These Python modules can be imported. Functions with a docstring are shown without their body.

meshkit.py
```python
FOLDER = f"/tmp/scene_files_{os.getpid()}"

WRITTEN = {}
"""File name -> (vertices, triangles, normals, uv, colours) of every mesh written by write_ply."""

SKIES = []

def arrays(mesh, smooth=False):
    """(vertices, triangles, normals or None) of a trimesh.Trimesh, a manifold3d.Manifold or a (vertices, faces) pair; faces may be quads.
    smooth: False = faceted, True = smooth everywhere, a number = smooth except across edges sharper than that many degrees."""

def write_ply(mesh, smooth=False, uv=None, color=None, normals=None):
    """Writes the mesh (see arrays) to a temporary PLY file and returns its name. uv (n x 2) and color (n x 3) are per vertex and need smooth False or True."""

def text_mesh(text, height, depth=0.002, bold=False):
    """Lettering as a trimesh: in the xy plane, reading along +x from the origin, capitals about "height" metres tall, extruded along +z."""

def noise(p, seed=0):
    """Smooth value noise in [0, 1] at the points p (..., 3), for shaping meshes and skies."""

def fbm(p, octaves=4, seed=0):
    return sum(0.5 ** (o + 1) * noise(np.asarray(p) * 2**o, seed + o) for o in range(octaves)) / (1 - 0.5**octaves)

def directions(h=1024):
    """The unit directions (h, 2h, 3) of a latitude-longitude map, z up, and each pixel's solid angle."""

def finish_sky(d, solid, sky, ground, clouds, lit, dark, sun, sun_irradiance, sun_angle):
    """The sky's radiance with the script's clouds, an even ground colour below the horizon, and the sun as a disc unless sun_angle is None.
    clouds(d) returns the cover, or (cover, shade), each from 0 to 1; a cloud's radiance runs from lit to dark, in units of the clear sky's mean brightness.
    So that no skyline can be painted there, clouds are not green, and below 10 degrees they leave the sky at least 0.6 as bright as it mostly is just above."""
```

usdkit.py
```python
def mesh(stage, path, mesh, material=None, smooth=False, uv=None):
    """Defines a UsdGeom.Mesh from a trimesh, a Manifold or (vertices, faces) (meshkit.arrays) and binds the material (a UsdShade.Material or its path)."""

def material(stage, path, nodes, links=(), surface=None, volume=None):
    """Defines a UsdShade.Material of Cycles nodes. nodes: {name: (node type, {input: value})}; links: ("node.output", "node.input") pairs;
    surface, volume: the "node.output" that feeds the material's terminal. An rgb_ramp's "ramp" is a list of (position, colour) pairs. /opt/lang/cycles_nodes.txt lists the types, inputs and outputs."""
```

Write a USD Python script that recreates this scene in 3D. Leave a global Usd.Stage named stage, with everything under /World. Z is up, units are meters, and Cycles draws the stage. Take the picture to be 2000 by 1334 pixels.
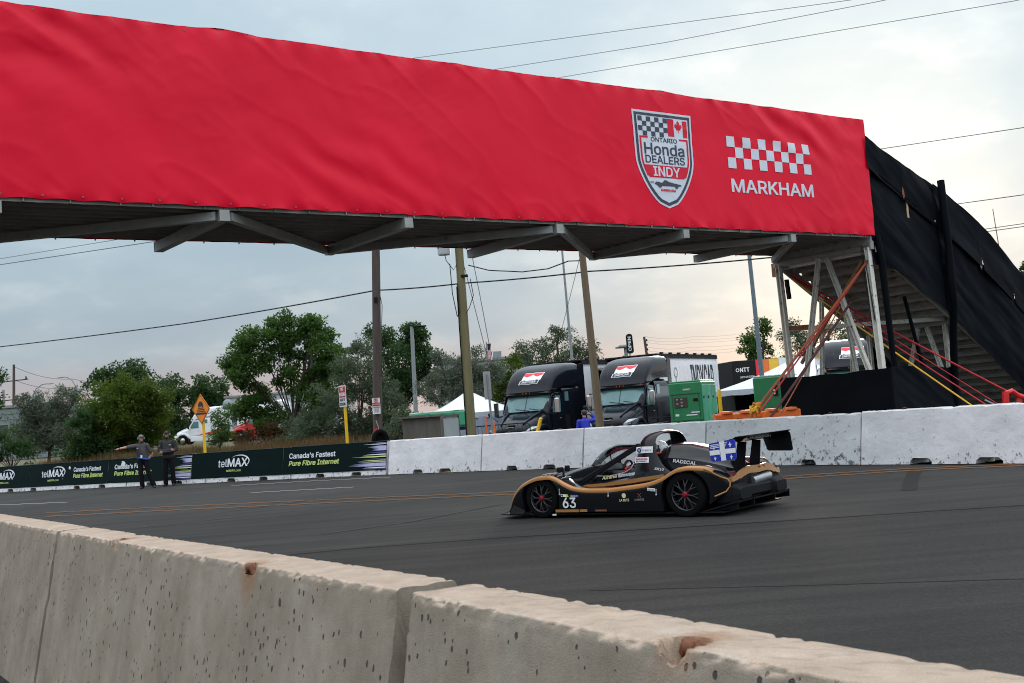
import math, random
import numpy as np
import trimesh
import manifold3d as m3
import usdkit
import meshkit
from shapely.geometry import Polygon, Point
from pxr import Usd, UsdGeom, UsdLux, UsdShade, Gf, Sdf

stage = Usd.Stage.CreateInMemory()
UsdGeom.SetStageUpAxis(stage, UsdGeom.Tokens.z)
UsdGeom.Xform.Define(stage, '/World')
UsdGeom.Scope.Define(stage, '/World/Looks')
RNG = random.Random(7)
NP = np.random.default_rng(7)

# ------------------------------------------------------------------ camera
FPX, EYE = 2250.0, 1.5
PITCH, ROLL = math.atan(141.2 / FPX), math.radians(4.5)
Fw = np.array([0, math.cos(PITCH), math.sin(PITCH)])
R0 = np.array([1.0, 0, 0]); U0 = np.array([0, -math.sin(PITCH), math.cos(PITCH)])
Rt = R0 * math.cos(ROLL) - U0 * math.sin(ROLL)
Up = R0 * math.sin(ROLL) + U0 * math.cos(ROLL)
Cp = np.array([0, 0, EYE])
cam = UsdGeom.Camera.Define(stage, '/World/camera')
cam.AddTransformOp().Set(Gf.Matrix4d(*Rt, 0, *Up, 0, *(-Fw), 0, *Cp, 1))
cam.CreateHorizontalApertureAttr(36.0)
cam.CreateVerticalApertureAttr(36.0 * 1334 / 2000)
cam.CreateFocalLengthAttr(36.0 * FPX / 2000)
cam.CreateClippingRangeAttr(Gf.Vec2f(0.1, 6000))
cam.CreateFStopAttr(13.0)
cam.CreateFocusDistanceAttr(17.0)
cam.CreateExposureAttr(0.0)

# ------------------------------------------------------------------ sky and sun (overcast evening, sun low behind cloud on the right)
SUN_AZ, SUN_EL = math.radians(16.5), math.radians(8.5)
SUN = np.array([math.sin(SUN_AZ) * math.cos(SUN_EL), math.cos(SUN_AZ) * math.cos(SUN_EL), math.sin(SUN_EL)])
sky_nodes = {
    'sky': ('sky_texture', {'sky_type': 'single_scattering', 'sun_disc': False, 'sun_elevation': SUN_EL, 'sun_rotation': SUN_AZ}),
    'geo': ('geometry', {}),
    'sep': ('separate_xyz', {}),
    'elev': ('rgb_ramp', {'ramp': [(0.0, (5.0, 4.2, 4.25)), (0.042, (4.9, 4.3, 4.45)), (0.072, (3.8, 4.55, 5.2)), (0.2, (4.45, 5.85, 6.8)), (0.34, (5.6, 6.95, 7.9)), (0.6, (10.9, 11.9, 12.9)), (1.0, (15.6, 16.7, 17.7))]}),
    'dot': ('vector_math', {'math_type': 'dot_product', 'vector2': SUN}),
    'dmax': ('math', {'math_type': 'maximum', 'value2': 0.0}),
    'pw1': ('math', {'math_type': 'power', 'value2': 9.0}),
    'pw2': ('math', {'math_type': 'power', 'value2': 75.0}),
    'g1': ('mix', {'mix_type': 'mix', 'color1': (0, 0, 0), 'color2': (1.2, 1.12, 1.02)}),
    'g2': ('mix', {'mix_type': 'mix', 'color1': (0, 0, 0), 'color2': (5.6, 4.2, 2.6)}),
    'a1': ('vector_math', {'math_type': 'add'}),
    'a2': ('vector_math', {'math_type': 'add'}),
    # cloud pattern: the direction flattened on to a plane overhead
    'zoff': ('math', {'math_type': 'add', 'value2': 0.30}),
    'cx': ('math', {'math_type': 'divide'}),
    'cy': ('math', {'math_type': 'divide'}),
    'cv': ('combine_xyz', {'z': 0.0}),
    'n1': ('noise_texture', {'scale': 3.4, 'detail': 6.0, 'roughness': 0.55}),
    'n2': ('noise_texture', {'scale': 1.5, 'detail': 3.0, 'roughness': 0.5}),
    'puff': ('rgb_ramp', {'ramp': [(0.0, (0.90, 0.92, 0.94)), (0.42, (0.955, 0.97, 0.98)), (0.54, (1.02, 1.015, 1.01)), (0.66, (1.22, 1.16, 1.11)), (1.0, (1.30, 1.22, 1.15))]}),
    'broad': ('rgb_ramp', {'ramp': [(0.3, (0.88, 0.91, 0.93)), (0.7, (1.10, 1.08, 1.06))]}),
    'm1': ('vector_math', {'math_type': 'multiply'}),
    'm2': ('vector_math', {'math_type': 'multiply'}),
    'mixs': ('mix', {'mix_type': 'mix', 'fac': 0.965}),
    'bg': ('background_shader', {'strength': 0.1}),
}
sky_links = [('geo.position', 'sep.vector'), ('sep.z', 'elev.fac'), ('geo.position', 'dot.vector1'), ('dot.value', 'dmax.value1'),
             ('dmax.value', 'pw1.value1'), ('dmax.value', 'pw2.value1'), ('pw1.value', 'g1.fac'), ('pw2.value', 'g2.fac'),
             ('g1.color', 'a1.vector1'), ('g2.color', 'a1.vector2'), ('a1.vector', 'a2.vector1'), ('elev.color', 'a2.vector2'),
             ('sep.z', 'zoff.value1'), ('sep.x', 'cx.value1'), ('zoff.value', 'cx.value2'), ('sep.y', 'cy.value1'), ('zoff.value', 'cy.value2'),
             ('cx.value', 'cv.x'), ('cy.value', 'cv.y'), ('cv.vector', 'n1.vector'), ('cv.vector', 'n2.vector'), ('n1.fac', 'puff.fac'), ('n2.fac', 'broad.fac'),
             ('a2.vector', 'm1.vector1'), ('puff.color', 'm1.vector2'), ('m1.vector', 'm2.vector1'), ('broad.color', 'm2.vector2'),
             ('sky.color', 'mixs.color1'), ('m2.vector', 'mixs.color2'), ('mixs.color', 'bg.color')]
sky_mat = usdkit.material(stage, '/World/Looks/sky_material', sky_nodes, sky_links, surface='bg.background')
dome = UsdLux.DomeLight.Define(stage, '/World/sky')
UsdShade.MaterialBindingAPI.Apply(dome.GetPrim()).Bind(sky_mat)
dome.GetPrim().SetCustomDataByKey('kind', 'structure')
sun = UsdLux.DistantLight.Define(stage, '/World/sun')
sun.CreateNormalizeAttr(True); sun.CreateIntensityAttr(0.22); sun.CreateAngleAttr(18.0); sun.CreateColorAttr(Gf.Vec3f(1.0, 0.88, 0.74))
_z = SUN; _x = np.cross([0, 0, 1.0], _z); _x /= np.linalg.norm(_x); _y = np.cross(_z, _x)
sun.AddTransformOp().Set(Gf.Matrix4d(*_x, 0, *_y, 0, *_z, 0, 0, 0, 50, 1))

# ------------------------------------------------------------------ helpers
def ray(px, py):
    return Fw + Rt * (px - 1000) / FPX - Up * (py - 667) / FPX
def ground(px, py, z=0.0):
    d = ray(px, py); return Cp + d * (z - EYE) / d[2]
def at(px, py, Y):
    d = ray(px, py); return Cp + d * Y / d[1]

_count = {}
def numbered(parent, name):
    k = (parent, name); i = _count.get(k, 0); _count[k] = i + 1
    return name if i == 0 else '%s_%03d' % (name, i)
def pathof(p):
    return '/World' if p is None else (p if isinstance(p, str) else str(p.GetPath()))
def cat(ms):
    ms = [x for x in ms if x is not None and len(x.faces)]
    return trimesh.util.concatenate(ms) if len(ms) > 1 else ms[0]
def tag(o, label=None, category=None, group=None, kind=None):
    for k, v in (('label', label), ('category', category), ('group', group), ('kind', kind)):
        if v: o.SetCustomDataByKey(k, v)
    return o
def obj(name, mesh, mat, parent=None, smooth=False, **kw):
    if isinstance(mesh, list): mesh = cat(mesh)
    pp = pathof(parent)
    m = usdkit.mesh(stage, pp + '/' + numbered(pp, name), mesh, mat, smooth=smooth)
    return tag(m.GetPrim(), **kw)
def thing(name, label, category, loc=(0, 0, 0), rotz=0.0, group=None, scale=None):
    x = UsdGeom.Xform.Define(stage, '/World/' + numbered('/World', name))
    x.AddTranslateOp().Set(Gf.Vec3d(*map(float, loc)))
    if rotz: x.AddRotateZOp().Set(float(rotz))
    if scale: x.AddScaleOp().Set(Gf.Vec3f(*scale))
    return tag(x.GetPrim(), label, category, group)
def dup(src, label, loc, rotz=0.0, group=None, category=None, scale=None):
    cd = src.GetCustomData(); base = src.GetName().rstrip('0123456789').rstrip('_')
    r = thing(base, label, category or cd['category'], loc, rotz, group or cd.get('group'), scale)
    r.GetReferences().AddInternalReference(src.GetPath()); r.SetInstanceable(True)
    return r
def struct(name, mesh, mat, **kw):
    return obj(name, mesh, mat, None, kind='structure', **kw)

# ---- shapes
def T(v, f): return trimesh.Trimesh(np.asarray(v, float), np.asarray(f, int), process=False)
def box(c, s, rz=0.0, ch=0.0):
    c = np.asarray(c, float); h = np.asarray(s, float) / 2
    if ch > 0:
        pts = []
        for sx in (-1, 1):
            for sy in (-1, 1):
                for sz in (-1, 1):
                    for k in range(3):
                        q = h - ch; q[k] = h[k]; pts.append(q * (sx, sy, sz))
        m = trimesh.convex.convex_hull(np.array(pts))
    else:
        m = trimesh.creation.box(extents=2 * h)
    if rz: m.apply_transform(trimesh.transformations.rotation_matrix(rz, [0, 0, 1]))
    m.apply_translation(c); return m
def frame(p0, p1, up=(0, 0, 1)):
    p0 = np.asarray(p0, float); d = np.asarray(p1, float) - p0; L = np.linalg.norm(d); d = d / L
    u = np.cross(d, up)
    if np.linalg.norm(u) < 1e-6: u = np.cross(d, (1, 0, 0))
    u /= np.linalg.norm(u); v = np.cross(u, d)
    return d, u, v, L
def beam(p0, p1, w, h=None, up=(0, 0, 1), ch=0.0):
    """A bar from p0 to p1, w wide (level) and h high."""
    h = w if h is None else h
    d, u, v, L = frame(p0, p1, up)
    m = box((0, 0, 0), (L, w, h), ch=ch)
    M = np.eye(4); M[:3, 0] = d; M[:3, 1] = -u; M[:3, 2] = v; M[:3, 3] = (np.asarray(p0, float) + np.asarray(p1, float)) / 2
    m.apply_transform(M); return m
def hsec(p0, p1, w, h, t=0.012, up=(0, 0, 1)):
    """A rolled channel: two flanges and a web."""
    d, u, v, L = frame(p0, p1, up); p0 = np.asarray(p0, float); p1 = np.asarray(p1, float)
    return cat([beam(p0 + u * (w - t) / 2, p1 + u * (w - t) / 2, t, h, up), beam(p0 - u * (w - t) / 2, p1 - u * (w - t) / 2, t, h, up), beam(p0 + v * 0.003, p1 + v * 0.003, w - 2 * t - 0.004, t, up)])
def tube(path, r, n=8, caps=True):
    P = np.asarray(path, float); k = len(P); r = np.full(k, r, float) if np.ndim(r) == 0 else np.asarray(r, float)
    t = np.gradient(P, axis=0); t /= np.linalg.norm(t, axis=1, keepdims=True) + 1e-12
    u = np.cross(t[0], (0, 0, 1.0))
    if np.linalg.norm(u) < 1e-3: u = np.cross(t[0], (1.0, 0, 0))
    u /= np.linalg.norm(u); V = []
    a = np.arange(n) * 2 * math.pi / n
    for i in range(k):
        u = u - t[i] * (u @ t[i]); u /= np.linalg.norm(u); v = np.cross(t[i], u)
        V.append(P[i] + r[i] * (np.cos(a)[:, None] * u + np.sin(a)[:, None] * v))
    V = np.vstack(V); Fc = []
    for i in range(k - 1):
        for j in range(n):
            b, c = i * n + j, i * n + (j + 1) % n
            Fc += [(b, c, c + n), (b, c + n, b + n)]
    if caps:
        V = np.vstack([V, P[0], P[-1]]); q = k * n
        for j in range(n):
            Fc += [(q, (j + 1) % n, j), (q + 1, (k - 1) * n + j, (k - 1) * n + (j + 1) % n)]
    return T(V, Fc)
def lathe(prof, n=24, c=(0, 0, 0), axis='z'):
    """prof: (radius, height) pairs turned about z (or y)."""
    prof = np.asarray(prof, float); a = np.arange(n) * 2 * math.pi / n
    V = np.array([[p[0] * math.cos(x), p[0] * math.sin(x), p[1]] for p in prof for x in a]); Fc = []
    for i in range(len(prof) - 1):
        for j in range(n):
            b, d = i * n + j, i * n + (j + 1) % n
            Fc += [(b, d, d + n), (b, d + n, b + n)]
    if axis == 'y': V = V[:, [0, 2, 1]] * (1, 1, -1)
    if axis == 'x': V = V[:, [2, 1, 0]] * (1, 1, -1)
    return T(V + np.asarray(c, float), Fc)
def prism(pts, d, o=(0, 0, 0), ux=(1, 0, 0), uy=(0, 0, 1), holes=None):
    """A polygon drawn in the plane (ux, uy) at o and pushed d along ux x uy."""
    P = Polygon(pts, holes or []).buffer(0)
    geoms = getattr(P, 'geoms', [P]); out = []
    for g in geoms:
        m = trimesh.creation.extrude_polygon(g, abs(d), engine='earcut')
        if d < 0: m.apply_translation((0, 0, d))
        out.append(m)
    m = cat(out)
    ux = np.asarray(ux, float); uy = np.asarray(uy, float)
    M = np.eye(4); M[:3, 0] = ux; M[:3, 1] = uy; M[:3, 2] = np.cross(ux, uy); M[:3, 3] = o
    m.apply_transform(M); return m
def text(s, h, o=(0, 0, 0), ux=(1, 0, 0), uy=(0, 0, 1), bold=True, width=None, shear=0.0, d=0.003, center=False):
    """Lettering h high in the plane (ux, uy), stretched to a width when one is given."""
    m = meshkit.text_mesh(s, h, d, bold)
    v = m.vertices; v[:, 0] -= v[:, 0].min()
    if width: v[:, 0] *= width / v[:, 0].max()
    v[:, 0] += shear * v[:, 1]
    if center: v[:, 0] -= (v[:, 0].max() + v[:, 0].min()) / 2
    m.vertices = v
    ux = np.asarray(ux, float); uy = np.asarray(uy, float)
    M = np.eye(4); M[:3, 0] = ux; M[:3, 1] = uy; M[:3, 2] = np.cross(ux, uy); M[:3, 3] = o
    m.apply_transform(M); return m
def grid(nu, nv, fn):
    """fn(u, v) -> points for arrays u, v in 0..1."""
    u, v = np.meshgrid(np.linspace(0, 1, nu), np.linspace(0, 1, nv), indexing='ij')
    P = np.asarray(fn(u.ravel(), v.ravel()))
    i, j = np.meshgrid(np.arange(nu - 1), np.arange(nv - 1), indexing='ij'); a = (i * nv + j).ravel()
    return T(P, np.vstack([np.c_[a, a + nv, a + nv + 1], np.c_[a, a + nv + 1, a + 1]]))
def hull(pts): return trimesh.convex.convex_hull(np.asarray(pts, float))
def ell(c, r, sub=2):
    m = trimesh.creation.icosphere(subdivisions=sub); m.apply_scale(r); m.apply_translation(c); return m
def loft(secs, cap=True):
    """secs: list of (n x 3) closed loops with equal counts."""
    n = len(secs[0]); V = np.vstack(secs); Fc = []
    for i in range(len(secs) - 1):
        for j in range(n):
            b, c = i * n + j, i * n + (j + 1) % n
            Fc += [(b, c, c + n), (b, c + n, b + n)]
    if cap:
        V = np.vstack([V, np.mean(secs[0], 0), np.mean(secs[-1], 0)]); q = len(V) - 2
        for j in range(n):
            Fc += [(q, (j + 1) % n, j), (q + 1, (len(secs) - 1) * n + j, (len(secs) - 1) * n + (j + 1) % n)]
    m = T(V, Fc); m.fix_normals(); return m
def sub_long(m, L):
    v, f = trimesh.remesh.subdivide_to_size(m.vertices, m.faces, L, max_iter=12); return T(v, f)
def xf(m, M):
    m = m.copy(); m.apply_transform(M); return m
def place(o, ux, uy=None, uz=(0, 0, 1)):
    ux = np.asarray(ux, float); ux = ux / np.linalg.norm(ux); uz = np.asarray(uz, float)
    uy = np.cross(uz, ux) if uy is None else np.asarray(uy, float)
    M = np.eye(4); M[:3, 0] = ux; M[:3, 1] = uy; M[:3, 2] = uz; M[:3, 3] = o; return M

# ---- materials
_mats = {}
def mat(name, color, rough=0.6, metal=0.0, var=0.12, scale=6.0, bump=0.0, bscale=60.0, spec=0.5, coat=0.0, second=None, sthresh=(0.5, 0.62), sscale=3.0, stretch=(1, 1, 1), rvar=0.0, island=0.0):
    """Painted, metal or cloth surface: tone varies by noise; second = a colour showing in patches (wear, rust, dirt)."""
    if name in _mats: return _mats[name]
    c = np.asarray(color, float)
    N = {'geo': ('geometry', {}), 'map': ('mapping', {'scale': stretch}), 'n': ('noise_texture', {'scale': scale, 'detail': 5.0, 'roughness': 0.6}),
         'r': ('rgb_ramp', {'ramp': [(0.25, c * (1 - var)), (0.75, np.minimum(c * (1 + var), 1))]}),
         'p': ('principled_bsdf', {'roughness': rough, 'metallic': metal, 'specular_ior_level': spec, 'coat_weight': coat})}
    L = [('geo.position', 'map.vector'), ('map.vector', 'n.vector'), ('n.fac', 'r.fac')]
    out = 'r.color'
    if island:
        N['isl'] = ('map_range', {'from_min': 0.0, 'from_max': 1.0, 'to_min': 1 - island, 'to_max': 1 + island})
        N['im'] = ('vector_math', {'math_type': 'scale'})
        L += [('geo.random_per_island', 'isl.value'), (out, 'im.vector1'), ('isl.result', 'im.scale')]; out = 'im.vector'
    if second is not None:
        N['n2'] = ('noise_texture', {'scale': sscale, 'detail': 8.0, 'roughness': 0.65})
        N['s'] = ('rgb_ramp', {'ramp': [(sthresh[0], (0, 0, 0)), (sthresh[1], (1, 1, 1))]})
        N['mx'] = ('mix', {'mix_type': 'mix', 'color2': second})
        L += [('map.vector', 'n2.vector'), ('n2.fac', 's.fac'), ('s.color', 'mx.fac'), (out, 'mx.color1')]; out = 'mx.color'
    L.append((out, 'p.base_color'))
    if rvar:
        N['rr'] = ('map_range', {'from_min': 0.3, 'from_max': 0.7, 'to_min': max(rough - rvar, 0.02), 'to_max': min(rough + rvar, 1)})
        L += [('n.fac', 'rr.value'), ('rr.result', 'p.roughness')]
    if bump:
        N['bn'] = ('noise_texture', {'scale': bscale, 'detail': 4.0, 'roughness': 0.6})
        N['b'] = ('bump', {'strength': 1.0, 'distance': bump})
        L += [('geo.position', 'bn.vector'), ('bn.fac', 'b.height'), ('b.normal', 'p.normal')]
    _mats[name] = usdkit.material(stage, '/World/Looks/' + name, N, L, surface='p.BSDF')
    return _mats[name]
def leafmat(name, color, var=0.35, trans=0.35):
    if name in _mats: return _mats[name]
    c = np.asarray(color, float)
    N = {'geo': ('geometry', {}), 'n': ('noise_texture', {'scale': 0.9, 'detail': 3.0}),
         'mx': ('math', {'math_type': 'multiply_add', 'value2': 0.55}), 'h': ('math', {'math_type': 'multiply', 'value2': 0.45}),
         'r': ('rgb_ramp', {'ramp': [(0.1, c * (1 - var) * (0.9, 1, 1)), (0.5, c), (0.9, c * (1 + var) * (1.15, 1.05, 0.9))]}),
         'd': ('principled_bsdf', {'roughness': 0.55, 'specular_ior_level': 0.3}), 't': ('translucent_bsdf', {}), 'mc': ('mix_closure', {'fac': trans})}
    L = [('geo.position', 'n.vector'), ('n.fac', 'h.value1'), ('geo.random_per_island', 'mx.value1'), ('h.value', 'mx.value3'), ('mx.value', 'r.fac'), ('r.color', 'd.base_color'), ('r.color', 't.color'), ('d.BSDF', 'mc.closure1'), ('t.BSDF', 'mc.closure2')]
    _mats[name] = usdkit.material(stage, '/World/Looks/' + name, N, L, surface='mc.closure')
    return _mats[name]
def glassmat(name, tint, ior=1.5, refl_rough=0.03):
    if name in _mats: return _mats[name]
    N = {'f': ('fresnel', {'IOR': ior}), 't': ('transparent_bsdf', {'color': tint}), 'g': ('glossy_bsdf', {'color': (1, 1, 1), 'roughness': refl_rough}), 'mc': ('mix_closure', {})}
    _mats[name] = usdkit.material(stage, '/World/Looks/' + name, N, [('f.fac', 'mc.fac'), ('t.BSDF', 'mc.closure1'), ('g.BSDF', 'mc.closure2')], surface='mc.closure')
    return _mats[name]

def fbm(x, y, z=0.0, o=4, seed=0):
    x = np.asarray(x, float)
    return meshkit.fbm(np.stack([x, np.broadcast_to(y, x.shape), np.broadcast_to(z, x.shape)], -1), o, seed)
def sstep(a, b, x):
    t = np.clip((np.asarray(x, float) - a) / (b - a), 0, 1); return t * t * (3 - 2 * t)

# ------------------------------------------------------------------ plan of the place: line of the far barriers (foot of their road side)
WALLJ = np.array([(-3.97, 34.2), (-1.13, 31.75), (1.53, 29.25), (4.08, 25.9), (6.47, 22.2), (8.75, 18.75), (11.1, 15.1)])
ADJ = np.array([(-24.6, 48.2), (-21.0, 45.75), (-17.5, 43.4), (-14.05, 41.05), (-10.62, 38.75), (-7.3, 36.5), (-4.02, 34.25)])
def proj(q):
    d = np.asarray(q, float) - Cp; z = d @ Fw
    return 1000 + FPX * (d @ Rt) / z, 667 - FPX * (d @ Up) / z
class Path:
    def __init__(s, P):
        s.P = np.asarray(P, float); s.d = np.diff(s.P, axis=0); s.l = np.linalg.norm(s.d, axis=1); s.c = np.r_[0, np.cumsum(s.l)]
    def pt(s, u):
        u = np.asarray(u, float); i = np.clip(np.searchsorted(s.c, u, 'right') - 1, 0, len(s.l) - 1)
        e = s.d[i] / s.l[i][..., None]; p = s.P[i] + e * (u - s.c[i])[..., None]
        return p, e, np.stack([e[..., 1], -e[..., 0]], -1)       # point, direction, normal towards the road
    def at_px(s, px, z=0.5):
        u = np.linspace(0, s.c[-1], 4000); p, _, _ = s.pt(u)
        x = np.array(proj(np.c_[p, np.full(len(u), z)]))[0]
        return float(np.interp(px, x, u))
AD, WL = Path(ADJ), Path(WALLJ)
import shapely
road_poly = Polygon([tuple(p) for p in ADJ] + [tuple(p) for p in WALLJ] + [(26, -6), (26, -30), (-70, -30), (-70, 78)]).buffer(0.12)
front_line = shapely.LineString([(-70, 78)] + [tuple(p) for p in ADJ] + [tuple(p) for p in WALLJ] + [(26, -6)])
def height(x, y):
    x = np.asarray(x, float); y = np.asarray(y, float); s = x.shape
    inside = shapely.contains_xy(road_poly, x.ravel(), y.ravel()).reshape(s)
    d = shapely.distance(front_line, shapely.points(x.ravel(), y.ravel())).reshape(s)
    along = x * 0.62 - (y - 34.0) * 0.0
    left = 1 - sstep(-4.0, 1.0, x + 0.10 * (y - 34))
    back = sstep(-6, 2, y)
    hl = 0.86 * sstep(0.2, 6.5, d) + 0.08 * sstep(20, 90, d)
    hr = -0.3 * sstep(0.6, 8.0, d)
    return np.where(inside, 0.0, (hl * left + hr * (1 - left)) * back)

# ---- ground materials
def asphalt(name, base, speck=0.35, tint=(1, 1, 1.02)):
    c = np.asarray(base) * np.asarray(tint)
    N = {'geo': ('geometry', {}), 'n1': ('noise_texture', {'scale': 85.0, 'detail': 3.0, 'roughness': 0.7}), 'n2': ('noise_texture', {'scale': 0.35, 'detail': 6.0, 'roughness': 0.6}),
         'mp': ('mapping', {'rotation': (0, 0, math.radians(-52)), 'scale': (0.12, 2.2, 1)}), 'n3': ('noise_texture', {'scale': 1.6, 'detail': 4.0}),
         'v': ('voronoi_texture', {'scale': 55.0}), 'vr': ('rgb_ramp', {'ramp': [(0.0, (2.1, 2.05, 2.0)), (0.22, (1, 1, 1)), (1.0, (0.93, 0.93, 0.93))]}),
         'r1': ('rgb_ramp', {'ramp': [(0.25, c * (1 - speck)), (0.5, c), (0.78, c * (1 + speck))]}),
         'r2': ('rgb_ramp', {'ramp': [(0.3, (0.74, 0.74, 0.75)), (0.7, (1.24, 1.23, 1.20))]}), 'r3': ('rgb_ramp', {'ramp': [(0.35, (0.76, 0.76, 0.76)), (0.65, (1.18, 1.18, 1.18))]}),
         'a': ('vector_math', {'math_type': 'multiply'}), 'b': ('vector_math', {'math_type': 'multiply'}), 'd': ('vector_math', {'math_type': 'multiply'}),
         'bp': ('bump', {'strength': 0.8, 'distance': 0.006}), 'n4': ('noise_texture', {'scale': 22.0, 'detail': 5.0, 'roughness': 0.75}), 'r4': ('rgb_ramp', {'ramp': [(0.3, (0.72, 0.72, 0.72)), (0.5, (0.98, 0.98, 0.98)), (0.72, (1.4, 1.39, 1.36))]}), 'e': ('vector_math', {'math_type': 'multiply'}), 'p': ('principled_bsdf', {'roughness': 0.85, 'specular_ior_level': 0.16})}
    L = [('geo.position', 'n4.vector'), ('n4.fac', 'r4.fac'), ('d.vector', 'e.vector1'), ('r4.color', 'e.vector2'), ('geo.position', 'n1.vector'), ('geo.position', 'n2.vector'), ('geo.position', 'mp.vector'), ('mp.vector', 'n3.vector'), ('geo.position', 'v.vector'), ('v.distance', 'vr.fac'), ('n1.fac', 'r1.fac'), ('n2.fac', 'r2.fac'), ('n3.fac', 'r3.fac'),
         ('r1.color', 'a.vector1'), ('r2.color', 'a.vector2'), ('a.vector', 'b.vector1'), ('r3.color', 'b.vector2'), ('b.vector', 'd.vector1'), ('vr.color', 'd.vector2'), ('e.vector', 'p.base_color'), ('n1.fac', 'bp.height'), ('bp.normal', 'p.normal')]
    return usdkit.material(stage, '/World/Looks/' + name, N, L, surface='p.BSDF')
A_ROAD = asphalt('old_asphalt', (0.036, 0.0340, 0.0315))
A_NEW = asphalt('near_asphalt', (0.0265, 0.0250, 0.0231), 0.65)
A_PAD = asphalt('paddock_asphalt', (0.04, 0.04, 0.04))
def paint(name, color, cover=0.5, soft=0.08, under=(0.036, 0.0340, 0.0315)):
    N = {'geo': ('geometry', {}), 'mp': ('mapping', {'rotation': (0, 0, math.radians(-52)), 'scale': (2.5, 14, 1)}), 'n': ('noise_texture', {'scale': 2.0, 'detail': 8.0, 'roughness': 0.75}),
         'r': ('rgb_ramp', {'ramp': [(cover - soft, (0, 0, 0)), (cover + soft, (1, 1, 1))]}), 'm': ('mix', {'mix_type': 'mix', 'color1': under, 'color2': color}), 'p': ('principled_bsdf', {'roughness': 0.85, 'specular_ior_level': 0.16})}
    return usdkit.material(stage, '/World/Looks/' + name, N, [('geo.position', 'mp.vector'), ('mp.vector', 'n.vector'), ('n.fac', 'r.fac'), ('r.color', 'm.fac'), ('m.color', 'p.base_color')], surface='p.BSDF')
P_WHITE = paint('white_road_paint', (0.40, 0.40, 0.39), 0.36)
P_FAINT = paint('faint_white_paint', (0.16, 0.16, 0.155), 0.56, 0.12)
P_ORANGE = paint('worn_orange_paint', (0.34, 0.145, 0.05), 0.46, 0.08)
P_SEAM = paint('tar_seam', (0.018, 0.018, 0.018), 0.4, 0.1)
P_SKID = paint('tyre_rubber_mark', (0.011, 0.0105, 0.010), 0.45, 0.2, (0.024, 0.0225, 0.021))
GRASS_SOIL = mat('dry_verge', (0.13, 0.10, 0.052), 0.9, var=0.45, scale=1.4, bump=0.05, bscale=12, second=(0.075, 0.085, 0.03), sthresh=(0.45, 0.6), sscale=0.35)

# ---- terrain out to the horizon
def axis_pts(lo, hi, fine_lo, fine_hi, step, grow=1.22):
    a = list(np.arange(fine_lo, fine_hi + step / 2, step)); s = step
    while a[-1] < hi: s *= grow; a.append(a[-1] + s)
    s = step
    while a[0] > lo: s *= grow; a.insert(0, a[0] - s)
    return np.array(a)
gx = axis_pts(-2200, 2200, -46, 24, 1.1); gy = axis_pts(-1500, 2600, 2, 84, 1.1)
GX, GY = np.meshgrid(gx, gy, indexing='ij')
GZ = height(GX, GY) - 0.06 + np.where(height(GX, GY) > 0.02, (fbm(GX * 0.8, GY * 0.8) - 0.5) * 0.16, 0)
nu, nv = GX.shape; i, j = np.meshgrid(np.arange(nu - 1), np.arange(nv - 1), indexing='ij'); a = (i * nv + j).ravel()
struct('ground', T(np.stack([GX, GY, GZ], -1).reshape(-1, 3), np.vstack([np.c_[a, a + nv, a + nv + 1], np.c_[a, a + nv + 1, a + 1]])), GRASS_SOIL, smooth=True)
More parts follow.
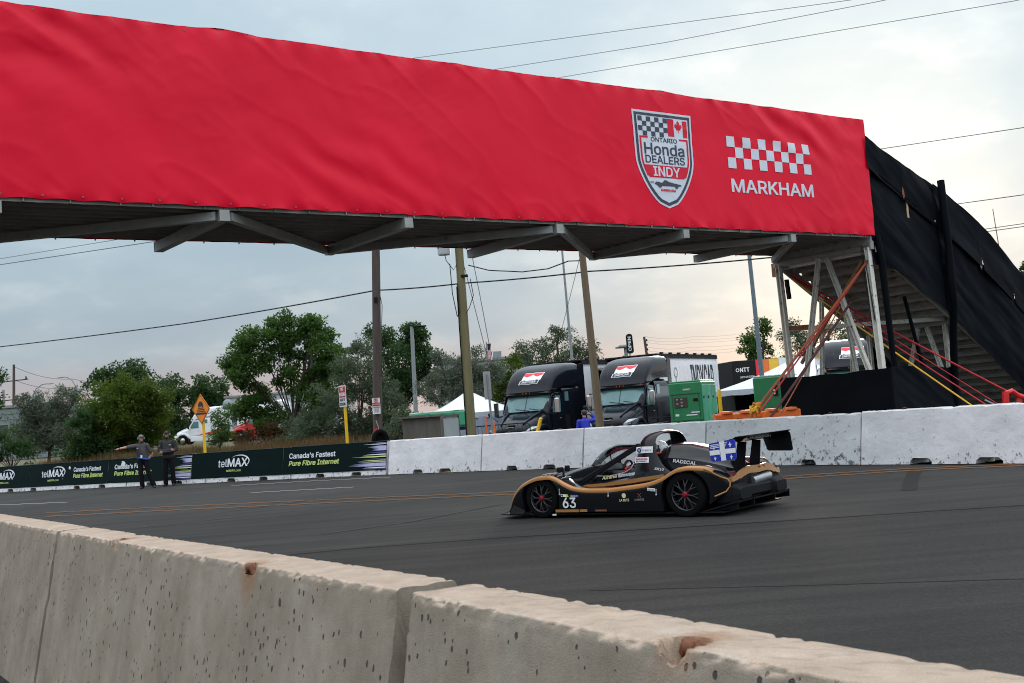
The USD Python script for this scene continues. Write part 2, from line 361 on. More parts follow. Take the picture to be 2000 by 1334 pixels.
def flat(poly, z):
    out = []
    for g in getattr(poly, 'geoms', [poly]):
        v, f = trimesh.creation.triangulate_polygon(g, engine='earcut'); m = T(np.c_[v, np.full(len(v), z)], f)
        if m.face_normals[:, 2].mean() < 0: m.invert()
        out.append(m)
    return cat(out)
struct('road', flat(road_poly, 0.0), A_ROAD)
# the paddock behind the white wall, a little lower than the road
pad_poly = Polygon([(-1.6, 32.7), (30, -5), (95, 10), (95, 150), (0, 150), (-2.5, 60)])
px_, py_ = np.meshgrid(axis_pts(-4, 95, -3, 30, 0.8), axis_pts(-5, 150, 0, 60, 0.8), indexing='ij')
Zp = height(px_, py_) + 0.0; nv = px_.shape[1]; nu = px_.shape[0]
i, j = np.meshgrid(np.arange(nu - 1), np.arange(nv - 1), indexing='ij'); a = (i * nv + j).ravel()
cxm = (px_[:-1, :-1] + px_[1:, 1:]).ravel() / 2; cym = (py_[:-1, :-1] + py_[1:, 1:]).ravel() / 2
keep = shapely.contains_xy(pad_poly, cxm, cym) & ~shapely.contains_xy(road_poly.buffer(0.3), cxm, cym)
a = a[keep]
struct('paddock', T(np.stack([px_, py_, Zp], -1).reshape(-1, 3), np.vstack([np.c_[a, a + nv, a + nv + 1], np.c_[a, a + nv + 1, a + 1]])), A_PAD, smooth=True)
patch = Polygon([ground(x, y)[:2] for x, y in [(420, 1100), (700, 1072), (1000, 1050), (1300, 1033), (1600, 1014), (2000, 988), (2300, 965)]] + [(12, 3), (3, -10), (-10, -10), (-9, 8)])
struct('road_resurfacing', flat(patch, 0.003), A_NEW)

def ribbon(pts, w, z):
    P = np.asarray([q[:2] for q in pts], float); t = np.gradient(P, axis=0); t /= np.linalg.norm(t, axis=1, keepdims=True); n_ = np.c_[-t[:, 1], t[:, 0]]
    V = np.vstack([np.c_[P + n_ * w / 2, np.full(len(P), z)], np.c_[P - n_ * w / 2, np.full(len(P), z)]]); k = len(P)
    F_ = []
    for q in range(k - 1): F_ += [(q, k + q, q + 1), (q + 1, k + q, k + q + 1)]
    m = T(V, F_)
    if m.face_normals[:, 2].mean() < 0: m.invert()
    return m
G = lambda *xy: [ground(x, y) for x, y in xy]
struct('lane_dash', ribbon(G((-40, 988), (131, 981)), 0.11, 0.004), P_WHITE)
struct('lane_dash', ribbon(G((489, 962.5), (690, 951.5)), 0.11, 0.004), P_WHITE)
struct('edge_line', ribbon(G((452, 948.5), (600, 940), (762, 932)), 0.10, 0.004), P_WHITE)
struct('thin_line', ribbon(G((-30, 976), (180, 965), (395, 953), (760, 932.5)), 0.05, 0.004), P_FAINT)
for dy in (0, 7):
    struct('centre_line', ribbon(G((90, 1002 + dy), (350, 989 + dy), (600, 978 + dy * .9), (1000, 961 + dy * .7), (1250, 947 + dy * .7), (1560, 929 + dy * .7), (1750, 917 + dy * .6), (1860, 912 + dy * .5), (2040, 905 + dy * .5)), 0.12, 0.006), P_ORANGE)
struct('spray_mark', ribbon(G((420, 1003), (500, 992), (620, 975)), 0.06, 0.008), P_FAINT)
struct('spray_mark', ribbon(G((280, 1030), (560, 1000), (760, 978)), 0.05, 0.008), P_FAINT)
struct('spray_mark', ribbon(G((620, 1045), (800, 1020), (980, 985)), 0.05, 0.008), P_FAINT)
struct('road_seam', ribbon(G((420, 1098), (700, 1071), (1000, 1049), (1300, 1032), (1600, 1013), (2000, 987), (2300, 964)), 0.05, 0.006), P_SEAM)
struct('road_seam', ribbon(G((1150, 1154), (1500, 1146), (2050, 1130)), 0.03, 0.006), P_SEAM)
struct('tyre_mark', ribbon(G((1775, 958), (1780, 935), (1790, 916)), 0.22, 0.004), P_SKID)


# ------------------------------------------------------------------ far barriers
def wall_mat(name, base, scuff):
    N = {'geo': ('geometry', {}), 'sp': ('separate_xyz', {}), 'n': ('noise_texture', {'scale': 1.3, 'detail': 6.0, 'roughness': 0.65}), 'r': ('rgb_ramp', {'ramp': [(0.3, np.asarray(base) * 0.84), (0.7, np.asarray(base) * 1.08)]}),
         'n2': ('noise_texture', {'scale': 9.0, 'detail': 8.0, 'roughness': 0.7}), 'mz': ('map_range', {'from_min': 0.0, 'from_max': 0.45, 'to_min': 0.10, 'to_max': 0.0, 'clamp': True}), 'ad': ('math', {'math_type': 'add'}),
         'r2': ('rgb_ramp', {'ramp': [(scuff, (0, 0, 0)), (scuff + 0.07, (1, 1, 1))]}), 'mx': ('mix', {'mix_type': 'mix', 'color2': (0.1, 0.098, 0.095)}),
         'mp': ('mapping', {'scale': (1, 1, 5.0)}), 'n3': ('noise_texture', {'scale': 2.2, 'detail': 7.0, 'roughness': 0.7}), 'r3': ('rgb_ramp', {'ramp': [(0.58, (0, 0, 0)), (0.74, (0.45, 0.45, 0.45))]}), 'mx2': ('mix', {'mix_type': 'mix', 'color2': (0.3, 0.295, 0.28)}),
         'b': ('bump', {'strength': 0.6, 'distance': 0.02}), 'p': ('principled_bsdf', {'roughness': 0.7})}
    L = [('geo.position', 'n.vector'), ('n.fac', 'r.fac'), ('geo.position', 'n2.vector'), ('geo.position', 'sp.vector'), ('sp.z', 'mz.value'), ('mz.result', 'ad.value1'), ('n2.fac', 'ad.value2'), ('ad.value', 'r2.fac'),
         ('geo.position', 'mp.vector'), ('mp.vector', 'n3.vector'), ('n3.fac', 'r3.fac'), ('r3.color', 'mx2.fac'), ('r.color', 'mx2.color1'), ('mx2.color', 'mx.color1'), ('r2.color', 'mx.fac'), ('mx.color', 'p.base_color'), ('n2.fac', 'b.height'), ('b.normal', 'p.normal')]
    return usdkit.material(stage, '/World/Looks/' + name, N, L, surface='p.BSDF')
W_A = wall_mat('white_wall_paint', (0.62, 0.612, 0.625), 0.635)
W_B = wall_mat('grimy_wall_paint', (0.52, 0.53, 0.535), 0.585)
def kblock(L, notches, H=1.0, tw=0.21, bw=0.55, seed=0, size=0.11):
    s = prism([(-bw / 2, 0.012), (bw / 2, 0.012), (tw / 2 + 0.01, H - 0.02), (tw / 2 - 0.012, H), (-tw / 2 + 0.012, H), (-tw / 2 - 0.01, H - 0.02)], L, (0, 0, 0), (0, 1, 0), (0, 0, 1))
    for x, w in notches:
        c = prism([(x - w / 2, -0.1), (x + w / 2, -0.1), (x + w / 2 - 0.01, 0.06), (x + w / 3, 0.12), (x - w / 3, 0.125), (x - w / 2 + 0.02, 0.07)], 2, (0, 1, 0), (1, 0, 0), (0, 0, 1))
        s = trimesh.boolean.difference([s, c], engine='manifold')
    s = sub_long(trimesh.Trimesh(s.vertices, s.faces), size); v = s.vertices; s = trimesh.Trimesh(v, s.faces)
    v = s.vertices.copy()
    k = 7 + seed * 3.1
    dd = (fbm(v[:, 0] * 2.5 + k, v[:, 1] * 2.5, v[:, 2] * 2.5) - 0.5) * 0.03
    e = np.exp(-((v[:, 2] - H) / 0.03) ** 2)
    v[:, 2] -= np.clip(fbm(v[:, 0] * 5 + k, v[:, 1] * 5, 0, 4, 3) - 0.5, 0, 1) * 0.12 * e
    v[:, 1] += dd * np.where(v[:, 2] > 0.1, 1, 0.3)
    s.vertices = v; return s
def block_between(p, q, label, m, notches, seed, gap=0.03, H=1.0, group=None):
    p = np.asarray(p, float); q = np.asarray(q, float); d = q - p; L = np.linalg.norm(d); d /= L; nb = np.array([-d[1], d[0]])   # behind
    o = p + d * gap / 2 + nb * 0.275
    t = thing('concrete_barrier', label, 'barrier', (o[0], o[1], 0), math.degrees(math.atan2(d[1], d[0])), group or 'concrete barriers along the far side of the track')
    obj('block', kblock(L - gap, notches, H, seed=seed), m, t, smooth=35)
    for x in (0.9, L - 0.9):                     # lifting eye in the top
        obj('lifting_eye', tube([(x - .05, 0, H - .03), (x - .045, 0, H + 0.015), (x, 0, H + .03), (x + .045, 0, H + .015), (x + .05, 0, H - .03)], 0.008, 6), mat('rusty_bar', (0.16, 0.06, 0.03), 0.8, 0.3, 0.5, 40), t)
    return t
wl = ['first white concrete barrier right of the dark green banners', 'white concrete barrier in front of the left black truck', 'white concrete barrier behind the cockpit of the black race car', 'dirtier white concrete barrier behind the flag panel of the race car',
      'white concrete barrier below the black skirt and straps', 'rough pale concrete barrier end at the right frame edge']
for k in range(6):
    L = np.linalg.norm(WALLJ[k + 1] - WALLJ[k])
    nt = [[(1.25, .42), (2.35, .5)], [(1.15, .42), (2.5, .45)], [(1.3, .4), (2.9, .4)], [(1.2, .4), (3.05, .42)], [(1.35, .5), (2.75, .55)], [(1.3, .4), (3, .4)]][k]
    block_between(WALLJ[k], WALLJ[k + 1], wl[k], (W_A, W_A, W_A, W_B, W_A, W_B)[k], nt, k, gap=0.035, H=(1, 1, 1, 1.0, 1.02, 1.10)[k])
al = ['white concrete barrier under the banner at the left frame edge', 'white concrete barrier behind the cut-off green banner on the far left', 'white concrete barrier left of the pointing marshal', 'white concrete barrier behind the two marshals',
      'white concrete barrier under the banner right of the marshals', 'white concrete barrier behind the green banner with light streaks']
for k in range(6):
    block_between(ADJ[k], ADJ[k + 1], al[k], W_A, [(1.25, .4), (2.75, .42)], 20 + k, gap=0.05)

# ---- printed banners on the far barriers
B_GREEN = mat('dark_green_print', (0.0010, 0.0062, 0.0062), 0.5, var=0.10, scale=3, spec=0.06)
B_WHITE = mat('banner_white_print', (0.62, 0.64, 0.68), 0.5, var=0.03)
B_LIME = mat('banner_lime_print', (0.50, 0.58, 0.16), 0.5, var=0.03)
B_LAV = mat('banner_lavender_print', (0.36, 0.36, 0.58), 0.5, var=0.10)
B_BLUE = mat('banner_blue_print', (0.05, 0.05, 0.16), 0.5, var=0.10)
def ad_map(m, s0, off):
    v = m.vertices.copy(); p, e_, nn = AD.pt(s0 + v[:, 0]); z = v[:, 1]
    wr = (fbm(v[:, 0] * 1.3 + s0, z * 1.6, 0, 3) - 0.5) * 0.02
    inset = 0.17 * z - wr
    q = p + nn * (off - inset)[:, None] if np.ndim(off) else p + nn * (off - inset + v[:, 2])[:, None]
    m = T(np.c_[q, z], m.faces); return m
def tmesh(s, h, x, y, bold=True, width=None, shear=0.0):
    return sub_long(text(s, h, (x, y, 0), (1, 0, 0), (0, 1, 0), bold, width, shear, 0.002), 0.5)
def flatpoly(pts, d=0.002):
    return prism(pts, d, (0, 0, 0), (1, 0, 0), (0, 1, 0))
def arc(cx, cy, rx, ry, a0, a1, w0, w1, n=18):
    a = np.radians(np.linspace(a0, a1, n)); w = np.interp(np.linspace(0, 1, n), [0, .55, 1], [w0 * .15, w1, w0]) / 2
    o = np.c_[cx + (rx + w) * np.cos(a), cy + (ry + w) * np.sin(a)]; i_ = np.c_[cx + (rx - w) * np.cos(a), cy + (ry - w) * np.sin(a)]
    return np.vstack([o, i_[::-1]])
def ad_panel(px0, px1, label, items):
    s0, s1 = AD.at_px(px0), AD.at_px(px1); Lp = s1 - s0
    # the thing's frame sits at the panel's left foot
    t = thing('advertising_banner', label, 'banner', (0, 0, 0), 0, 'dark green advertising banners on the far barriers')
    sheet = grid(int(Lp / 0.09), 16, lambda u, v: np.c_[u * (Lp - 0.006) + 0.003, 0.155 + 0.845 * v, np.zeros_like(u)])
    front = ad_map(sheet, s0, 0.016); obj('sheet', front, B_GREEN, t, smooth=True)
    fold = grid(int(Lp / 0.3) + 2, 3, lambda u, v: np.c_[u * (Lp - 0.02) + 0.01, np.full_like(u, 1.0), v])
    v = fold.vertices; p, e_, nn = AD.pt(s0 + v[:, 0]); obj('top_fold', T(np.c_[p + nn * (-0.154 - 0.2 * v[:, 2])[:, None], 1.004 + 0.006 * np.sin(v[:, 2] * 3)], fold.faces), B_GREEN, t, smooth=True)
    for kind, fx, *a in items:
        x = Lp * fx
        if kind == 'logo':
            w = a[0]
            obj('lettering', [ad_map(tmesh('tel', 0.24, x, .50, False, w * .30), s0, 0.020), ad_map(tmesh('MAX', 0.26, x + w * .32, .50, True, w * .66), s0, 0.020)], B_WHITE, t)
            obj('swoosh', ad_map(sub_long(flatpoly(arc(x + w * .70, .66, w * .33, .20, 135, -35, .03, .05)), .3), s0, 0.020), B_WHITE, t)
            obj('web_address', ad_map(tmesh('telMAX.com', 0.075, x + w * .28, .335, False, w * .5), s0, 0.020), B_LIME, t)
        if kind == 'slogan':
            w = a[0]
            obj('lettering', ad_map(tmesh("Canada's Fastest", 0.15, x, .645, True, w * .93), s0, 0.020), B_WHITE, t)
            obj('second_line', ad_map(tmesh('Pure Fibre Internet', 0.145, x, .415, True, w, 0.16), s0, 0.020), B_LIME, t)
        if kind == 'streaks':
            w = a[0]; R_ = random.Random(5)
            for y, h, f, m_ in [(.91, .018, .8, B_WHITE), (.945, .012, .55, B_LAV), (.73, .14, .52, B_LAV), (.66, .03, .7, B_BLUE), (.60, .028, .8, B_WHITE), (.535, .035, 1.0, B_LIME), (.475, .02, .75, B_BLUE), (.43, .022, .85, B_LIME), (.395, .016, .95, B_WHITE), (.27, .10, 1.05, B_LAV), (.215, .03, .85, B_WHITE), (.18, .02, .7, B_BLUE)]:
                L_ = w * f; x1 = Lp - 0.015
                nl = max(1, int(round(h / .022))); hh = h / nl
                obj('streak', cat([ad_map(sub_long(flatpoly([(x1 - L_ * f_, y + hh * (q + .5)), (x1 - L_ * f_ * .5, y + hh * q), (x1, y + hh * q), (x1, y + hh * (q + 1) + .0005), (x1 - L_ * f_ * .5, y + hh * (q + 1))]), .35), s0, 0.020) for q, f_ in ((q, 1 - .30 * R_.random()) for q in range(nl))]), m_, t)
ad_panel(-70, 54, 'dark green banner cut off by the left frame edge, half a white logo showing', [('logo', .45, 1.35)])
ad_panel(54, 207, 'green banner with small logo beside a two-line slogan, left of the pointing marshal', [('logo', .165, 1.4), ('slogan', .575, 1.75)])
ad_panel(207, 371, 'green banner half hidden behind the two marshals, streaks at its right end', [('slogan', .085, 2.05), ('streaks', 0, 1.25)])
ad_panel(371, 549, 'green banner with large white logo right of the marshals', [('logo', .305, 1.42)])
ad_panel(549, 761, 'green banner with slogan and light streaks next to the bare white wall', [('slogan', .065, 2.15), ('streaks', 0, 1.45)])

# ------------------------------------------------------------------ near barrier
rust_pts = [ground(1355, 1250, 1.0), ground(490, 1101, 1.0), ground(242, 1052, 1.0)]
def near_mat():
    N = {'geo': ('geometry', {}), 'sn': ('separate_xyz', {}),
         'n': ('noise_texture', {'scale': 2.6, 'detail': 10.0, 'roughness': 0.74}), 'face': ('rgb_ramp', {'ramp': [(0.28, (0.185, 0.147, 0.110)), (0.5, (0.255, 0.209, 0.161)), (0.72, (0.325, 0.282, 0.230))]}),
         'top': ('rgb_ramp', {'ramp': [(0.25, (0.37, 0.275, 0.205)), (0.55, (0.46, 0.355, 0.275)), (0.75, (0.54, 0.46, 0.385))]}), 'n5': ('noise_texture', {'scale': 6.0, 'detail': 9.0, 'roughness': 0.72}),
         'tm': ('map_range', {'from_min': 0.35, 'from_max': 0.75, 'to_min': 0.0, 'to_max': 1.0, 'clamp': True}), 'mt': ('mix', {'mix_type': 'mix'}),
         'ms': ('mapping', {'scale': (3.5, 3.5, 0.35)}), 'n3': ('noise_texture', {'scale': 2.5, 'detail': 6.0}), 'r3': ('rgb_ramp', {'ramp': [(0.3, (0.88, 0.89, 0.88)), (0.55, (1.0, 1.0, 1.0)), (0.75, (1.08, 1.07, 1.05))]}), 'mu': ('vector_math', {'math_type': 'multiply'}),
         # air holes
         'mv': ('mapping', {'scale': (1, 1, 0.62)}), 'v': ('voronoi_texture', {'scale': 44.0}), 'vs': ('separate_xyz', {}), 'vth': ('map_range', {'from_min': 0.50, 'from_max': 1.0, 'to_min': -0.02, 'to_max': 0.33, 'clamp': True}),
         'wn': ('noise_texture', {'scale': 60.0, 'detail': 2.0}), 'wm': ('math', {'math_type': 'multiply_add', 'value2': 0.34, 'value3': -0.17}), 'wd': ('math', {'math_type': 'add'}),
         'vd': ('math', {'math_type': 'subtract'}), 'pit': ('map_range', {'from_min': -0.03, 'from_max': 0.03, 'to_min': 0.0, 'to_max': 1.0, 'clamp': True}),
         'mp': ('mix', {'mix_type': 'mix', 'color2': (0.055, 0.05, 0.042)}), 'notop': ('math', {'math_type': 'multiply'}), 'inv': ('math', {'math_type': 'subtract', 'value1': 1.0}), 'mv2': ('mapping', {'scale': (1, 1, 0.75), 'rotation': (0.3, 0.2, 0.5)}), 'v2': ('voronoi_texture', {'scale': 15.0}), 'vs2': ('separate_xyz', {}), 'vth2': ('map_range', {'from_min': 0.72, 'from_max': 1.0, 'to_min': 0.0, 'to_max': 0.20, 'clamp': True}), 'wd2': ('math', {'math_type': 'add'}), 'vd2': ('math', {'math_type': 'subtract'}), 'pit2': ('map_range', {'from_min': -0.02, 'from_max': 0.02, 'to_min': 0.0, 'to_max': 1.0, 'clamp': True}), 'pmax': ('math', {'math_type': 'maximum'}), 'ncl': ('noise_texture', {'scale': 3.2, 'detail': 2.0}), 'rcl': ('map_range', {'from_min': 0.38, 'from_max': 0.62, 'to_min': 0.35, 'to_max': 1.25, 'clamp': True}), 'mcl': ('math', {'math_type': 'multiply'}),
         'fine': ('noise_texture', {'scale': 220.0, 'detail': 3.0, 'roughness': 0.7}), 'fr': ('rgb_ramp', {'ramp': [(0.3, (0.86, 0.86, 0.86)), (0.7, (1.12, 1.12, 1.12))]}), 'mf': ('vector_math', {'math_type': 'multiply'}),
         'hsum': ('math', {'math_type': 'multiply_add', 'value2': -3.0}), 'b': ('bump', {'strength': 0.9, 'distance': 0.004}), 'p': ('principled_bsdf', {'roughness': 0.88, 'specular_ior_level': 0.3})}
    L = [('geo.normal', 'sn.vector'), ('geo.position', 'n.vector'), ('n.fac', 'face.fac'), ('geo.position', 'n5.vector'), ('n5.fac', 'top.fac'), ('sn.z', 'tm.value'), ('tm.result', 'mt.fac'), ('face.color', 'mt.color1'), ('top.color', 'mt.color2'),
         ('geo.position', 'ms.vector'), ('ms.vector', 'n3.vector'), ('n3.fac', 'r3.fac'), ('mt.color', 'mu.vector1'), ('r3.color', 'mu.vector2'),
         ('geo.position', 'mv.vector'), ('mv.vector', 'v.vector'), ('v.color', 'vs.vector'), ('vs.x', 'vth.value'), ('geo.position', 'wn.vector'), ('wn.fac', 'wm.value1'), ('v.distance', 'wd.value1'), ('wm.value', 'wd.value2'),
         ('geo.position', 'ncl.vector'), ('ncl.fac', 'rcl.value'), ('vth.result', 'mcl.value1'), ('rcl.result', 'mcl.value2'), ('geo.position', 'mv2.vector'), ('mv2.vector', 'v2.vector'), ('v2.color', 'vs2.vector'), ('vs2.y', 'vth2.value'), ('v2.distance', 'wd2.value1'), ('wm.value', 'wd2.value2'), ('vth2.result', 'vd2.value1'), ('wd2.value', 'vd2.value2'), ('vd2.value', 'pit2.value'), ('pit2.result', 'pmax.value2'), ('mcl.value', 'vd.value1'), ('wd.value', 'vd.value2'), ('vd.value', 'pit.value'), ('tm.result', 'inv.value2'), ('pit.result', 'pmax.value1'), ('pmax.value', 'notop.value1'), ('inv.value', 'notop.value2'), ('notop.value', 'mp.fac'), ('mu.vector', 'mp.color1'),
         ('geo.position', 'fine.vector'), ('fine.fac', 'fr.fac'), ('mp.color', 'mf.vector1'), ('fr.color', 'mf.vector2'), ('notop.value', 'hsum.value1'), ('fine.fac', 'hsum.value3'), ('hsum.value', 'b.height'), ('b.normal', 'p.normal')]
    cur = 'mf.vector'
    for k, q in enumerate(rust_pts):
        # rust that has run down from the lifting hooks
        N['o%d' % k] = ('vector_math', {'math_type': 'subtract', 'vector2': q}); N['s%d' % k] = ('vector_math', {'math_type': 'multiply', 'vector2': (1, 1, 0.55)}); N['l%d' % k] = ('vector_math', {'math_type': 'length'})
        N['q%d' % k] = ('math', {'math_type': 'multiply_add', 'value2': 0.22}); N['m%d' % k] = ('map_range', {'from_min': 0.13, 'from_max': 0.21, 'to_min': 0.62, 'to_max': 0.0, 'clamp': True})
        N['x%d' % k] = ('mix', {'mix_type': 'mix', 'color2': (0.26, 0.11, 0.04)})
        L += [('geo.position', 'o%d.vector1' % k), ('o%d.vector' % k, 's%d.vector1' % k), ('s%d.vector' % k, 'l%d.vector1' % k), ('n5.fac', 'q%d.value1' % k), ('l%d.value' % k, 'q%d.value3' % k), ('q%d.value' % k, 'm%d.value' % k), ('m%d.result' % k, 'x%d.fac' % k), (cur, 'x%d.color1' % k)]
        cur = 'x%d.color' % k
    L.append((cur, 'p.base_color'))
    return usdkit.material(stage, '/World/Looks/weathered_concrete', N, L, surface='p.BSDF')
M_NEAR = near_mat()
def near_block(L, seed, holes, H=1.0, tw=0.21, bw=0.60):
    """Local: x along, -y towards the photographer."""
    r = 0.016; prof = []
    for z in np.r_[np.linspace(0.0, 0.78, 14), np.linspace(0.80, H - r - .004, 22)]:
        prof.append((-(bw / 2 + (tw / 2 - bw / 2) * z / H), z))
    for a_ in np.radians(np.linspace(12, 90, 7)): prof.append((-(tw / 2) + r - r * math.cos(a_), H - r + r * math.sin(a_)))
    for y in np.linspace(-tw / 2 + r, tw / 2 - r, 24)[1:-1]: prof.append((y, H))
    for a_ in np.radians(np.linspace(90, 168, 7)): prof.append((tw / 2 - r - r * math.cos(a_), H - r + r * math.sin(a_)))
    for z in np.r_[np.linspace(H - r - .004, 0.8, 6), np.linspace(0.7, 0, 6)]: prof.append((bw / 2 + (tw / 2 - bw / 2) * z / H, z))
    prof = np.array(prof); nx = int(L / 0.0115); xs = np.linspace(0, L, nx)
    X = np.repeat(xs, len(prof)); Y = np.tile(prof[:, 0], nx); Z = np.tile(prof[:, 1], nx)
    k = seed * 11.3
    end = np.exp(-np.minimum(X, L - X) / 0.022)
    en = np.exp(-(((np.abs(np.abs(Y) - tw / 2)) / 0.030) ** 2 + ((Z - H) / 0.035) ** 2))     # near the two top edges
    chip = np.clip(fbm(X * 26 + k, Y * 26, Z * 26, 4, 1) - 0.46, 0, 1) * 0.030 * en + np.clip(fbm(X * 7 + k, Y * 5, 3.3, 4, 2) - 0.63, 0, 1) * 0.12 * en
    chip = chip + end * np.clip(fbm(X * 12 + k, Y * 12, Z * 12, 4, 5) - 0.30, 0, 1) * 0.03
    rough_ = (fbm(X * 30 + k, Y * 30, Z * 30, 3, 8) - 0.5) * 0.0022 + (fbm(X * 1.5 + k, Y * 1.5, Z * 1.5, 3, 9) - 0.5) * 0.009
    Z2 = Z - chip * (Z > 0.6) + rough_ * 0.5 * (Z > H - 0.03)
    Y2 = Y - np.sign(Y) * chip * 0.8 * (Z > 0.6) + np.where(np.abs(Y) > tw / 2 - 0.012, np.sign(Y) * rough_, 0)
    X2 = X + np.where(X < L / 2, 1, -1) * end * np.clip(fbm(Y * 14 + k, Z * 14, 0, 4, 6), 0, 1) * 0.02
    for hx, hy, a1, b1, dp in holes:
        q = ((X - hx) / a1) ** 2 + ((Y - hy) / b1) ** 2 + (fbm(X * 22, Y * 22, 1, 3) - 0.5) * 0.8
        Z2 = Z2 - np.where(Z > H - 0.03, dp * np.sqrt(np.clip(1 - q, 0, 1)), 0)
    V = np.c_[X2, Y2, Z2]; m_ = len(prof)
    i, j = np.meshgrid(np.arange(nx - 1), np.arange(m_ - 1), indexing='ij'); a_ = (i * m_ + j).ravel()
    Fc = np.vstack([np.c_[a_, a_ + m_, a_ + m_ + 1], np.c_[a_, a_ + m_ + 1, a_ + 1]])
    ends = []
    c0 = len(V); V = np.vstack([V, [0.0, 0, 0.5], [L, 0, 0.5]])
    for j in range(m_ - 1): ends += [(c0, j, j + 1), (c0 + 1, (nx - 1) * m_ + j + 1, (nx - 1) * m_ + j)]
    m_ = T(V, np.vstack([Fc, ends]))
    if m_.face_normals[:, 2].max() < 0.5 or (m_.face_normals[:, 2] * m_.area_faces).sum() < 0: m_.invert()
    return m_
M_RUST = mat('rusty_bar', (0.16, 0.06, 0.03))
def near_place(p0, p1, label, seed, hook_pts=(), ext=(0, 0)):
    """p0 -> p1: the near top edge, z = 1."""
    p0 = np.asarray(p0[:2], float); p1 = np.asarray(p1[:2], float); d = (p1 - p0) / np.linalg.norm(p1 - p0); p0 = p0 - d * ext[0]; p1 = p1 + d * ext[1]
    L = np.linalg.norm(p1 - p0); away = np.array([-d[1], d[0]])
    if away @ p0 < 0: away = -away
    o = p0 + away * 0.105
    # local x = d, local y must be 'away' (right-handed when y = z x x)
    flip = (np.cross([0, 0, 1], [d[0], d[1], 0])[:2] @ away) < 0
    if flip: o = p1 + away * 0.105; d = -d
    hooks = []
    for q in hook_pts:
        r_ = q[:2] - o; hooks.append((r_ @ d, r_ @ away))
    t = thing('concrete_barrier', label, 'barrier', (o[0], o[1], 0), math.degrees(math.atan2(d[1], d[0])), 'weathered concrete barriers in the foreground')
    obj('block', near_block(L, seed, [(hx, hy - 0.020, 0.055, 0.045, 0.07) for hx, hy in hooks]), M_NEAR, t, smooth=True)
    for hx, hy in hooks:
        obj('lifting_hook', [tube([(hx - .055, hy + .012, .955), (hx - .025, hy + .002, .990), (hx + .012, hy - .002, .992), (hx + .042, hy + .004, .95)], .014, 8), ell((hx - .006, hy - .002, .986), (.026, .018, .017), 2)], M_RUST, t)
    return t
nb2a, nb2b = ground(113, 1036.5, 1.0), ground(780, 1151, 1.0)
dn = (nb2b - nb2a); dn /= np.linalg.norm(dn)
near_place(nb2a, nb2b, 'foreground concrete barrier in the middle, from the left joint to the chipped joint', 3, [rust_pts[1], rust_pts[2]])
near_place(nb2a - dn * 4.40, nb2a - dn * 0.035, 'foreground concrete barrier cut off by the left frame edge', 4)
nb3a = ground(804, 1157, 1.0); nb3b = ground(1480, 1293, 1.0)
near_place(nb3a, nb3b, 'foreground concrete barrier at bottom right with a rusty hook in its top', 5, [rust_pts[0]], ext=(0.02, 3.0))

# ------------------------------------------------------------------ the footbridge: local x runs along it to the right, y away from the camera
B0 = np.array([-6.83, 15.57]); BE = np.array([8.6 + 6.83, 26.82 - 15.57]); BROT = math.degrees(math.atan2(BE[1], BE[0])); BE = BE / np.linalg.norm(BE); BN = np.array([-BE[1], BE[0]])
def bw(s, t, z): return np.array([*(B0 + BE * s + BN * t), z])
BL0, BL1, BWD = -10.0, 19.1, 2.95
STEEL = mat('grey_painted_steel', (0.30, 0.30, 0.285), 0.55, 0.1, 0.18, 4, 0.004, 60, second=(0.17, 0.12, 0.085), sthresh=(0.62, 0.72), sscale=5)
STEEL_L = mat('pale_painted_steel', (0.70, 0.68, 0.61), 0.5, 0.1, 0.15, 4, 0.004, 60, second=(0.20, 0.11, 0.06), sthresh=(0.58, 0.68), sscale=7)
STEEL_D = mat('deck_underside_steel', (0.27, 0.25, 0.225), 0.6, 0.1, 0.22, 2.5, 0.004, 60, second=(0.20, 0.17, 0.14), sthresh=(0.55, 0.7), sscale=2)
RED = None
bridge = thing('footbridge', 'long steel footbridge deck crossing high over the track under a red banner', 'footbridge', (B0[0], B0[1], 0), BROT)
nodes = [3.2 + 3.27 * k for k in range(-4, 5)]
segs = [BL0] + nodes + [BL1]
npl = 10; pw = BWD / npl
for k in range(npl):                              # lengthwise pans of the deck, in lengths
    for q in range(len(segs) - 1):
        a_, b_ = segs[q] + .004, segs[q + 1] - .004; y = pw * (k + .5)
        dz = RNG.uniform(-.004, .004)
        obj('deck_pan', [box(((a_ + b_) / 2, y, 5.035 + dz), (b_ - a_, pw - .03, .03)), box(((a_ + b_) / 2, y - pw / 2 + .012, 4.995 + dz), (b_ - a_, .012, .085))], STEEL_D, bridge)
for y in (0.03, BWD - 0.03):
    obj('edge_beam', hsec((BL0, y, 5.075), (BL1, y, 5.075), .05, .14), STEEL, bridge)
    obj('top_chord', beam((BL0, y + (.1 if y < 1 else -.1), 7.44), (BL1, y + (.1 if y < 1 else -.1), 7.44), .10, .12), STEEL, bridge)
    for s in segs: obj('post', beam((min(s, BL1 - .06), y + (0.09 if y < 1 else -0.09), 5.06), (min(s, BL1 - .06), y + (0.09 if y < 1 else -0.09), 7.36), .08, .08), STEEL, bridge)
for k, s in enumerate(nodes):
    obj('cross_beam', beam((s, -.02, 4.865), (s, BWD + .02, 4.865), .15, .17), STEEL, bridge)
    obj('end_plate', box((s, -.028, 4.865), (.16, .014, .17)), STEEL, bridge); obj('end_plate', box((s, BWD + .028, 4.865), (.16, .014, .17)), STEEL, bridge)
    if k % 2 == 0:                               # wind bracing, two diagonals from each second joint
        for sg in (-1, 1):
            s2 = s + sg * 3.27
            if s2 > BL1: s2 = BL1 - .08
            obj('wind_brace', beam((s + sg * .1, .06, 4.86), (s2 - sg * .1, BWD - .08, 4.86), .12, .13), STEEL, bridge)
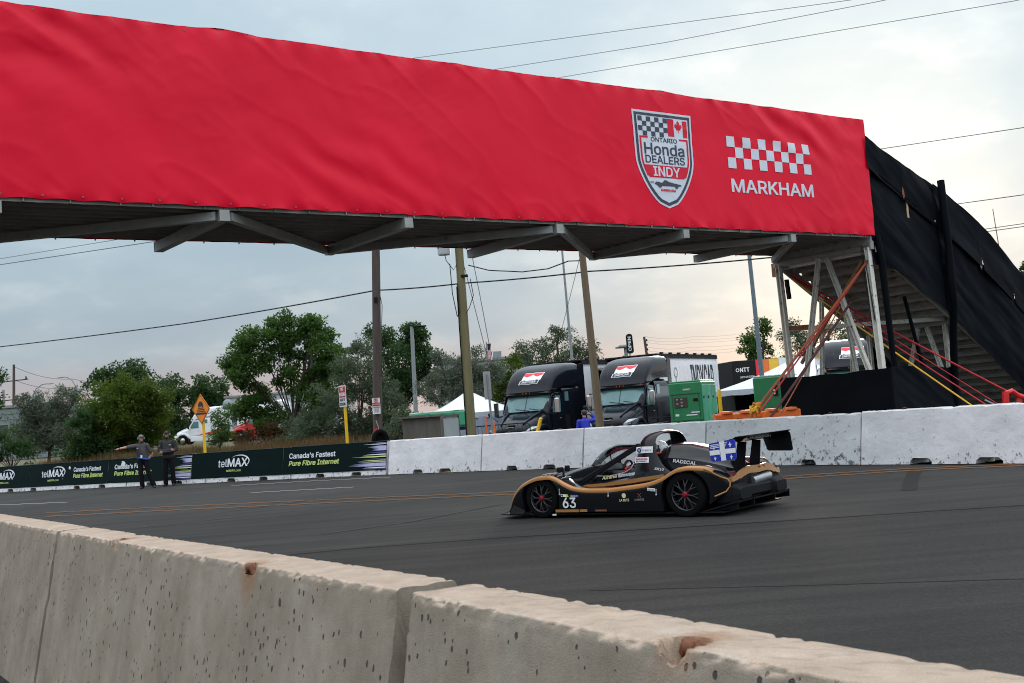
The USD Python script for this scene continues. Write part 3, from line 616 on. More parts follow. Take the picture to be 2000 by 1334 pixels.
obj('end_beam', beam((BL1 - .05, -.02, 4.86), (BL1 - .05, BWD + .02, 4.86), .12, .37), STEEL, bridge)
R_ = random.Random(3)
[obj('bolt', lathe([(0, 0), (.014, 0), (.014, .05), (0, .05)], 6, (s + R_.uniform(-.1, .1), y, 4.955)), STEEL_D, bridge) for s in np.arange(BL0 + .4, BL1, .62) for y in (-.012, BWD + .012)]

# ---- the red banner with its prints
def clothmat(name, color, rough=0.5, sheen=0.25, var=0.06, spec=0.25):
    c = np.asarray(color)
    N = {'geo': ('geometry', {}), 'n': ('noise_texture', {'scale': 0.5, 'detail': 4.0}), 'r': ('rgb_ramp', {'ramp': [(0.3, c * (1 - var)), (0.7, c * (1 + var))]}), 'n2': ('noise_texture', {'scale': 320.0, 'detail': 2.0}),
         'b': ('bump', {'strength': 0.25, 'distance': 0.001}), 'p': ('principled_bsdf', {'roughness': rough, 'sheen_weight': sheen, 'sheen_roughness': 0.4, 'specular_ior_level': spec})}
    L = [('geo.position', 'n.vector'), ('n.fac', 'r.fac'), ('r.color', 'p.base_color'), ('geo.position', 'n2.vector'), ('n2.fac', 'b.height'), ('b.normal', 'p.normal')]
    return usdkit.material(stage, '/World/Looks/' + name, N, L, surface='p.BSDF')
RED = clothmat('red_banner_cloth', (0.70, 0.003, 0.027), 0.40, 0.0, 0.05, 0.22)
PRINT_W = clothmat('banner_pale_print', (0.60, 0.63, 0.70), 0.45, 0.1); PRINT_D = clothmat('banner_slate_print', (0.050, 0.055, 0.080), 0.45, 0.1); PRINT_R = clothmat('banner_red_print', (0.60, 0.008, 0.030), 0.45, 0.1)
ZT, ZB = 7.76, 4.99
def wrinkle(s, z):
    """How far the cloth stands out from the bridge side."""
    s = np.asarray(s, float); z = np.asarray(z, float); top = (ZT - z); bot = (z - ZB)
    d = 0.05 + (fbm(s * 0.45, z * 0.5, 0.3, 3, 1) - 0.5) * 0.07
    d += (fbm(s * 1.1 + z * 0.55, z * 0.22, 1.7, 4, 2) - 0.5) * 0.045                      # long hanging folds
    d += (fbm(s * 0.9 - z * 1.5, z * 0.9 + s * .3, 5.1, 4, 4) - 0.5) * 0.06 * sstep(.25, .9, fbm(s * .3, z * .2, 9, 2, 6))   # slanting creases
    f = np.abs(((s * 1.82) % 1.0) - 0.5)                                                   # pulled tight at each eyelet
    d += -0.030 * np.exp(-np.minimum(top, bot) / 0.10) * (1 - np.cos(f * 2 * math.pi)) * 0.5
    d += (fbm(s * 3.2 + z * 3.0, z * 1.2, 2.2, 4, 7) - 0.5) * 0.055 * np.exp(-np.minimum(top, bot) / 0.22)
    tl = np.exp(-((s - 17.2) ** 2 / 1.6 + (z - 7.3) ** 2 / .35)) + 0.8 * np.exp(-((s - 15.9) ** 2 / .5 + (z - 7.35) ** 2 / .15)) + .8 * np.exp(-((s - .6) ** 2 / 1.2 + (z - 7.2) ** 2 / .5)) + .7 * np.exp(-((s - 5.5) ** 2 / 2.2 + (z - 5.6) ** 2 / .5))
    rg = (1 - np.abs(2 * fbm(s * .8 + z * 1.1, z * .5 - s * .2, 7.7, 3, 15) - 1)) ** 14
    d += 0.012 * rg * (0.30 + np.exp(-np.minimum(top, bot) / 0.5))
    ph = (s * .55 + z * 1.0) * 9 + fbm(s, z, 0, 2, 12) * 5
    d += tl * 0.024 * np.sin(ph)
    return d
banner = thing('red_banner', 'huge red fabric banner with shield emblem, white checks and white lettering hung on the footbridge', 'banner', (B0[0], B0[1], 0), BROT)
def edge_scallop(s): return 0.016 * np.abs(np.sin(s * 1.82 * math.pi)) + (fbm(s * 1.3, 0, 0, 3, 21) - 0.5) * 0.018
def hump_(s): return 0.05 * np.exp(-((s - 3.35) / .4) ** 2) + 0.03 * np.exp(-((s - 12.6) / .4) ** 2) + .01 * np.exp(-((s - 7.6) / .4) ** 2)
def bcloth(u, v):
    s = BL0 - .02 + u * (19.16 - BL0); zt = ZT - edge_scallop(s) + hump_(s); zb = ZB + edge_scallop(s + 3.3) * 0.9
    z = zb + (zt - zb) * v; return np.c_[s, -wrinkle(s, z), z]
obj('front_cloth', grid(900, 76, bcloth), RED, banner, smooth=True)
def bback(u, v):
    s = BL0 - .02 + u * (19.16 - BL0); z = ZB + (ZT - ZB) * v; return np.c_[s, BWD + .03 + wrinkle(s + 40, z), z]
obj('back_cloth', grid(220, 20, bback), RED, banner, smooth=True)
def broof(u, v):
    s = BL0 - .02 + u * (19.16 - BL0); y = -wrinkle(s, np.full_like(s, ZT)) + 0.0 + v * (BWD + .08)
    hump = hump_(s)
    return np.c_[s, y, ZT - edge_scallop(s) * (1 - np.minimum(v * 8, 1)) + hump * (1 - v * .3) - 0.012 * (v > 0.02)]
obj('roof_cloth', grid(300, 14, broof), RED, banner, smooth=True)
def bend(u, v):
    y = u * (BWD + .06) - .03; z = ZB + .02 + (ZT - ZB - .03) * v; return np.c_[19.16 + (fbm(y * 2, z, 0, 3, 31) - .5) * .04, y, z]
obj('end_cloth', grid(20, 20, bend), RED, banner, smooth=True)
EYE_M = mat('brass_eyelet', (0.22, 0.16, 0.14), 0.35, 0.7)
gs = np.arange(math.ceil(BL0 * 1.82) / 1.82, 19.1, 1 / 1.82)
ey = []
for s in gs:
    for z in (ZT - .06, ZB + .055):
        ey.append(lathe([(.006, 0), (.015, 0), (.015, .006), (.006, .006)], 8, (s, -float(wrinkle(s, z)) - .004, z), 'y'))
obj('eyelets', ey, EYE_M, banner, kind='stuff')
def bprint(m, lay=1, L=0.09):
    """Lays a flat figure (x = along the bridge, y = height) on to the cloth."""
    m = sub_long(m, L); v = m.vertices; top = v[:, 2] > 1e-4
    return T(np.c_[v[:, 0], -wrinkle(v[:, 0], v[:, 1]) - 0.004 * lay - 0.003 * top, v[:, 1]], m.faces)
def btext(s, h, x, z, width, bold=True, shear=0): return text(s, h, (x, z, 0), (1, 0, 0), (0, 1, 0), bold, width, shear, 0.002)
sx0, sx1, sz0, sz1 = 11.76, 13.39, 5.36, 7.32; scx = (sx0 + sx1) / 2; shw = (sx1 - sx0) / 2
def shield(ins):
    w = shw - ins; zt = sz1 - ins * 1.0; sh = []
    k = 1 - ins / shw * .55
    sh = [(scx - w, zt), (scx + w, zt)]
    for f in np.linspace(0, 1, 24):
        # right side: straight down, then curving to the point
        z = sz1 - (sz1 - sz0) * f; x = shw * (1 - 0.03 * f / .5) if f < .5 else shw * .97 * math.sqrt(max(0, 1 - ((f - .5) / .5) ** 1.75)) ** 1.0 * (1 - .22 * ((f - .5) / .5) ** 1.2)
        sh.append((scx + x, z))
    P = Polygon([(scx - p[0] + scx, p[1]) for p in reversed(sh[2:])] + sh[2:]).buffer(0)
    return P.buffer(-ins, join_style=2) if ins else P
def pgeom(P, d=0.002):
    return cat([trimesh.creation.extrude_polygon(g, d, engine='earcut') for g in getattr(P, 'geoms', [P]) if g.area > 1e-6])
from shapely.geometry import box as sbox
obj('shield_border', bprint(pgeom(shield(0)), 1), PRINT_W, banner)
obj('shield_ring', bprint(pgeom(shield(.045)), 2), PRINT_D, banner)
obj('shield_field', bprint(pgeom(shield(.105)), 3), PRINT_W, banner)
inner = shield(.135)
zs = 6.72
obj('shield_checks', bprint(cat([pgeom(sbox(scx - .68 + c * .115, 7.20 - (r + 1) * .098, scx - .68 + (c + 1) * .115, 7.20 - r * .098)) for r in range(4) for c in range(7) if (r + c) % 2 == 0]), 4), PRINT_D, banner)
obj('flag_bar', bprint(pgeom(sbox(scx + .13, 6.84, scx + .30, 7.20)), 4), PRINT_R, banner); obj('flag_bar', bprint(pgeom(sbox(scx + .55, 6.84, scx + .69, 7.20).intersection(inner)), 4), PRINT_R, banner)
leafh = [(0, 1), (.13, .72), (.26, .80), (.20, .36), (.40, .56), (.45, .44), (.66, .48), (.58, .28), (.68, .20), (.34, -.10), (.38, -.24), (.05, -.18), (.05, -.52)]
lp = [(scx + .425 + x * .155, 7.02 + y * .17) for x, y in leafh] + [(scx + .425 - x * .155, 7.02 + y * .17) for x, y in reversed(leafh)]
obj('maple_leaf', bprint(pgeom(Polygon(lp).buffer(0)), 4), PRINT_R, banner)
ring = shield(.135).difference(shield(.18)).intersection(sbox(sx0, 6.0, sx1, 6.80))
obj('red_line', bprint(pgeom(ring), 4), PRINT_R, banner)
obj('red_line', bprint(cat([pgeom(sbox(scx - .66, 6.765, scx - .44, 6.80)), pgeom(sbox(scx + .42, 6.765, scx + .66, 6.80))]), 4), PRINT_R, banner)
obj('lettering', bprint(btext('ONTARIO', .085, scx - .36, 6.705, .72, True), 4), PRINT_D, banner)
obj('lettering', bprint(btext('Honda', .22, scx - .56, 6.445, 1.10, True), 4), PRINT_D, banner)
obj('lettering', bprint(btext('DEALERS', .15, scx - .55, 6.265, 1.08, True), 4), PRINT_D, banner)
obj('red_field', bprint(pgeom(shield(.17).intersection(sbox(sx0, 5.975, sx1, 6.225))), 4), PRINT_R, banner)
obj('lettering', bprint(btext('INDY', .19, scx - .37, 6.005, .74, True), 5), PRINT_W, banner)
carp = [(-.40, .02), (-.36, .075), (-.27, .08), (-.25, .045), (-.15, .07), (-.10, .135), (-.03, .13), (.02, .10), (.12, .075), (.25, .05), (.40, .03), (.42, .0), (.3, -.02), (-.3, -.03)]
z0 = 5.83
obj('race_car_emblem', bprint(cat([pgeom(Polygon([(scx + x * .9, z0 + y * .72) for x, y in carp])), pgeom(Point(scx - .22, z0 - .005).buffer(.055)), pgeom(Point(scx + .24, z0 - .01).buffer(.05)), pgeom(sbox(scx - .46, z0 + .03, scx - .38, z0 + .036)), pgeom(sbox(scx - .48, z0 + .05, scx - .37, z0 + .056))]), 5), PRINT_D, banner)
obj('lettering', bprint(btext('MARKHAM', .05, scx - .2, 5.70, .40, True), 5), PRINT_R, banner)
cw, chh = (17.05 - 14.41) / 11, (6.99 - 6.305) / 3
for r in range(3):
    for c in range(11):
        if (r + c) % 2 == 0: obj('flag_check', bprint(pgeom(sbox(14.41 + c * cw, 6.305 + (2 - r) * chh, 14.41 + (c + 1) * cw, 6.305 + (3 - r) * chh)), 1), PRINT_W, banner)
obj('lettering', bprint(btext('MARKHAM', .27, 14.45, 5.80, 2.60, True), 1), PRINT_W, banner)

# ------------------------------------------------------------------ stair tower at the right end
TREAD = mat('weathered_stair_steel', (0.27, 0.255, 0.225), 0.65, 0.1, 0.25, 3, 0.006, 40, second=(0.13, 0.065, 0.035), sthresh=(0.56, 0.68), sscale=2.2, stretch=(1, 1, 2.5))
RUSTY = mat('rusty_steel', (0.26, 0.115, 0.05), 0.8, 0.1, 0.4, 6, 0.004, 60, second=(0.36, 0.32, 0.26), sthresh=(0.6, 0.7), sscale=5)
stair = thing('stair_tower', 'steel stairs going down from the right end of the footbridge on braced legs', 'stairs', (B0[0], B0[1], 0), BROT)
run, rise, s0, z0 = 0.335, 0.201, 19.30, 4.78
for k in range(24):
    s = s0 + k * run; z = z0 - k * rise
    if z < 0.1: break
    obj('tread', [box((s + run / 2, BWD / 2, z - .02), (run + .05, BWD - .08, .04)), box((s + run + .02, BWD / 2, z - rise / 2 - .02), (.014, BWD - .09, rise + .01)), box((s + .0, BWD / 2, z - .06), (.03, BWD - .09, .05))], TREAD, stair)
for y in (.05, BWD - .02):
    obj('stringer', beam((s0 - .1, y, z0 + .0), (s0 + 23 * run, y, z0 - 23 * rise), .05, .26), STEEL, stair)
obj('landing_plate', box((19.22, BWD / 2, 4.80), (.50, BWD - .06, .05)), TREAD, stair)
obj('landing_beam', beam((19.22, -.02, 4.70), (19.22, BWD + .02, 4.70), .10, .18), STEEL_L, stair)
def leg(a_, b_, w=.10, m=STEEL_L, nm='leg'): obj(nm, hsec(a_, b_, w, w, .014, up=(1, 0, .1)), m, stair)
leg((19.0, 2.80, 4.72), (19.05, 2.70, 0), .13); leg((19.0, .10, 4.72), (19.0, -.05, 0), .13)
leg((19.0, 1.52, 4.70), (19.0, 2.70, .02), .10, nm='raker'); leg((19.06, 1.34, 4.70), (19.06, -.18, .02), .10, nm='raker')
leg((20.35, 2.62, 3.95), (20.35, 3.05, 0), .09); leg((20.35, 2.0, 4.0), (20.35, 1.55, 0), .09, nm='raker')
leg((22.3, 1.22, 2.88), (22.3, 2.2, 0), .09, nm='raker'); leg((22.3, .96, 2.88), (22.3, .15, 0), .09, nm='raker'); leg((22.3, .44, 2.9), (22.3, .42, 0), .10); leg((22.3, 2.75, 2.85), (22.3, 2.75, 0), .10)
leg((21.1, 2.3, 3.55), (21.7, 3.1, 0), .08, nm='raker')
obj('strut', beam((19.05, 2.76, 3.08), (22.3, .44, 3.04), .06, .10), STEEL_L, stair)
obj('strut', beam((19.08, 2.72, 3.10), (19.5, 2.40, 3.10), .075, .115), RUSTY, stair)
obj('knee_brace', beam((19.0, .25, 4.45), (19.3, 2.6, 2.2), .05, .08), RUSTY, stair)
obj('corner_bracket', [box((19.1, BWD + .0, 4.62), (.16, .2, .34)), box((19.05, BWD - .12, 4.55), (.1, .14, .3))], RUSTY, stair)
obj('winch_handle', [beam((19.2, 2.75, 4.35), (19.24, 2.75, 3.85), .07, .10)], mat('black_fabric_wrap', (0.006, 0.006, 0.007), 0.8), stair)
obj('conduit', [tube([(18.95, .22, 4.8), (18.97, .20, 3.7), (18.98, .12, 2.5)], .012, 6), tube([(18.93, .16, 4.75), (18.95, .12, 4.1), (18.97, .05, 3.0)], .014, 6), tube([(18.98, .03, 4.3), (19.1, -.06, 4.27), (19.02, -.12, 4.22)], .008, 5)], mat('cable_black', (0.012, 0.012, 0.013), 0.5), stair)


POSTM = mat('bare_wood_post', (0.42, 0.30, 0.17), 0.7, var=0.3, scale=12)
for k, s in enumerate((20.58, 21.74, 23.51, 24.81, 26.0)):
    zb_ = z0 - (s - s0) / run * rise
    for y in (.03, BWD - .03):
        obj('railing_post', beam((s, y, zb_), (s - .02, y, zb_ + 2.35), .09, .07), POSTM if k in (0, 3) else STEEL_L, stair)
for y in (.03, BWD - .03):
    for dz in (1.15, 2.35): obj('handrail', beam((19.2, y, z0 + dz + .1), (s0 + 22 * run, y, z0 - 22 * rise + dz), .06, .06), STEEL, stair)

BLACK = clothmat('black_screen_cloth', (0.0018, 0.0028, 0.0046), 0.55, 0.0, 0.15, 0.06)
top_l = np.array([(19.11, 7.34), (20.22, 6.88), (21.49, 6.45), (21.99, 6.24), (23.41, 5.45), (24.72, 4.48), (25.41, 4.01), (27.5, 2.7)])
bot_l = np.array([(19.0, 4.30), (19.31, 4.30), (20.17, 4.02), (20.62, 3.68), (21.42, 3.36), (21.81, 3.12), (22.38, 2.78), (23.04, 2.26), (24.08, 1.50), (24.85, .96), (26.6, .15), (27.5, .1)])
mid_l = np.array([(19.1, 6.75), (20.35, 6.10), (20.5, 6.02), (21.6, 5.45), (23.34, 4.40), (24.64, 3.53), (25.5, 2.9), (27.5, 1.6)])
wid = [(20.40, .05, .15), (21.57, .04, .08), (23.33, .05, .19), (24.63, .045, .11)]
def screen(name, label, sa, sb, yy):
    t = thing(name, label, 'fabric screen', (B0[0], B0[1], 0), BROT, None)
    def gap(s): return sum(h * np.clip(1 - ((s - c) / w) ** 2, 0, 1) ** .7 for c, w, h in wid)
    def fold(s, z, k):
        q = z + s * .62                               # height along the slope of the stair
        return (fbm(s * .7, q * .7, k, 3, 41) - .5) * .26 + (fbm(s * .5 + q * .9, q * 1.1, k + 3, 3, 43) - .5) * .14 + (fbm(s * 2, q * 3, k, 3, 47) - .5) * .012
    def lower(u, v):
        s = sa + (sb - sa) * u; zb_ = np.interp(s, bot_l[:, 0], bot_l[:, 1]) + (fbm(s * 2, 0, 0, 3, 51) - .5) * .08; zm = np.interp(s, mid_l[:, 0], mid_l[:, 1]) - gap(s)
        z = zb_ + (zm - zb_) * v; return np.c_[s, yy - .06 - fold(s, z, 0) * (1 - .75 * (v > .96)), z]
    def upper(u, v):
        s = sa + (sb - sa) * u; zm = np.interp(s, mid_l[:, 0], mid_l[:, 1]) + gap(s) - .16 * (1 - np.clip(gap(s) * 8, 0, 1)); zt = np.interp(s, top_l[:, 0], top_l[:, 1]) + (fbm(s * 1.6, 0, 0, 3, 53) - .5) * .06
        z = zm + (zt - zm) * v; return np.c_[s, yy - .05 - fold(s, z, 8) * .8 - .03 * (1 - v), z]
    n_ = int((sb - sa) / .045)
    obj('lower_cloth', grid(n_, 60, lower), BLACK, t, smooth=True); obj('upper_cloth', grid(n_, 30, upper), BLACK, t, smooth=True)
    return t
screen('stair_screen', 'black fabric screen on the upper stair flight beside the red banner', 19.05, 22.05, -.01)
screen('stair_screen', 'black fabric screen on the lower stair flight at the right frame edge', 21.66, 27.5, -.05)
t = thing('wrapped_post', 'tall post wrapped in black cloth between the two stair screens', 'post', (B0[0], B0[1], 0), BROT)
obj('wrap', tube([(21.80, -.18, 6.42), (21.78, -.20, 5.6), (21.80, -.21, 4.8), (21.78, -.19, 4.0), (21.84, -.16, 3.3), (22.1, .1, 2.6), (22.2, .3, 1.0), (22.2, .3, 0)], [.09, .10, .09, .12, .10, .09, .10, .10], 10), BLACK, t, smooth=True)
t = thing('wrapped_post', 'black wrapped post from the banner corner down to the skirt', 'post', (B0[0], B0[1], 0), BROT)
obj('wrap', tube([(19.20, -.06, 4.98), (19.24, -.10, 4.4), (19.26, -.10, 3.4), (19.27, -.12, 2.4), (19.3, -.16, 1.0), (19.3, -.16, 0)], [.07, .09, .075, .07, .075, .08], 10), BLACK, t, smooth=True)
t = thing('wrapped_post', 'thin black wrapped strut under the stairs behind the straps', 'post', (B0[0], B0[1], 0), BROT)
obj('wrap', tube([(20.6, .35, 3.6), (20.8, .3, 2.6), (21.0, .25, 1.6), (21.0, .25, 0)], [.045, .045, .05, .05], 8), BLACK, t, smooth=True)
# skirt round the foot of the tower
sk = np.array([(18.86, 2.96), (18.84, 1.5), (18.82, -.34), (20.5, -.05), (22.5, .33)]); skc = Path(sk)
def skirt(u, v):
    q, e_, n_ = skc.pt(u * skc.c[-1]); zt = np.interp(u, [0, .3, .52, .54, .8, 1], [1.86, 1.85, 1.90, 1.92, 1.84, 1.80]) + .01 * np.sin(u * 40); z = zt * v
    f = (fbm(u * 5, v * 1.2, 0, 3, 61) - .5) * .10 + (fbm(u * 9 + v * 5, v * 1.5, 4, 4, 62) - .5) * .10 * (u > .5)
    out = np.c_[q + n_ * f[:, None], z]; return out
t = thing('tower_skirt', 'black fabric skirt around the foot of the stair tower behind the white wall', 'fabric screen', (B0[0], B0[1], 0), BROT)
obj('cloth', grid(170, 40, skirt), BLACK, t, smooth=True)
# folded cloth under the stairs on the far side
def under(u, v):
    s = 22.5 + 1.7 * u; zt = z0 - (s - s0) * .6 - .1; return np.c_[s, BWD + .03 + (fbm(s * 2, v * 2, 0) - .5) * .1, zt - (1.15 - .5 * u) * (1 - v) * (.8 + .25 * np.sin(u * 9))]
t = thing('stair_screen', 'loose black cloth hanging on the far side of the stairs above the third truck', 'fabric screen', (B0[0], B0[1], 0), BROT)
obj('cloth', grid(40, 20, under), BLACK, t, smooth=True)

# ---- straps that tie the tower down
S_RED = mat('red_strap_webbing', (0.45, 0.012, 0.018), 0.7, var=0.12); S_YEL = mat('yellow_strap_webbing', (0.66, 0.36, 0.02), 0.7, var=0.12); S_ORG = mat('orange_strap_webbing', (0.27, 0.055, 0.012), 0.75, var=0.2); S_DRK = mat('dark_strap_webbing', (0.055, 0.012, 0.012), 0.8, var=0.2)
def strap(label, A, B, w, m, sag=0.03, extra=None):
    A = np.asarray(A, float); B = np.asarray(B, float); d = B - A
    t = thing('tie_down_strap', label, 'strap', B, 0)
    n_ = 13; f = np.linspace(0, 1, n_); P = A - B + d * f[:, None] * 1.0; P[:, 2] -= sag * 4 * f * (1 - f)
    V = []; k = np.cross(d / np.linalg.norm(d), (0.3, -1, 0)); k /= np.linalg.norm(k)
    obj('webbing', cat([beam(P[i], P[i + 1], .006, w) for i in range(n_ - 1)]) if False else tube(P, w / 2, 6), m, t)
    if extra: extra(t, d)
    return t
anch = bw(19.5, 2.85, 4.45)
def br_at(px, py, t_):
    d = ray(px, py); o = np.array([*B0, 0]) + np.array([*BN, 0]) * t_; k = ((o - Cp) @ np.array([*BN, 0])) / (d @ np.array([*BN, 0])); return Cp + d * k
strap('wide red strap, uppermost of those running down to the right under the stairs', anch, br_at(2012, 787, -1.9), .050, S_RED, .03)
strap('thin red strap ending at the red jack at the right edge', anch + [0, 0, .1], br_at(1950, 790, -2.2), .020, S_RED, .02)
strap('red strap crossing the black skirt just above the yellow strap', anch, br_at(1934, 796, -2.2), .032, S_RED, .02)
strap('yellow strap crossing the black skirt', anch - [0, 0, .06], br_at(1908, 799, -2.2), .038, S_YEL, .02)
knot = at(1472, 806, 25.1)
def knotfn(t, d):
    R2 = random.Random(2); ms = []
    for k in range(9):
        c = np.array([R2.uniform(-.05, .04), R2.uniform(-.04, .04), R2.uniform(-.05, .24)]) + d * 0; c[0] += c[2] * .55
        a0 = R2.uniform(0, 6); ms.append(tube([c + np.array([math.cos(q + a0) * .07, math.sin(q + a0) * .05, math.sin(q * 2) * .05]) for q in np.linspace(0, 5.6, 14)], .026, 6))
    obj('knot', ms[:5], mat('knot_orange_webbing', (0.5, 0.16, 0.015), 0.75, var=.25), t); obj('knot_end', ms[5:], S_YEL, t)
strap('orange strap tied in a big knot on the white wall, left of the tower', bw(19.0, .12, 4.42), knot, .058, S_ORG, .02, knotfn)
strap('red strap right beside the orange one, going up to the tower', bw(19.1, .3, 4.3), knot + [.12, .05, -.02], .036, S_RED, .02)
strap('thin orange strap between the knotted strap and the dark strap', at(1640, 600, 27), at(1520, 818, 25.0), .028, S_ORG, .02)
strap('dark red strap right of the knotted orange strap', at(1662, 590, 27), at(1502, 819, 24.9), .06, S_DRK, .02)
# red screw jack
jk = at(1958, 800, 24.0)
J_RED = mat('red_jack_paint', (0.55, 0.014, 0.018), 0.4, var=.15, coat=.3)
t = thing('screw_jack', 'red steel jack frame holding strap ends behind the white wall at right', 'jack', (jk[0], jk[1], height(np.array(jk[0]), np.array(jk[1]))), 0)
jz = jk[2]
obj('upright', beam((0, 0, 0), (.10, 0, jz + .50), .09, .11), J_RED, t); obj('upright', beam((.44, .1, 0), (.40, .1, jz + .40), .08, .10), J_RED, t)
obj('top_arm', tube([(.10, 0, jz + .46), (.25, .03, jz + .50), (.38, .08, jz + .40), (.52, .1, jz + .34), (.60, .12, jz + .22)], [.05, .055, .06, .06, .04], 8), J_RED, t)
obj('turnbuckle', [beam((-.35, -.02, jz + .36), (.10, -.02, jz + .10), .03, .03), beam((.10, -.02, jz + .10), (.32, -.02, jz - .02), .05, .02)], mat('galvanised', (.5, .5, .5), .35, .8), t)

# ------------------------------------------------------------------ the race car: local x forward, y to its left (the side we see), z up
CAR_O, CAR_R = (1.65, 16.35, 0.0), 141.84
C_BLK = mat('gloss_black_paint', (0.003, 0.0034, 0.0045), 0.16, var=0.15, scale=2, spec=0.28, coat=0.28)
C_MAT = mat('matt_carbon', (0.005, 0.005, 0.006), 0.45, spec=.15, var=0.25, scale=30)
C_GOLD = mat('gold_paint', (0.34, 0.155, 0.045), 0.32, 0.25, 0.10, 3, coat=0.5)
C_WHT = mat('white_decal', (0.68, 0.68, 0.68), 0.4, var=0.03); C_RED = mat('red_anodised', (0.18, 0.006, 0.015), 0.35, 0.3); C_BLUE = mat('flag_blue', (0.008, 0.02, 0.30), 0.35, var=.05, coat=.3); C_NAVY = mat('decal_navy', (0.01, 0.02, 0.12), 0.4)
C_LIME = mat('decal_lime', (0.5, 0.6, 0.05), 0.4); C_SIL = mat('bare_aluminium', (0.55, 0.55, 0.56), 0.3, 0.9); C_TYRE = mat('tyre_rubber', (0.0045, 0.0045, 0.005), 0.8, spec=.06, var=0.25, scale=20); C_RIM = mat('dark_wheel_alloy', (0.085, 0.085, 0.09), 0.35, 0.7)
C_CREAM = mat('decal_cream', (0.62, 0.55, 0.30), 0.4)
car = thing('race_car', 'low black and gold open race car number 63 with a rear wing, driving left', 'race car', CAR_O, CAR_R)
TOPL = np.array([(1.70, .13), (1.66, .21), (1.60, .33), (1.51, .43), (1.42, .49), (1.33, .53), (1.14, .58), (.96, .59), (.83, .555), (.71, .49), (.54, .425), (.28, .395), (.03, .392), (-.3, .415), (-.63, .45), (-.87, .51), (-1.03, .59), (-1.15, .635), (-1.3, .65), (-1.48, .635), (-1.60, .59), (-1.69, .525), (-1.75, .47), (-1.78, .44)])
yout = lambda x: float(np.interp(x, [-1.78, -1.6, -1.40], [.70, .80, .882]))
from scipy.interpolate import PchipInterpolator
ztop = PchipInterpolator(TOPL[::-1, 0], TOPL[::-1, 1])
zbot = lambda x: np.interp(x, [-1.78, -1.72, -1.60, -1.42, 1.70], [.37, .30, .21, .085, .085])
def side_body(sg):
    secs = []
    for x in np.linspace(1.695, -1.78, 96):
        t_, b_ = float(ztop(x)), float(zbot(x)); h = max(t_ - b_, .03); r = min(.03, h * .3)
        q = [(.45, b_), (.868, b_), (.880, b_ + h * .35), (.882, t_ - r * 2.2), (.876, t_ - r), (.862, t_ - r * .35), (.83, t_), (.72, t_ + .012), (.58, t_ - .012), (.45, t_ - min(.05, h * .5))]
        ky = (yout(x) - .45) / .432; secs.append(np.array([(x, sg * (.45 + (y - .45) * ky), z) for y, z in q]))
    m = loft(secs)
    for x, z, r in ((1.12, .285, .325), (-1.2, .295, .340)):
        c = trimesh.creation.cylinder(radius=r, height=.5, sections=48); c.apply_transform(trimesh.transformations.rotation_matrix(math.pi / 2, [1, 0, 0])); c.apply_translation((x, sg * (.53 + .25), z))
        c2 = box((x, sg * .78, z - .3), (r * 1.9, .5, .6))
        m = trimesh.boolean.difference([m, c, c2], engine='manifold')
    return m
for sg in (1, -1):
    obj('side_bodywork', side_body(sg), C_BLK, car, smooth=28)
    xs_ = np.linspace(1.66, -1.60, 70); rim_ = []
    for x in xs_:
        z = float(ztop(x)); dy = yout(x) - .882; rim_.append(np.array([(x, sg * (y + dy), z + h) for y, h in ((.8865, -.046), (.8885, -.020), (.878, -.004), (.855, .008), (.838, .0085), (.838, -.01), (.87, -.048))]))
    obj('gold_stripe', loft(rim_), C_GOLD, car, smooth=40)
# floor and splitter
fl = [(-1.72, -.82), (1.30, -.86), (1.70, -.88), (1.90, -.80), (1.955, -.55), (1.975, 0), (1.955, .55), (1.90, .80), (1.70, .88), (1.30, .86), (-1.72, .82)]
obj('floor', prism(fl, .016, (0, 0, .050), (1, 0, 0), (0, 1, 0)), C_MAT, car)
obj('splitter_lip', [tube([(1.72, .885, .062), (1.90, .81, .066), (1.958, .56, .068), (1.98, 0, .068), (1.958, -.56, .068), (1.90, -.81, .066), (1.72, -.885, .062)], .010, 6)], C_MAT, car, smooth=True)
for sg in (1, -1):
    obj('dive_plane', loft([np.array([(1.69, sg * .89, .07), (1.64, sg * .96, .075), (1.60, sg * .89, .20), (1.58, sg * .885, .19)]), np.array([(1.45, sg * .89, .07), (1.40, sg * .93, .072), (1.40, sg * .892, .12), (1.40, sg * .885, .10)])]), C_MAT, car)
# central hull with the cockpit cut out
def rsec(x, w, zb, zt, n=28, p=3.2, yw=None):
    a = np.linspace(0, 2 * math.pi, n, endpoint=False); c, s = np.cos(a), np.sin(a)
    y = w * np.sign(c) * np.abs(c) ** (2 / p); z = (zb + zt) / 2 + (zt - zb) / 2 * np.sign(s) * np.abs(s) ** (2 / p)
    return np.c_[np.full(n, x), y, z]
hullm = loft([rsec(*q) for q in [(.95, .50, .08, .42), (.70, .56, .08, .455), (.4, .60, .08, .475), (.1, .62, .08, .50), (-.2, .63, .08, .535), (-.6, .64, .08, .575), (-1.0, .64, .08, .60), (-1.4, .62, .08, .58), (-1.78, .58, .18, .50)]])
cut = loft([rsec(*q, 24, 3.0) for q in [(.46, .34, .30, .9), (.2, .42, .18, 1.0), (-.3, .43, .18, 1.0), (-.52, .36, .30, .9)]])
hullm = trimesh.boolean.difference([hullm, cut], engine='manifold')
obj('hull', hullm, C_BLK, car, smooth=30)
obj('nose', loft([rsec(*q, 28, 2.4) for q in [(1.80, .05, .22, .30), (1.70, .14, .17, .36), (1.50, .22, .12, .47), (1.25, .265, .10, .575), (1.0, .30, .10, .635), (.72, .33, .12, .685), (.50, .35, .2, .695), (.40, .35, .4, .68)]]), C_BLK, car, smooth=40)
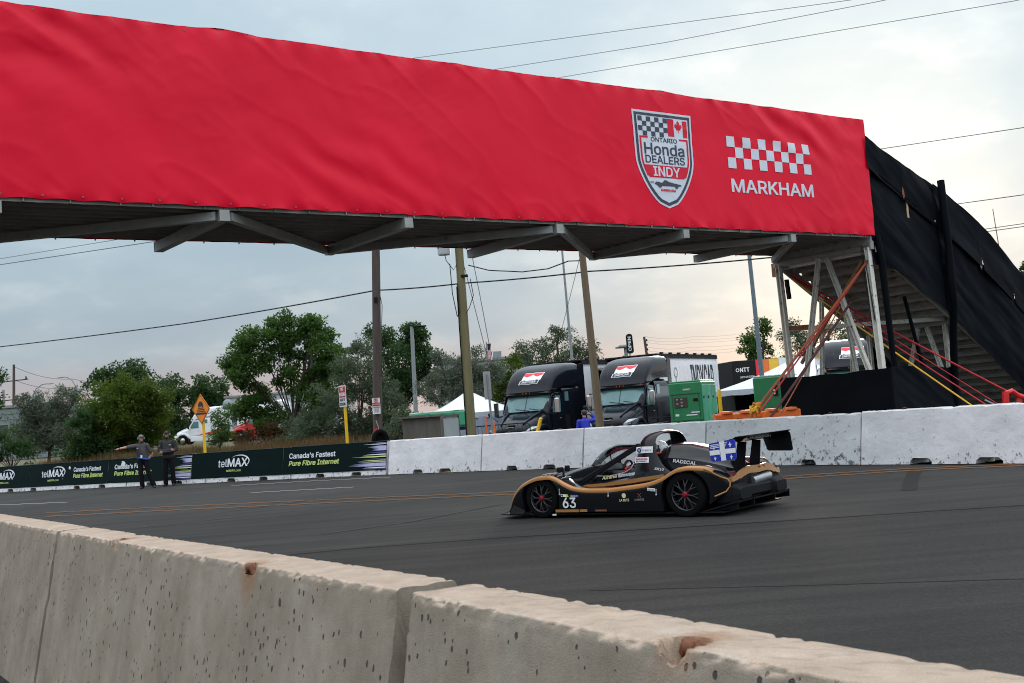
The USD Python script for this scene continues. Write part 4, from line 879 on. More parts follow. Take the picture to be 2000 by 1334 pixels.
for sg in (1, -1):
    lo = [(.62, .402), (.2, .408), (-.3, .446), (-.76, .505)]; hi = [(-.76, .548), (-.3, .502), (.2, .452), (.50, .438)]
    m = prism(lo + hi, .012, (0, sg * .632 - .006, 0), (1, 0, 0), (0, 0, 1)); obj('gold_band', m, C_GOLD, car)
    # fender louvres
    for k in range(6):
        x = 1.12 - k * .068; z = float(ztop(x)) + .013
        obj('louvre', loft([np.array([(x + .020, sg * .60, z - .010), (x + .020, sg * .80, z - .006), (x - .022, sg * .80, z + .022), (x - .022, sg * .60, z + .020)]), np.array([(x + .020, sg * .60, z - .016), (x + .020, sg * .80, z - .012), (x - .022, sg * .80, z + .016), (x - .022, sg * .60, z + .014)])]), C_WHT, car)
# roll hoop: broad side blades joined by a top bar
def hoop_sec(y, z, xf_, xb, th, nx_):
    """one slice across the blade; nx_ = inward direction (y, z)"""
    a = np.linspace(0, 2 * math.pi, 16, endpoint=False); cx, hx = (xf_ + xb) / 2, (xf_ - xb) / 2
    return np.c_[cx + hx * np.cos(a), y + nx_[0] * th * np.sin(a), z + nx_[1] * th * np.sin(a)]
hp = [(.50, .46, -.10, -.98, .05, 0), (.495, .54, -.17, -.84, .05, 2), (.48, .62, -.22, -.72, .048, 4), (.465, .70, -.255, -.645, .045, 6), (.45, .80, -.275, -.59, .042, 8), (.43, .90, -.29, -.565, .04, 14), (.40, .975, -.31, -.55, .036, 30), (.35, 1.03, -.335, -.545, .030, 50), (.28, 1.063, -.36, -.54, .026, 70), (.16, 1.085, -.375, -.535, .024, 82), (0, 1.092, -.38, -.535, .024, 90)]
secs = [hoop_sec(y, z, a_, b_, th, (math.cos(math.radians(g)), math.sin(math.radians(g)))) for y, z, a_, b_, th, g in hp]
secs += [np.c_[s[:, 0], -s[:, 1], s[:, 2]] for s in reversed(secs[:-1])]
obj('roll_hoop', loft(secs), C_BLK, car, smooth=45)
# engine cover
def csec(x, wb, wt, zb, zt):
    q = [(wb, zb), (wb, zb + (zt - zb) * .35), (wb * .93, zb + (zt - zb) * .62), (wt + .05, zt - .085), (wt + .02, zt - .03), (wt * .8, zt - .005), (wt * .3, zt + .004)]
    return np.array([(x, y, z) for y, z in q] + [(x, -y, z) for y, z in reversed(q)])
obj('engine_cover', loft([csec(*q) for q in [(-.62, .38, .20, .45, .90), (-.70, .40, .22, .45, .93), (-.95, .41, .22, .45, .90), (-1.2, .40, .20, .45, .83), (-1.45, .37, .17, .45, .735), (-1.62, .32, .13, .45, .64), (-1.74, .27, .10, .45, .55)]]), C_BLK, car, smooth=32)
obj('headrest', loft([rsec(*q, 24, 3) for q in [(-.47, .15, .60, .86), (-.62, .17, .58, .90)]]), C_MAT, car, smooth=40)
# cage struts either side of the windscreen
for sg in (1, -1):
    obj('cage_strut', beam((.68, sg * .45, .465), (-.30, sg * .43, .935), .028, .075, up=(0.4, 0, 1), ch=.010), C_MAT, car)
SCREEN = glassmat('smoked_screen', (0.78, 0.79, 0.80), 1.28)
def screen_fn(u, v):
    x = .74 - .78 * u; H_ = .31 * np.sin(np.clip(u * 1.5, 0, 1) * math.pi / 2) ** .8; W_ = .12 + .28 * np.sin(np.clip(u * 1.3, 0, 1) * math.pi / 2); a = math.pi * v; return np.c_[x, W_ * np.cos(a), .665 - .03 * u + H_ * np.sin(a) ** .7]
obj('windscreen', grid(30, 30, screen_fn), SCREEN, car, smooth=True)
obj('cockpit_rim', tube([(.48, .36, .53), (.2, .47, .535), (-.06, .49, .575), (-.18, .485, .63), (-.22, .47, .70)], .010, 6), C_SIL, car, smooth=True)
obj('steering_wheel', lathe([(.10, -.012), (.125, -.012), (.128, .012), (.105, .014), (.10, -.012)], 24, (.17, .0, .60), 'x'), C_MAT, car, smooth=40)
obj('antenna', tube([(.52, -.1, .68), (.535, -.1, .80)], .008, 6), C_MAT, car)
# door mirrors on stalks
for sg in (1, -1):
    obj('mirror_stalk', tube([(.80, sg * .72, .52), (.80, sg * .72, .62), (.81, sg * .70, .66)], .016, 6), C_MAT, car)
    mm = obj('mirror', [box((.84, sg * .74, .665), (.07, .10, .075), ch=.012), box((.80, sg * .62, .675), (.06, .07, .085), ch=.012)], C_MAT, car)
# wheels
def wheel(x, sg, r, w, z):
    yo = sg * (.868 - .012); y0 = sg * (.868 - w)
    prof = [(r * .70, 0), (r * .90, .006), (r * .97, .018), (r, .05), (r, w - .05), (r * .97, w - .018), (r * .9, w - .004), (r * .70, w)]
    ty = lathe(prof, 48, (0, 0, 0), 'y'); ty.apply_transform(np.diag([1, sg, 1, 1])); ty.apply_translation((x, y0, z))
    wp = obj('wheel', ty, C_TYRE, car, smooth=50)
    rr = r * .72; ms = [lathe([(rr * .93, -.05), (rr, -.05), (rr, .0), (rr * .96, .006), (rr * .92, -.002), (rr * .93, -.05)], 48, (0, 0, 0), 'y')]
    for k in range(8):
        a = k * math.pi / 4 + .1; a1, a2 = a - .17, a + .17; pm = np.array([math.cos(a), 0, math.sin(a)])
        ms.append(beam(pm * .045 + [0, .004, 0], pm * rr * .52 + [0, .012, 0], .012, .020, up=(0, 1, 0)))
        for b in (a1, a2): ms.append(beam(pm * rr * .50 + [0, .012, 0], np.array([math.cos(b), 0, math.sin(b)]) * rr * .95 + [0, -.006, 0], .008, .018, up=(0, 1, 0)))
    disc = lathe([(0, -.10), (rr * .9, -.10)], 32, (0, 0, 0), 'y')
    M = np.diag([1.0, sg, 1, 1]); M[:3, 3] = (x, yo - sg * .012, z)
    # the lathe's y axis already points outward after the mirror
    obj('rim', xf(cat(ms), M), C_RIM, wp, smooth=40); obj('brake_disc', xf(disc, M), C_MAT, wp)
    hub = lathe([(0, .035), (.022, .035), (.042, .018), (.046, -.01), (.046, -.03)], 12, (0, 0, 0), 'y'); obj('hub_nut', xf(hub, M), C_RED, wp)
for sg in (1, -1):
    wheel(1.12, sg, .282, .24, .282); wheel(-1.20, sg, .292, .29, .292)
# rear wing
wing_sec = np.array([(-1.60, .905), (-1.64, .925), (-1.72, .928), (-1.82, .945), (-1.90, .972), (-1.90, .962), (-1.80, .925), (-1.70, .902), (-1.63, .898)])
obj('wing_plane', loft([np.c_[wing_sec[:, 0], np.full(len(wing_sec), y), wing_sec[:, 1]] for y in (-.80, .80)]), C_BLK, car, smooth=30)
obj('wing_flap', loft([np.c_[wing_sec[:, 0] * .35 - 1.30, np.full(len(wing_sec), y), wing_sec[:, 1] * .6 + .415] for y in (-.80, .80)]), C_BLK, car, smooth=30)
obj('wing_lettering', text('PALMERSPORT', .035, (-1.903, .30, .938), (0, -1, 0), (0.1, 0, 1), True, .62, .2, .003), mat('grey_decal', (.22, .22, .22), .5), car)
def rrect(pts, r): return list(Polygon(pts).buffer(-r).buffer(r, 12).exterior.coords)[:-1]
epL = [(-1.575, .925), (-1.955, .975), (-1.96, .715), (-1.60, .695)]
fp = obj('wing_end_plate', prism(rrect(epL, .035), .014, (0, .814, 0), (1, 0, 0), (0, 0, 1)), C_BLUE, car, label='blue and white Quebec flag printed on the near end plate')
obj('wing_end_plate', prism(rrect([(-1.53, .94), (-1.95, .975), (-1.975, .705), (-1.60, .72)], .035), .014, (0, -.800, 0), (1, 0, 0), (0, 0, 1)), C_MAT, car, label='plain black far end plate')
def flagq(P, nm, m, y=.8165): obj(nm, prism(P, .0035, (0, y, 0), (1, 0, 0), (0, 0, 1)), m, fp)
flagq([(-1.735, .944), (-1.805, .953), (-1.815, .71), (-1.745, .705)], 'flag_cross', C_WHT)
flagq([(-1.588, .836), (-1.734, .846), (-1.734, .786), (-1.592, .776)], 'flag_cross', C_WHT); flagq([(-1.806, .851), (-1.957, .860), (-1.957, .800), (-1.807, .791)], 'flag_cross', C_WHT)
def fleur(cx, cz, s):
    h = [(0, 1), (.22, .45), (.16, .05), (.5, .35), (.62, .1), (.40, -.15), (.18, -.12), (.24, -.5), (.1, -.8)]
    P = [(cx + a * s, cz + b * s) for a, b in h] + [(cx, cz - .95 * s)] + [(cx - a * s, cz + b * s) for a, b in reversed(h)]
    flagq(P, 'flag_lily', C_WHT)
fleur(-1.885, .903, .036); fleur(-1.89, .748, .032); fleur(-1.66, .735, .028); fleur(-1.655, .862, .022)
for k in range(3): flagq([(-1.60, .908 - k * .020), (-1.728, .922 - k * .020), (-1.728, .913 - k * .020), (-1.60, .899 - k * .020)], 'flag_slot', C_WHT)
for k in range(3): flagq([(-1.808, .936 - k * .022), (-1.845 + k * .01, .940 - k * .022), (-1.845 + k * .01, .932 - k * .022), (-1.808, .928 - k * .022)], 'flag_slot', C_WHT)
for y in (.21, -.21):
    obj('wing_pylon', prism([(-1.58, .48), (-1.74, .48), (-1.80, .90), (-1.68, .905)], .018, (0, y + .009, 0), (1, 0, 0), (0, 0, 1)), C_MAT, car)
    obj('pylon_foot', box((-1.70, y, .50), (.24, .09, .06), ch=.01), C_MAT, car)
# tail: gold lip, exhaust, diffuser boxes
ys = np.linspace(.69, -.69, 41); lip = []
for y in ys:
    a = abs(y); z = np.interp(a, [0, .25, .42, .56, .64, .69], [.535, .545, .515, .47, .455, .455]); x = -1.76 - .06 * (1 - (a / .87) ** 2) ; h = .034 + .02 * (a < .5)
    lip.append(np.array([(x, y, z + h), (x - .02, y, z + h * .9), (x - .025, y, z - h * .8), (x, y, z - h), (x + .03, y, z + h * .6)]))
obj('tail_lip', loft(lip), C_GOLD, car, smooth=40)
deck = grid(12, 30, lambda u, v: np.c_[-1.50 - (.25 + .06 * (1 - (np.abs(1.34 * v - .67) / .67) ** 2)) * u, .67 - 1.34 * v, np.interp(np.abs(.67 - 1.34 * v), [0, .42, .56, .67], [.56, .53, .50, .47]) + .02 * (1 - u)])
obj('tail_deck', deck, C_BLK, car, smooth=True)
obj('tail_decal', [box((-1.838, -.02, .547), (.008, .07, .05)), ], C_RED, car); obj('tail_decal', box((-1.836, -.14, .547), (.008, .08, .055)), C_MAT, car)
ex = tube([(-1.78, .12, .385), (-1.79, -.10, .405), (-1.79, -.36, .42)], .062, 16); obj('exhaust_silencer', ex, C_SIL, car, smooth=40)
obj('rear_light', box((-1.83, .0, .31), (.02, .10, .05), ch=.006), C_RED, car)
obj('rear_crash_box', box((-1.70, 0, .28), (.30, 1.30, .16), ch=.03), C_MAT, car)
for y in (.52, -.52):
    obj('diffuser_box', [loft([rsec(-1.58, .20, .12, .38, 16, 5), rsec(-1.82, .21, .14, .40, 16, 5), rsec(-1.90, .15, .20, .34, 16, 5)])], C_MAT, car)
    car_b = stage.GetPrimAtPath('/World/race_car/diffuser_box' if y > 0 else '/World/race_car/diffuser_box_001'); UsdGeom.Xformable(car_b).AddTranslateOp().Set(Gf.Vec3d(0, y, 0))
obj('diffuser', [loft([np.array([(-1.40, .80, .055), (-1.40, -.80, .055), (-1.40, -.80, .075), (-1.40, .80, .075)]), np.array([(-1.88, .78, .17), (-1.88, -.78, .17), (-1.88, -.78, .19), (-1.88, .78, .19)])])] + [prism([(-1.5, .06), (-1.89, .10), (-1.89, .20), (-1.5, .09)], .012, (0, y, 0), (1, 0, 0), (0, 0, 1)) for y in (.74, .3, -.3, -.74)], C_MAT, car)
# opening in the rear fender framed in gold
def ytube(P, r, m, nm, y=.886, closed=False): obj(nm, tube([(x, yout(x) + .003, z) for x, z in (P + P[:1] if closed else P)], r, 6), m, car, smooth=True)
ytube([(-1.50, .612), (-1.57, .58), (-1.61, .545), (-1.68, .50), (-1.755, .465), (-1.782, .42), (-1.775, .37), (-1.73, .31), (-1.60, .255)], .012, C_GOLD, 'vent_frame')
ytube([(-1.64, .522), (-1.69, .49), (-1.75, .458)], .007, C_RED, 'tail_lamp')
# writing and badges on the near side (local x runs forward, so figures read along -x)
SX, SZ = (-1, 0, 0), (0, 0, 1)
def dec(nm, pts, m, y): obj(nm, prism(pts, -.002, (0, y, 0), (1, 0, 0), (0, 0, 1)), m, car)
def dtext(s, h, x, z, y, w, m, shear=0, tilt=0.0, bold=True):
    obj('lettering', text(s, h, (x, y, z), (-math.cos(tilt), 0, math.sin(tilt)), (math.sin(tilt), 0, math.cos(tilt)), bold, w, shear, .002), m, car)
YS = .8835
dtext('63', .135, .735, .150, YS, .225, C_WHT)
dec('badge', [(.755, .30), (.665, .297), (.665, .335), (.755, .338)], C_WHT, YS); dec('badge', [(.664, .297), (.625, .296), (.64, .334), (.664, .335)], C_LIME, YS); dec('badge', [(.60, .296), (.455, .290), (.455, .322), (.60, .328)], C_NAVY, YS)
dec('badge', [(.745, .307), (.72, .306), (.72, .328), (.745, .329)], C_RED, YS + .002); dtext('MICHELIN', .014, .585, .301, YS + .002, .11, C_WHT)
dtext('LA BETE', .030, -.205, .225, YS, .155, C_CREAM); dtext('LA MAITRE', .022, -.45, .232, YS, .145, mat('grey_decal', (.22, .22, .22), .5))
obj('badge', prism(list(Point(-.283, .300).buffer(.032, 8).difference(Point(-.283, .292).buffer(.016, 6)).exterior.coords)[:-1], -.002, (0, YS, 0), (1, 0, 0), (0, 0, 1)), C_CREAM, car)
obj('badge', cat([beam((-.50, YS, .27), (-.55, YS, .325), .004, .008), beam((-.55, YS, .27), (-.50, YS, .325), .004, .008)]), mat('faded_red_decal', (.20, .05, .04), .5), car)
dec('sticker', [(-.655, .355), (-.775, .348), (-.775, .388), (-.655, .395)], C_WHT, YS); dtext('RACE FUEL', .012, -.665, .362, YS + .002, .10, C_NAVY)
for x, z in ((.775, .375), (-.035, .335), (-.79, .34)): obj('latch', [box((x, YS, z), (.018, .012, .075), ch=.004), ell((x, YS + .006, z - .04), (.014, .01, .014), 1)], C_SIL, car)
for x0_, x1_ in ((.865, .47), (.455, .33)): dec('gold_sill_strip', [(x0_, .088), (x1_, .088), (x1_, .126), (x0_, .126)], C_GOLD, YS)
dec('gold_sill_strip', [(.20, .095), (.01, .095), (.01, .118), (.20, .118)], mat('brown_print', (.14, .06, .03), .4), YS)
obj('tow_tab', box((.90, .87, .052), (.06, .02, .022)), C_WHT, car)
def blade_y(z): return float(np.interp(z, [.46, .54, .62, .70, .80, .90], [.55, .545, .528, .51, .492, .47])) + .004
def blade_plate(x0_, x1_, z0_, z1_, nm, m, dy=0.0):
    a, b = blade_y(z0_) + dy, blade_y(z1_) + dy
    obj(nm, hull([(x, y + d, z) for x in (x0_, x1_) for (y, z) in ((a, z0_), (b, z1_)) for d in (0, -.006)]), m, car)
blade_plate(-.285, -.545, .832, .918, 'sticker', C_WHT); blade_plate(-.265, -.485, .702, .778, 'sticker', C_WHT)
ly = blade_y(.85) + .004
dtext('PURITY', .022, -.385, .860, ly + .004, .145, C_NAVY, 0, -.02, False)
obj('badge', lathe([(.014, 0), (.032, 0), (.032, .003), (.014, .003), (.014, 0)], 20, (-.335, ly + .002, .872), 'y'), C_NAVY, car); obj('badge', lathe([(0, .003), (.009, .003), (.009, 0)], 12, (-.37, ly + .001, .905), 'y'), C_NAVY, car)
ly = blade_y(.74) + .003
dtext('BRAIDAN', .026, -.282, .742, ly, .18, mat('magenta_decal', (.50, .02, .10), .4)); dtext('MOTORSPORT', .014, -.282, .716, ly + .004, .17, C_NAVY)
dtext('SR10', .030, -.575, .605, blade_y(.62) + .004, .145, C_WHT, .35, -.12)
dtext('RADICAL', .042, -.80, .690, .412, .36, C_WHT, .1, -.15)
dtext('Amine', .044, .205, .500, .652, .25, C_CREAM, .4, .10); dtext('Rahmoune', .044, -.065, .527, .655, .27, C_WHT, .4, .10)

# ---- people
SKIN = mat('skin', (0.42, 0.24, 0.17), 0.5, var=.08); SKIN_D = mat('shaded_skin', (0.33, 0.18, 0.125), 0.5, var=.08)  # SKIN_D: second, darker skin tone for the person with crossed arms
def sphere(c, r, n=20):
    return m3.Manifold.sphere(r, n).translate([float(x) for x in c])
def bone(a, ra, b, rb): return m3.Manifold.batch_hull([sphere(a, ra), sphere(b, rb)])
def fuse(ms, L=.03, it=6):
    m = m3.Manifold.batch_boolean(ms, m3.OpType.Add)
    m = m.refine_to_length(L); me = m.to_mesh(); t = trimesh.Trimesh(me.vert_properties[:, :3], me.tri_verts, process=True)
    trimesh.smoothing.filter_taubin(t, iterations=it); return t
def chain(pts): return [bone(pts[i][0], pts[i][1], pts[i + 1][0], pts[i + 1][1]) for i in range(len(pts) - 1)]
def ellm(c, r): return m3.Manifold.sphere(1.0, 24).scale([float(x) for x in r]).translate([float(x) for x in c])
def head_mesh(c, yaw=0.0, R=.105):
    """A head: skull, jaw, nose, ears, brow and lips; facing +x turned by yaw."""
    ms = [ellm((0, 0, .02), (.098, .077, .105)), ellm((.025, 0, -.05), (.068, .055, .075)), m3.Manifold.batch_hull([sphere((.094, 0, .015), .009), sphere((.122, 0, -.022), .013), sphere((.09, 0, -.03), .018)]),
          ellm((.086, 0, -.068), (.016, .026, .010)), ellm((.066, 0, -.105), (.022, .028, .018)), ellm((.085, .032, .030), (.016, .024, .008)), ellm((.085, -.032, .030), (.016, .024, .008)), ellm((-.005, .080, 0), (.020, .010, .032)), ellm((-.005, -.080, 0), (.020, .010, .032)),
          bone((-.015, 0, -.06), .052, (-.03, 0, -.17), .056)]
    t = fuse(ms, .012, 4); t.apply_transform(trimesh.transformations.rotation_matrix(yaw, [0, 0, 1])); t.apply_translation(c); return t
def eyes(c, yaw):
    t = cat([ell((.090, s * .031, .012), (.010, .013, .009), 1) for s in (1, -1)]); t.apply_transform(trimesh.transformations.rotation_matrix(yaw, [0, 0, 1])); t.apply_translation(c); return t
def hand(w, d, up, curl=(.25, .3, .35, .4), r=.0085, point=False, side=1):
    """Palm and five fingers from the wrist w, along d; up = back of the hand."""
    d = np.asarray(d, float) / np.linalg.norm(d); up = np.asarray(up, float); up = up - d * (up @ d); up /= np.linalg.norm(up); s = np.cross(up, d) * side; w = np.asarray(w, float)
    P = lambda a, b, c: w + d * a + s * b + up * c
    ms = [m3.Manifold.batch_hull([sphere(P(.0, .018, 0), .017), sphere(P(.0, -.018, 0), .017), sphere(P(.085, .034, 0), .011), sphere(P(.085, -.034, 0), .011), sphere(P(.05, 0, .004), .016)])]
    for k, (b, L_) in enumerate(((.031, .072), (.011, .080), (-.011, .074), (-.031, .058))):
        cu = 0.05 if (point and k == 0) else (1.25 if point else curl[k]); p = P(.082, b, 0); a = 0.0
        for q, f in enumerate((.45, .32, .23)):
            a += cu; n_ = p + (d * math.cos(a) - up * math.sin(a)) * L_ * f; ms.append(bone(p, r * (1 - .1 * q), n_, r * (.92 - .1 * q))); p = n_
    p = P(.022, .034, -.006); q = P(.058, .058, -.016); e_ = P(.088, .056, -.024); ms += [bone(p, .012, q, .010), bone(q, .010, e_, .0085)]
    return ms
BLKCLOTH = mat('black_trousers', (0.004, 0.004, 0.0055), 0.85, spec=.15, var=.3, scale=12, bump=.01, bscale=18); SHOE = mat('dark_shoe', (0.012, 0.011, 0.011), 0.6)
def trousers(hip, kL, aL, kR, aR, r=(.125, .098, .082)):
    h = np.asarray(hip, float); ms = [ellm(h + [0, 0, .03], (.125, .165, .13))]
    for sg, k_, a_ in ((1, kL, aL), (-1, kR, aR)):
        ms += chain([(h + [0, sg * .085, -.02], r[0] * .82), (np.asarray(k_), r[1] * .80), (np.asarray(a_), r[2] * .95)])
    return fuse(ms, .035, 5)
def shoe(a, yaw):
    a = np.asarray(a, float); c = np.array([math.cos(yaw), math.sin(yaw), 0])
    return fuse([m3.Manifold.batch_hull([sphere(a * [1, 1, 0] + c * -.05 + [0, 0, .045], .042), sphere(a * [1, 1, 0] + c * .09 + [0, 0, .036], .045), sphere(a * [1, 1, 0] + c * .165 + [0, 0, .03], .030)]), bone(a, .05, a * [1, 1, 0] + [0, 0, .06], .05)], .025, 4)

T_TRIM = mat('black_plastic_trim', (0.005, 0.005, 0.0055), 0.55, spec=.2)
# ------------------------------------------------------------------ people in the place
def person(label, loc, rot):
    return thing('person', label, 'person', loc, rot)
def put_head(t, c, yaw, skin, hair=None, beard=None):
    obj('head', head_mesh(np.asarray(c, float), yaw), skin, t, smooth=True); obj('eyes', eyes(np.asarray(c, float), yaw), mat('eye_dark', (.02, .018, .016), .3), t)
    M = trimesh.transformations.rotation_matrix(yaw, [0, 0, 1]); M[:3, 3] = c
    if hair is not None: obj('hair', xf(fuse([ellm((-.016, 0, .035), (.098, .086, .102))], .02, 2).slice_plane((0, 0, .0), (-.5, 0, 1)), M), hair, t, smooth=True)
    if beard is not None: obj('beard', xf(fuse([ellm((.036, 0, -.088), (.066, .060, .056))], .02, 2).slice_plane((0, 0, -.055), (.2, 0, -1)), M), beard, t, smooth=True)
    return M
def cap(t, M, m, brim=True):
    c_ = fuse([ellm((-.005, 0, .052), (.112, .090, .082))], .02, 2).slice_plane((0, 0, .045), (0, 0, 1), cap=True)
    ms = [c_]
    if brim: ms.append(prism([(.06, -.075), (.13, -.06), (.175, -.02), (.175, .02), (.13, .06), (.06, .075)], .008, (0, 0, .045), (1, 0, 0), (0, 1, 0)))
    obj('cap', xf(cat(ms), M), m, t, smooth=40)
def muffs(t, M, m):
    obj('ear_muffs', xf(cat([ell((-.005, s * .100, 0), (.038, .026, .048), 2) for s in (1, -1)]), M), m, t, smooth=True)
    obj('head_band', xf(cat([tube([(-.005, s_ * .1, z_) for s_, z_ in ((1, .03), (.95, .09), (.5, .135), (0, .145), (-.5, .135), (-.95, .09), (-1, .03))], .009, 6)]), M), T_TRIM, t, smooth=True)
SH_GREY = mat('grey_polo_shirt', (0.068, 0.063, 0.066), 0.85, spec=.2, var=.25, scale=14, bump=.008, bscale=20); NAVY = mat('navy_cloth', (0.012, 0.016, 0.04), 0.85); JACK = mat('charcoal_jacket', (0.034, 0.032, 0.036), 0.8, spec=.2, var=.3, scale=10, bump=.012, bscale=14)
TEAL = mat('teal_plastic', (0.02, 0.22, 0.19), 0.4); CAPG = mat('grey_cap', (0.12, 0.12, 0.105), 0.8, var=.3, scale=40); HAIR = mat('dark_hair', (0.02, 0.014, 0.011), 0.6)
m1 = ground(281, 954); t = person('person in grey shirt and cap pointing to the left with one outstretched arm', (m1[0], m1[1], 0), -90)
obj('trousers', trousers((0, .03, .93), (.03, .20, .50), (.0, .34, .09), (.05, -.05, .50), (.0, -.04, .09)), BLKCLOTH, t, smooth=True)
obj('shoe', shoe((0, .34, .09), .5), SHOE, t, smooth=True); obj('shoe', shoe((0, -.04, .09), -.1), SHOE, t, smooth=True)
obj('shirt', fuse([m3.Manifold.batch_hull([ellm((0, .03, 1.0), (.12, .165, .10)), ellm((.01, .015, 1.22), (.125, .165, .10))]), m3.Manifold.batch_hull([ellm((.01, .015, 1.22), (.125, .165, .10)), ellm((0, 0, 1.40), (.105, .175, .09))])] + chain([((0, 0, 1.46), .075), ((0, .0, 1.52), .06)]) + chain([((0, -.17, 1.42), .078), ((.02, -.44, 1.40), .068)]) + chain([((0, .18, 1.42), .078), ((-.06, .27, 1.20), .062)]), .03, 5), SH_GREY, t, smooth=True)
obj('side_panel', fuse([m3.Manifold.batch_hull([ellm((.095, -.085, 1.02), (.035, .06, .08)), ellm((.105, -.09, 1.30), (.028, .05, .06))])], .03, 3), NAVY, t, smooth=True)
obj('arm', fuse(chain([((.02, -.42, 1.40), .048), ((.03, -.50, 1.395), .045), ((.05, -.70, 1.375), .034)]) + hand((.05, -.72, 1.372), (.04, -1, -.02), (.1, 0, 1), point=True), .012, 3), SKIN, t, smooth=True)
obj('wrist_strap', tube([(.05 + .036 * math.cos(a), -.70, 1.375 + .036 * math.sin(a)) for a in np.linspace(0, 6.29, 14)], .008, 5), SHOE, t)
obj('arm', fuse(chain([((-.06, .27, 1.22), .045), ((-.13, .30, 1.10), .042), ((-.10, .20, .98), .034)]) + hand((-.10, .19, .97), (.4, -.7, -.3), (-.8, -.5, 0)), .012, 3), SKIN, t, smooth=True)
obj('waist_sash', [tube([(.135 * math.cos(a), .03 + .185 * math.sin(a), 1.0 - .05 * math.sin(a)) for a in np.linspace(0, 6.29, 20)], .028, 6)], mat('blue_sash', (0.01, 0.09, 0.42), .7), t, smooth=True)
obj('badge', box((.150, .03, 1.06), (.012, .06, .10)), C_WHT, t); obj('lanyard', tube([(.09, -.06, 1.45), (.14, .0, 1.25), (.150, .03, 1.11)], .006, 5), SHOE, t)
obj('chest_logo', box((.125, -.09, 1.345), (.006, .055, .016)), C_WHT, t)
M = put_head(t, (.02, .01, 1.655), .55, SKIN, HAIR, mat('ginger_beard', (.12, .055, .03), .8)); cap(t, M, CAPG); muffs(t, M, TEAL)
m2 = ground(332, 949); t = person('person in charcoal jacket standing with crossed arms beside the pointing person', (m2[0], m2[1], 0), -84)
obj('trousers', trousers((0, .0, .97), (.03, .12, .52), (.0, .13, .09), (.03, -.12, .52), (.0, -.13, .09)), BLKCLOTH, t, smooth=True)
obj('shoe', shoe((0, .13, .09), .25), SHOE, t, smooth=True); obj('shoe', shoe((0, -.13, .09), -.35), SHOE, t, smooth=True)
obj('jacket', fuse([m3.Manifold.batch_hull([ellm((0, 0, .98), (.135, .19, .10)), ellm((.01, 0, 1.24), (.135, .185, .10))]), m3.Manifold.batch_hull([ellm((.01, 0, 1.24), (.135, .185, .10)), ellm((0, 0, 1.45), (.11, .195, .09))])] + chain([((0, 0, 1.50), .08), ((.01, .0, 1.57), .068)]) + chain([((0, -.205, 1.47), .08), ((.0, -.27, 1.21), .068), ((.16, -.12, 1.17), .056), ((.19, .10, 1.20), .046)]) + chain([((0, .205, 1.47), .08), ((.0, .27, 1.20), .068), ((.18, .10, 1.15), .056), ((.19, -.10, 1.14), .046)]), .03, 5), JACK, t, smooth=True)
obj('hand', fuse(hand((.19, -.11, 1.14), (.0, -1, .1), (1, 0, 0)), .012, 2), SKIN_D, t, smooth=True); obj('hand', fuse(hand((.185, .11, 1.20), (-.3, 1, .0), (1, 0, 0), side=-1), .012, 2), SKIN_D, t, smooth=True)
obj('chest_logo', box((.135, .095, 1.37), (.006, .06, .018)), C_WHT, t); obj('sleeve_logo', box((.06, -.262, 1.36), (.05, .008, .03)), C_WHT, t)
M = put_head(t, (.02, 0, 1.715), -.1, SKIN_D, HAIR, HAIR); cap(t, M, mat('dark_red_cap', (.03, .010, .010), .8)); muffs(t, M, TEAL)
m4 = at(1143, 830, 37); zg = float(height(np.array(m4[0]), np.array(m4[1]))); t = person('person in bright blue top seen from behind, holding a phone up beside the wooden pole', (m4[0], m4[1], zg), 96)
BLUE_T = mat('bright_blue_shirt', (0.008, 0.018, 0.36), 0.7, var=.12)
hz = 1.62 + (-.05 - zg) * 0.0
obj('trousers', trousers((0, 0, .86), (.06, .10, .46), (0, .11, .09), (.06, -.10, .46), (0, -.11, .09)), NAVY, t, smooth=True); obj('shoe', shoe((0, .11, .09), .1), SHOE, t); obj('shoe', shoe((0, -.11, .09), -.1), SHOE, t)
obj('shirt', fuse([m3.Manifold.batch_hull([ellm((0, 0, .92), (.12, .17, .09)), ellm((0, 0, 1.14), (.12, .17, .09))]), m3.Manifold.batch_hull([ellm((0, 0, 1.14), (.12, .17, .09)), ellm((.02, 0, 1.34), (.10, .18, .08))])] + chain([((.02, 0, 1.40), .07), ((.04, 0, 1.45), .06)]) + chain([((.02, .19, 1.34), .075), ((.03, .25, 1.08), .06), ((.10, .24, .90), .045)]) + chain([((.02, -.19, 1.34), .075), ((.08, -.40, 1.36), .06), ((.12, -.24, 1.52), .045)]), .03, 5), BLUE_T, t, smooth=True)
obj('white_trim', [beam((-.10, y, .86), (-.125, y * .95, 1.06), .012, .014) for y in (.14, -.14)], C_WHT, t)
obj('hand', fuse(hand((.12, -.23, 1.53), (.1, .8, .3), (.5, 0, 1)), .012, 2), SKIN, t, smooth=True); obj('hand', fuse(hand((.10, .24, .89), (.2, 0, -1), (0, 1, 0)), .012, 2), SKIN, t, smooth=True)
M = put_head(t, (.06, 0, 1.575), .1, SKIN, HAIR); cap(t, M, HAIR, False)
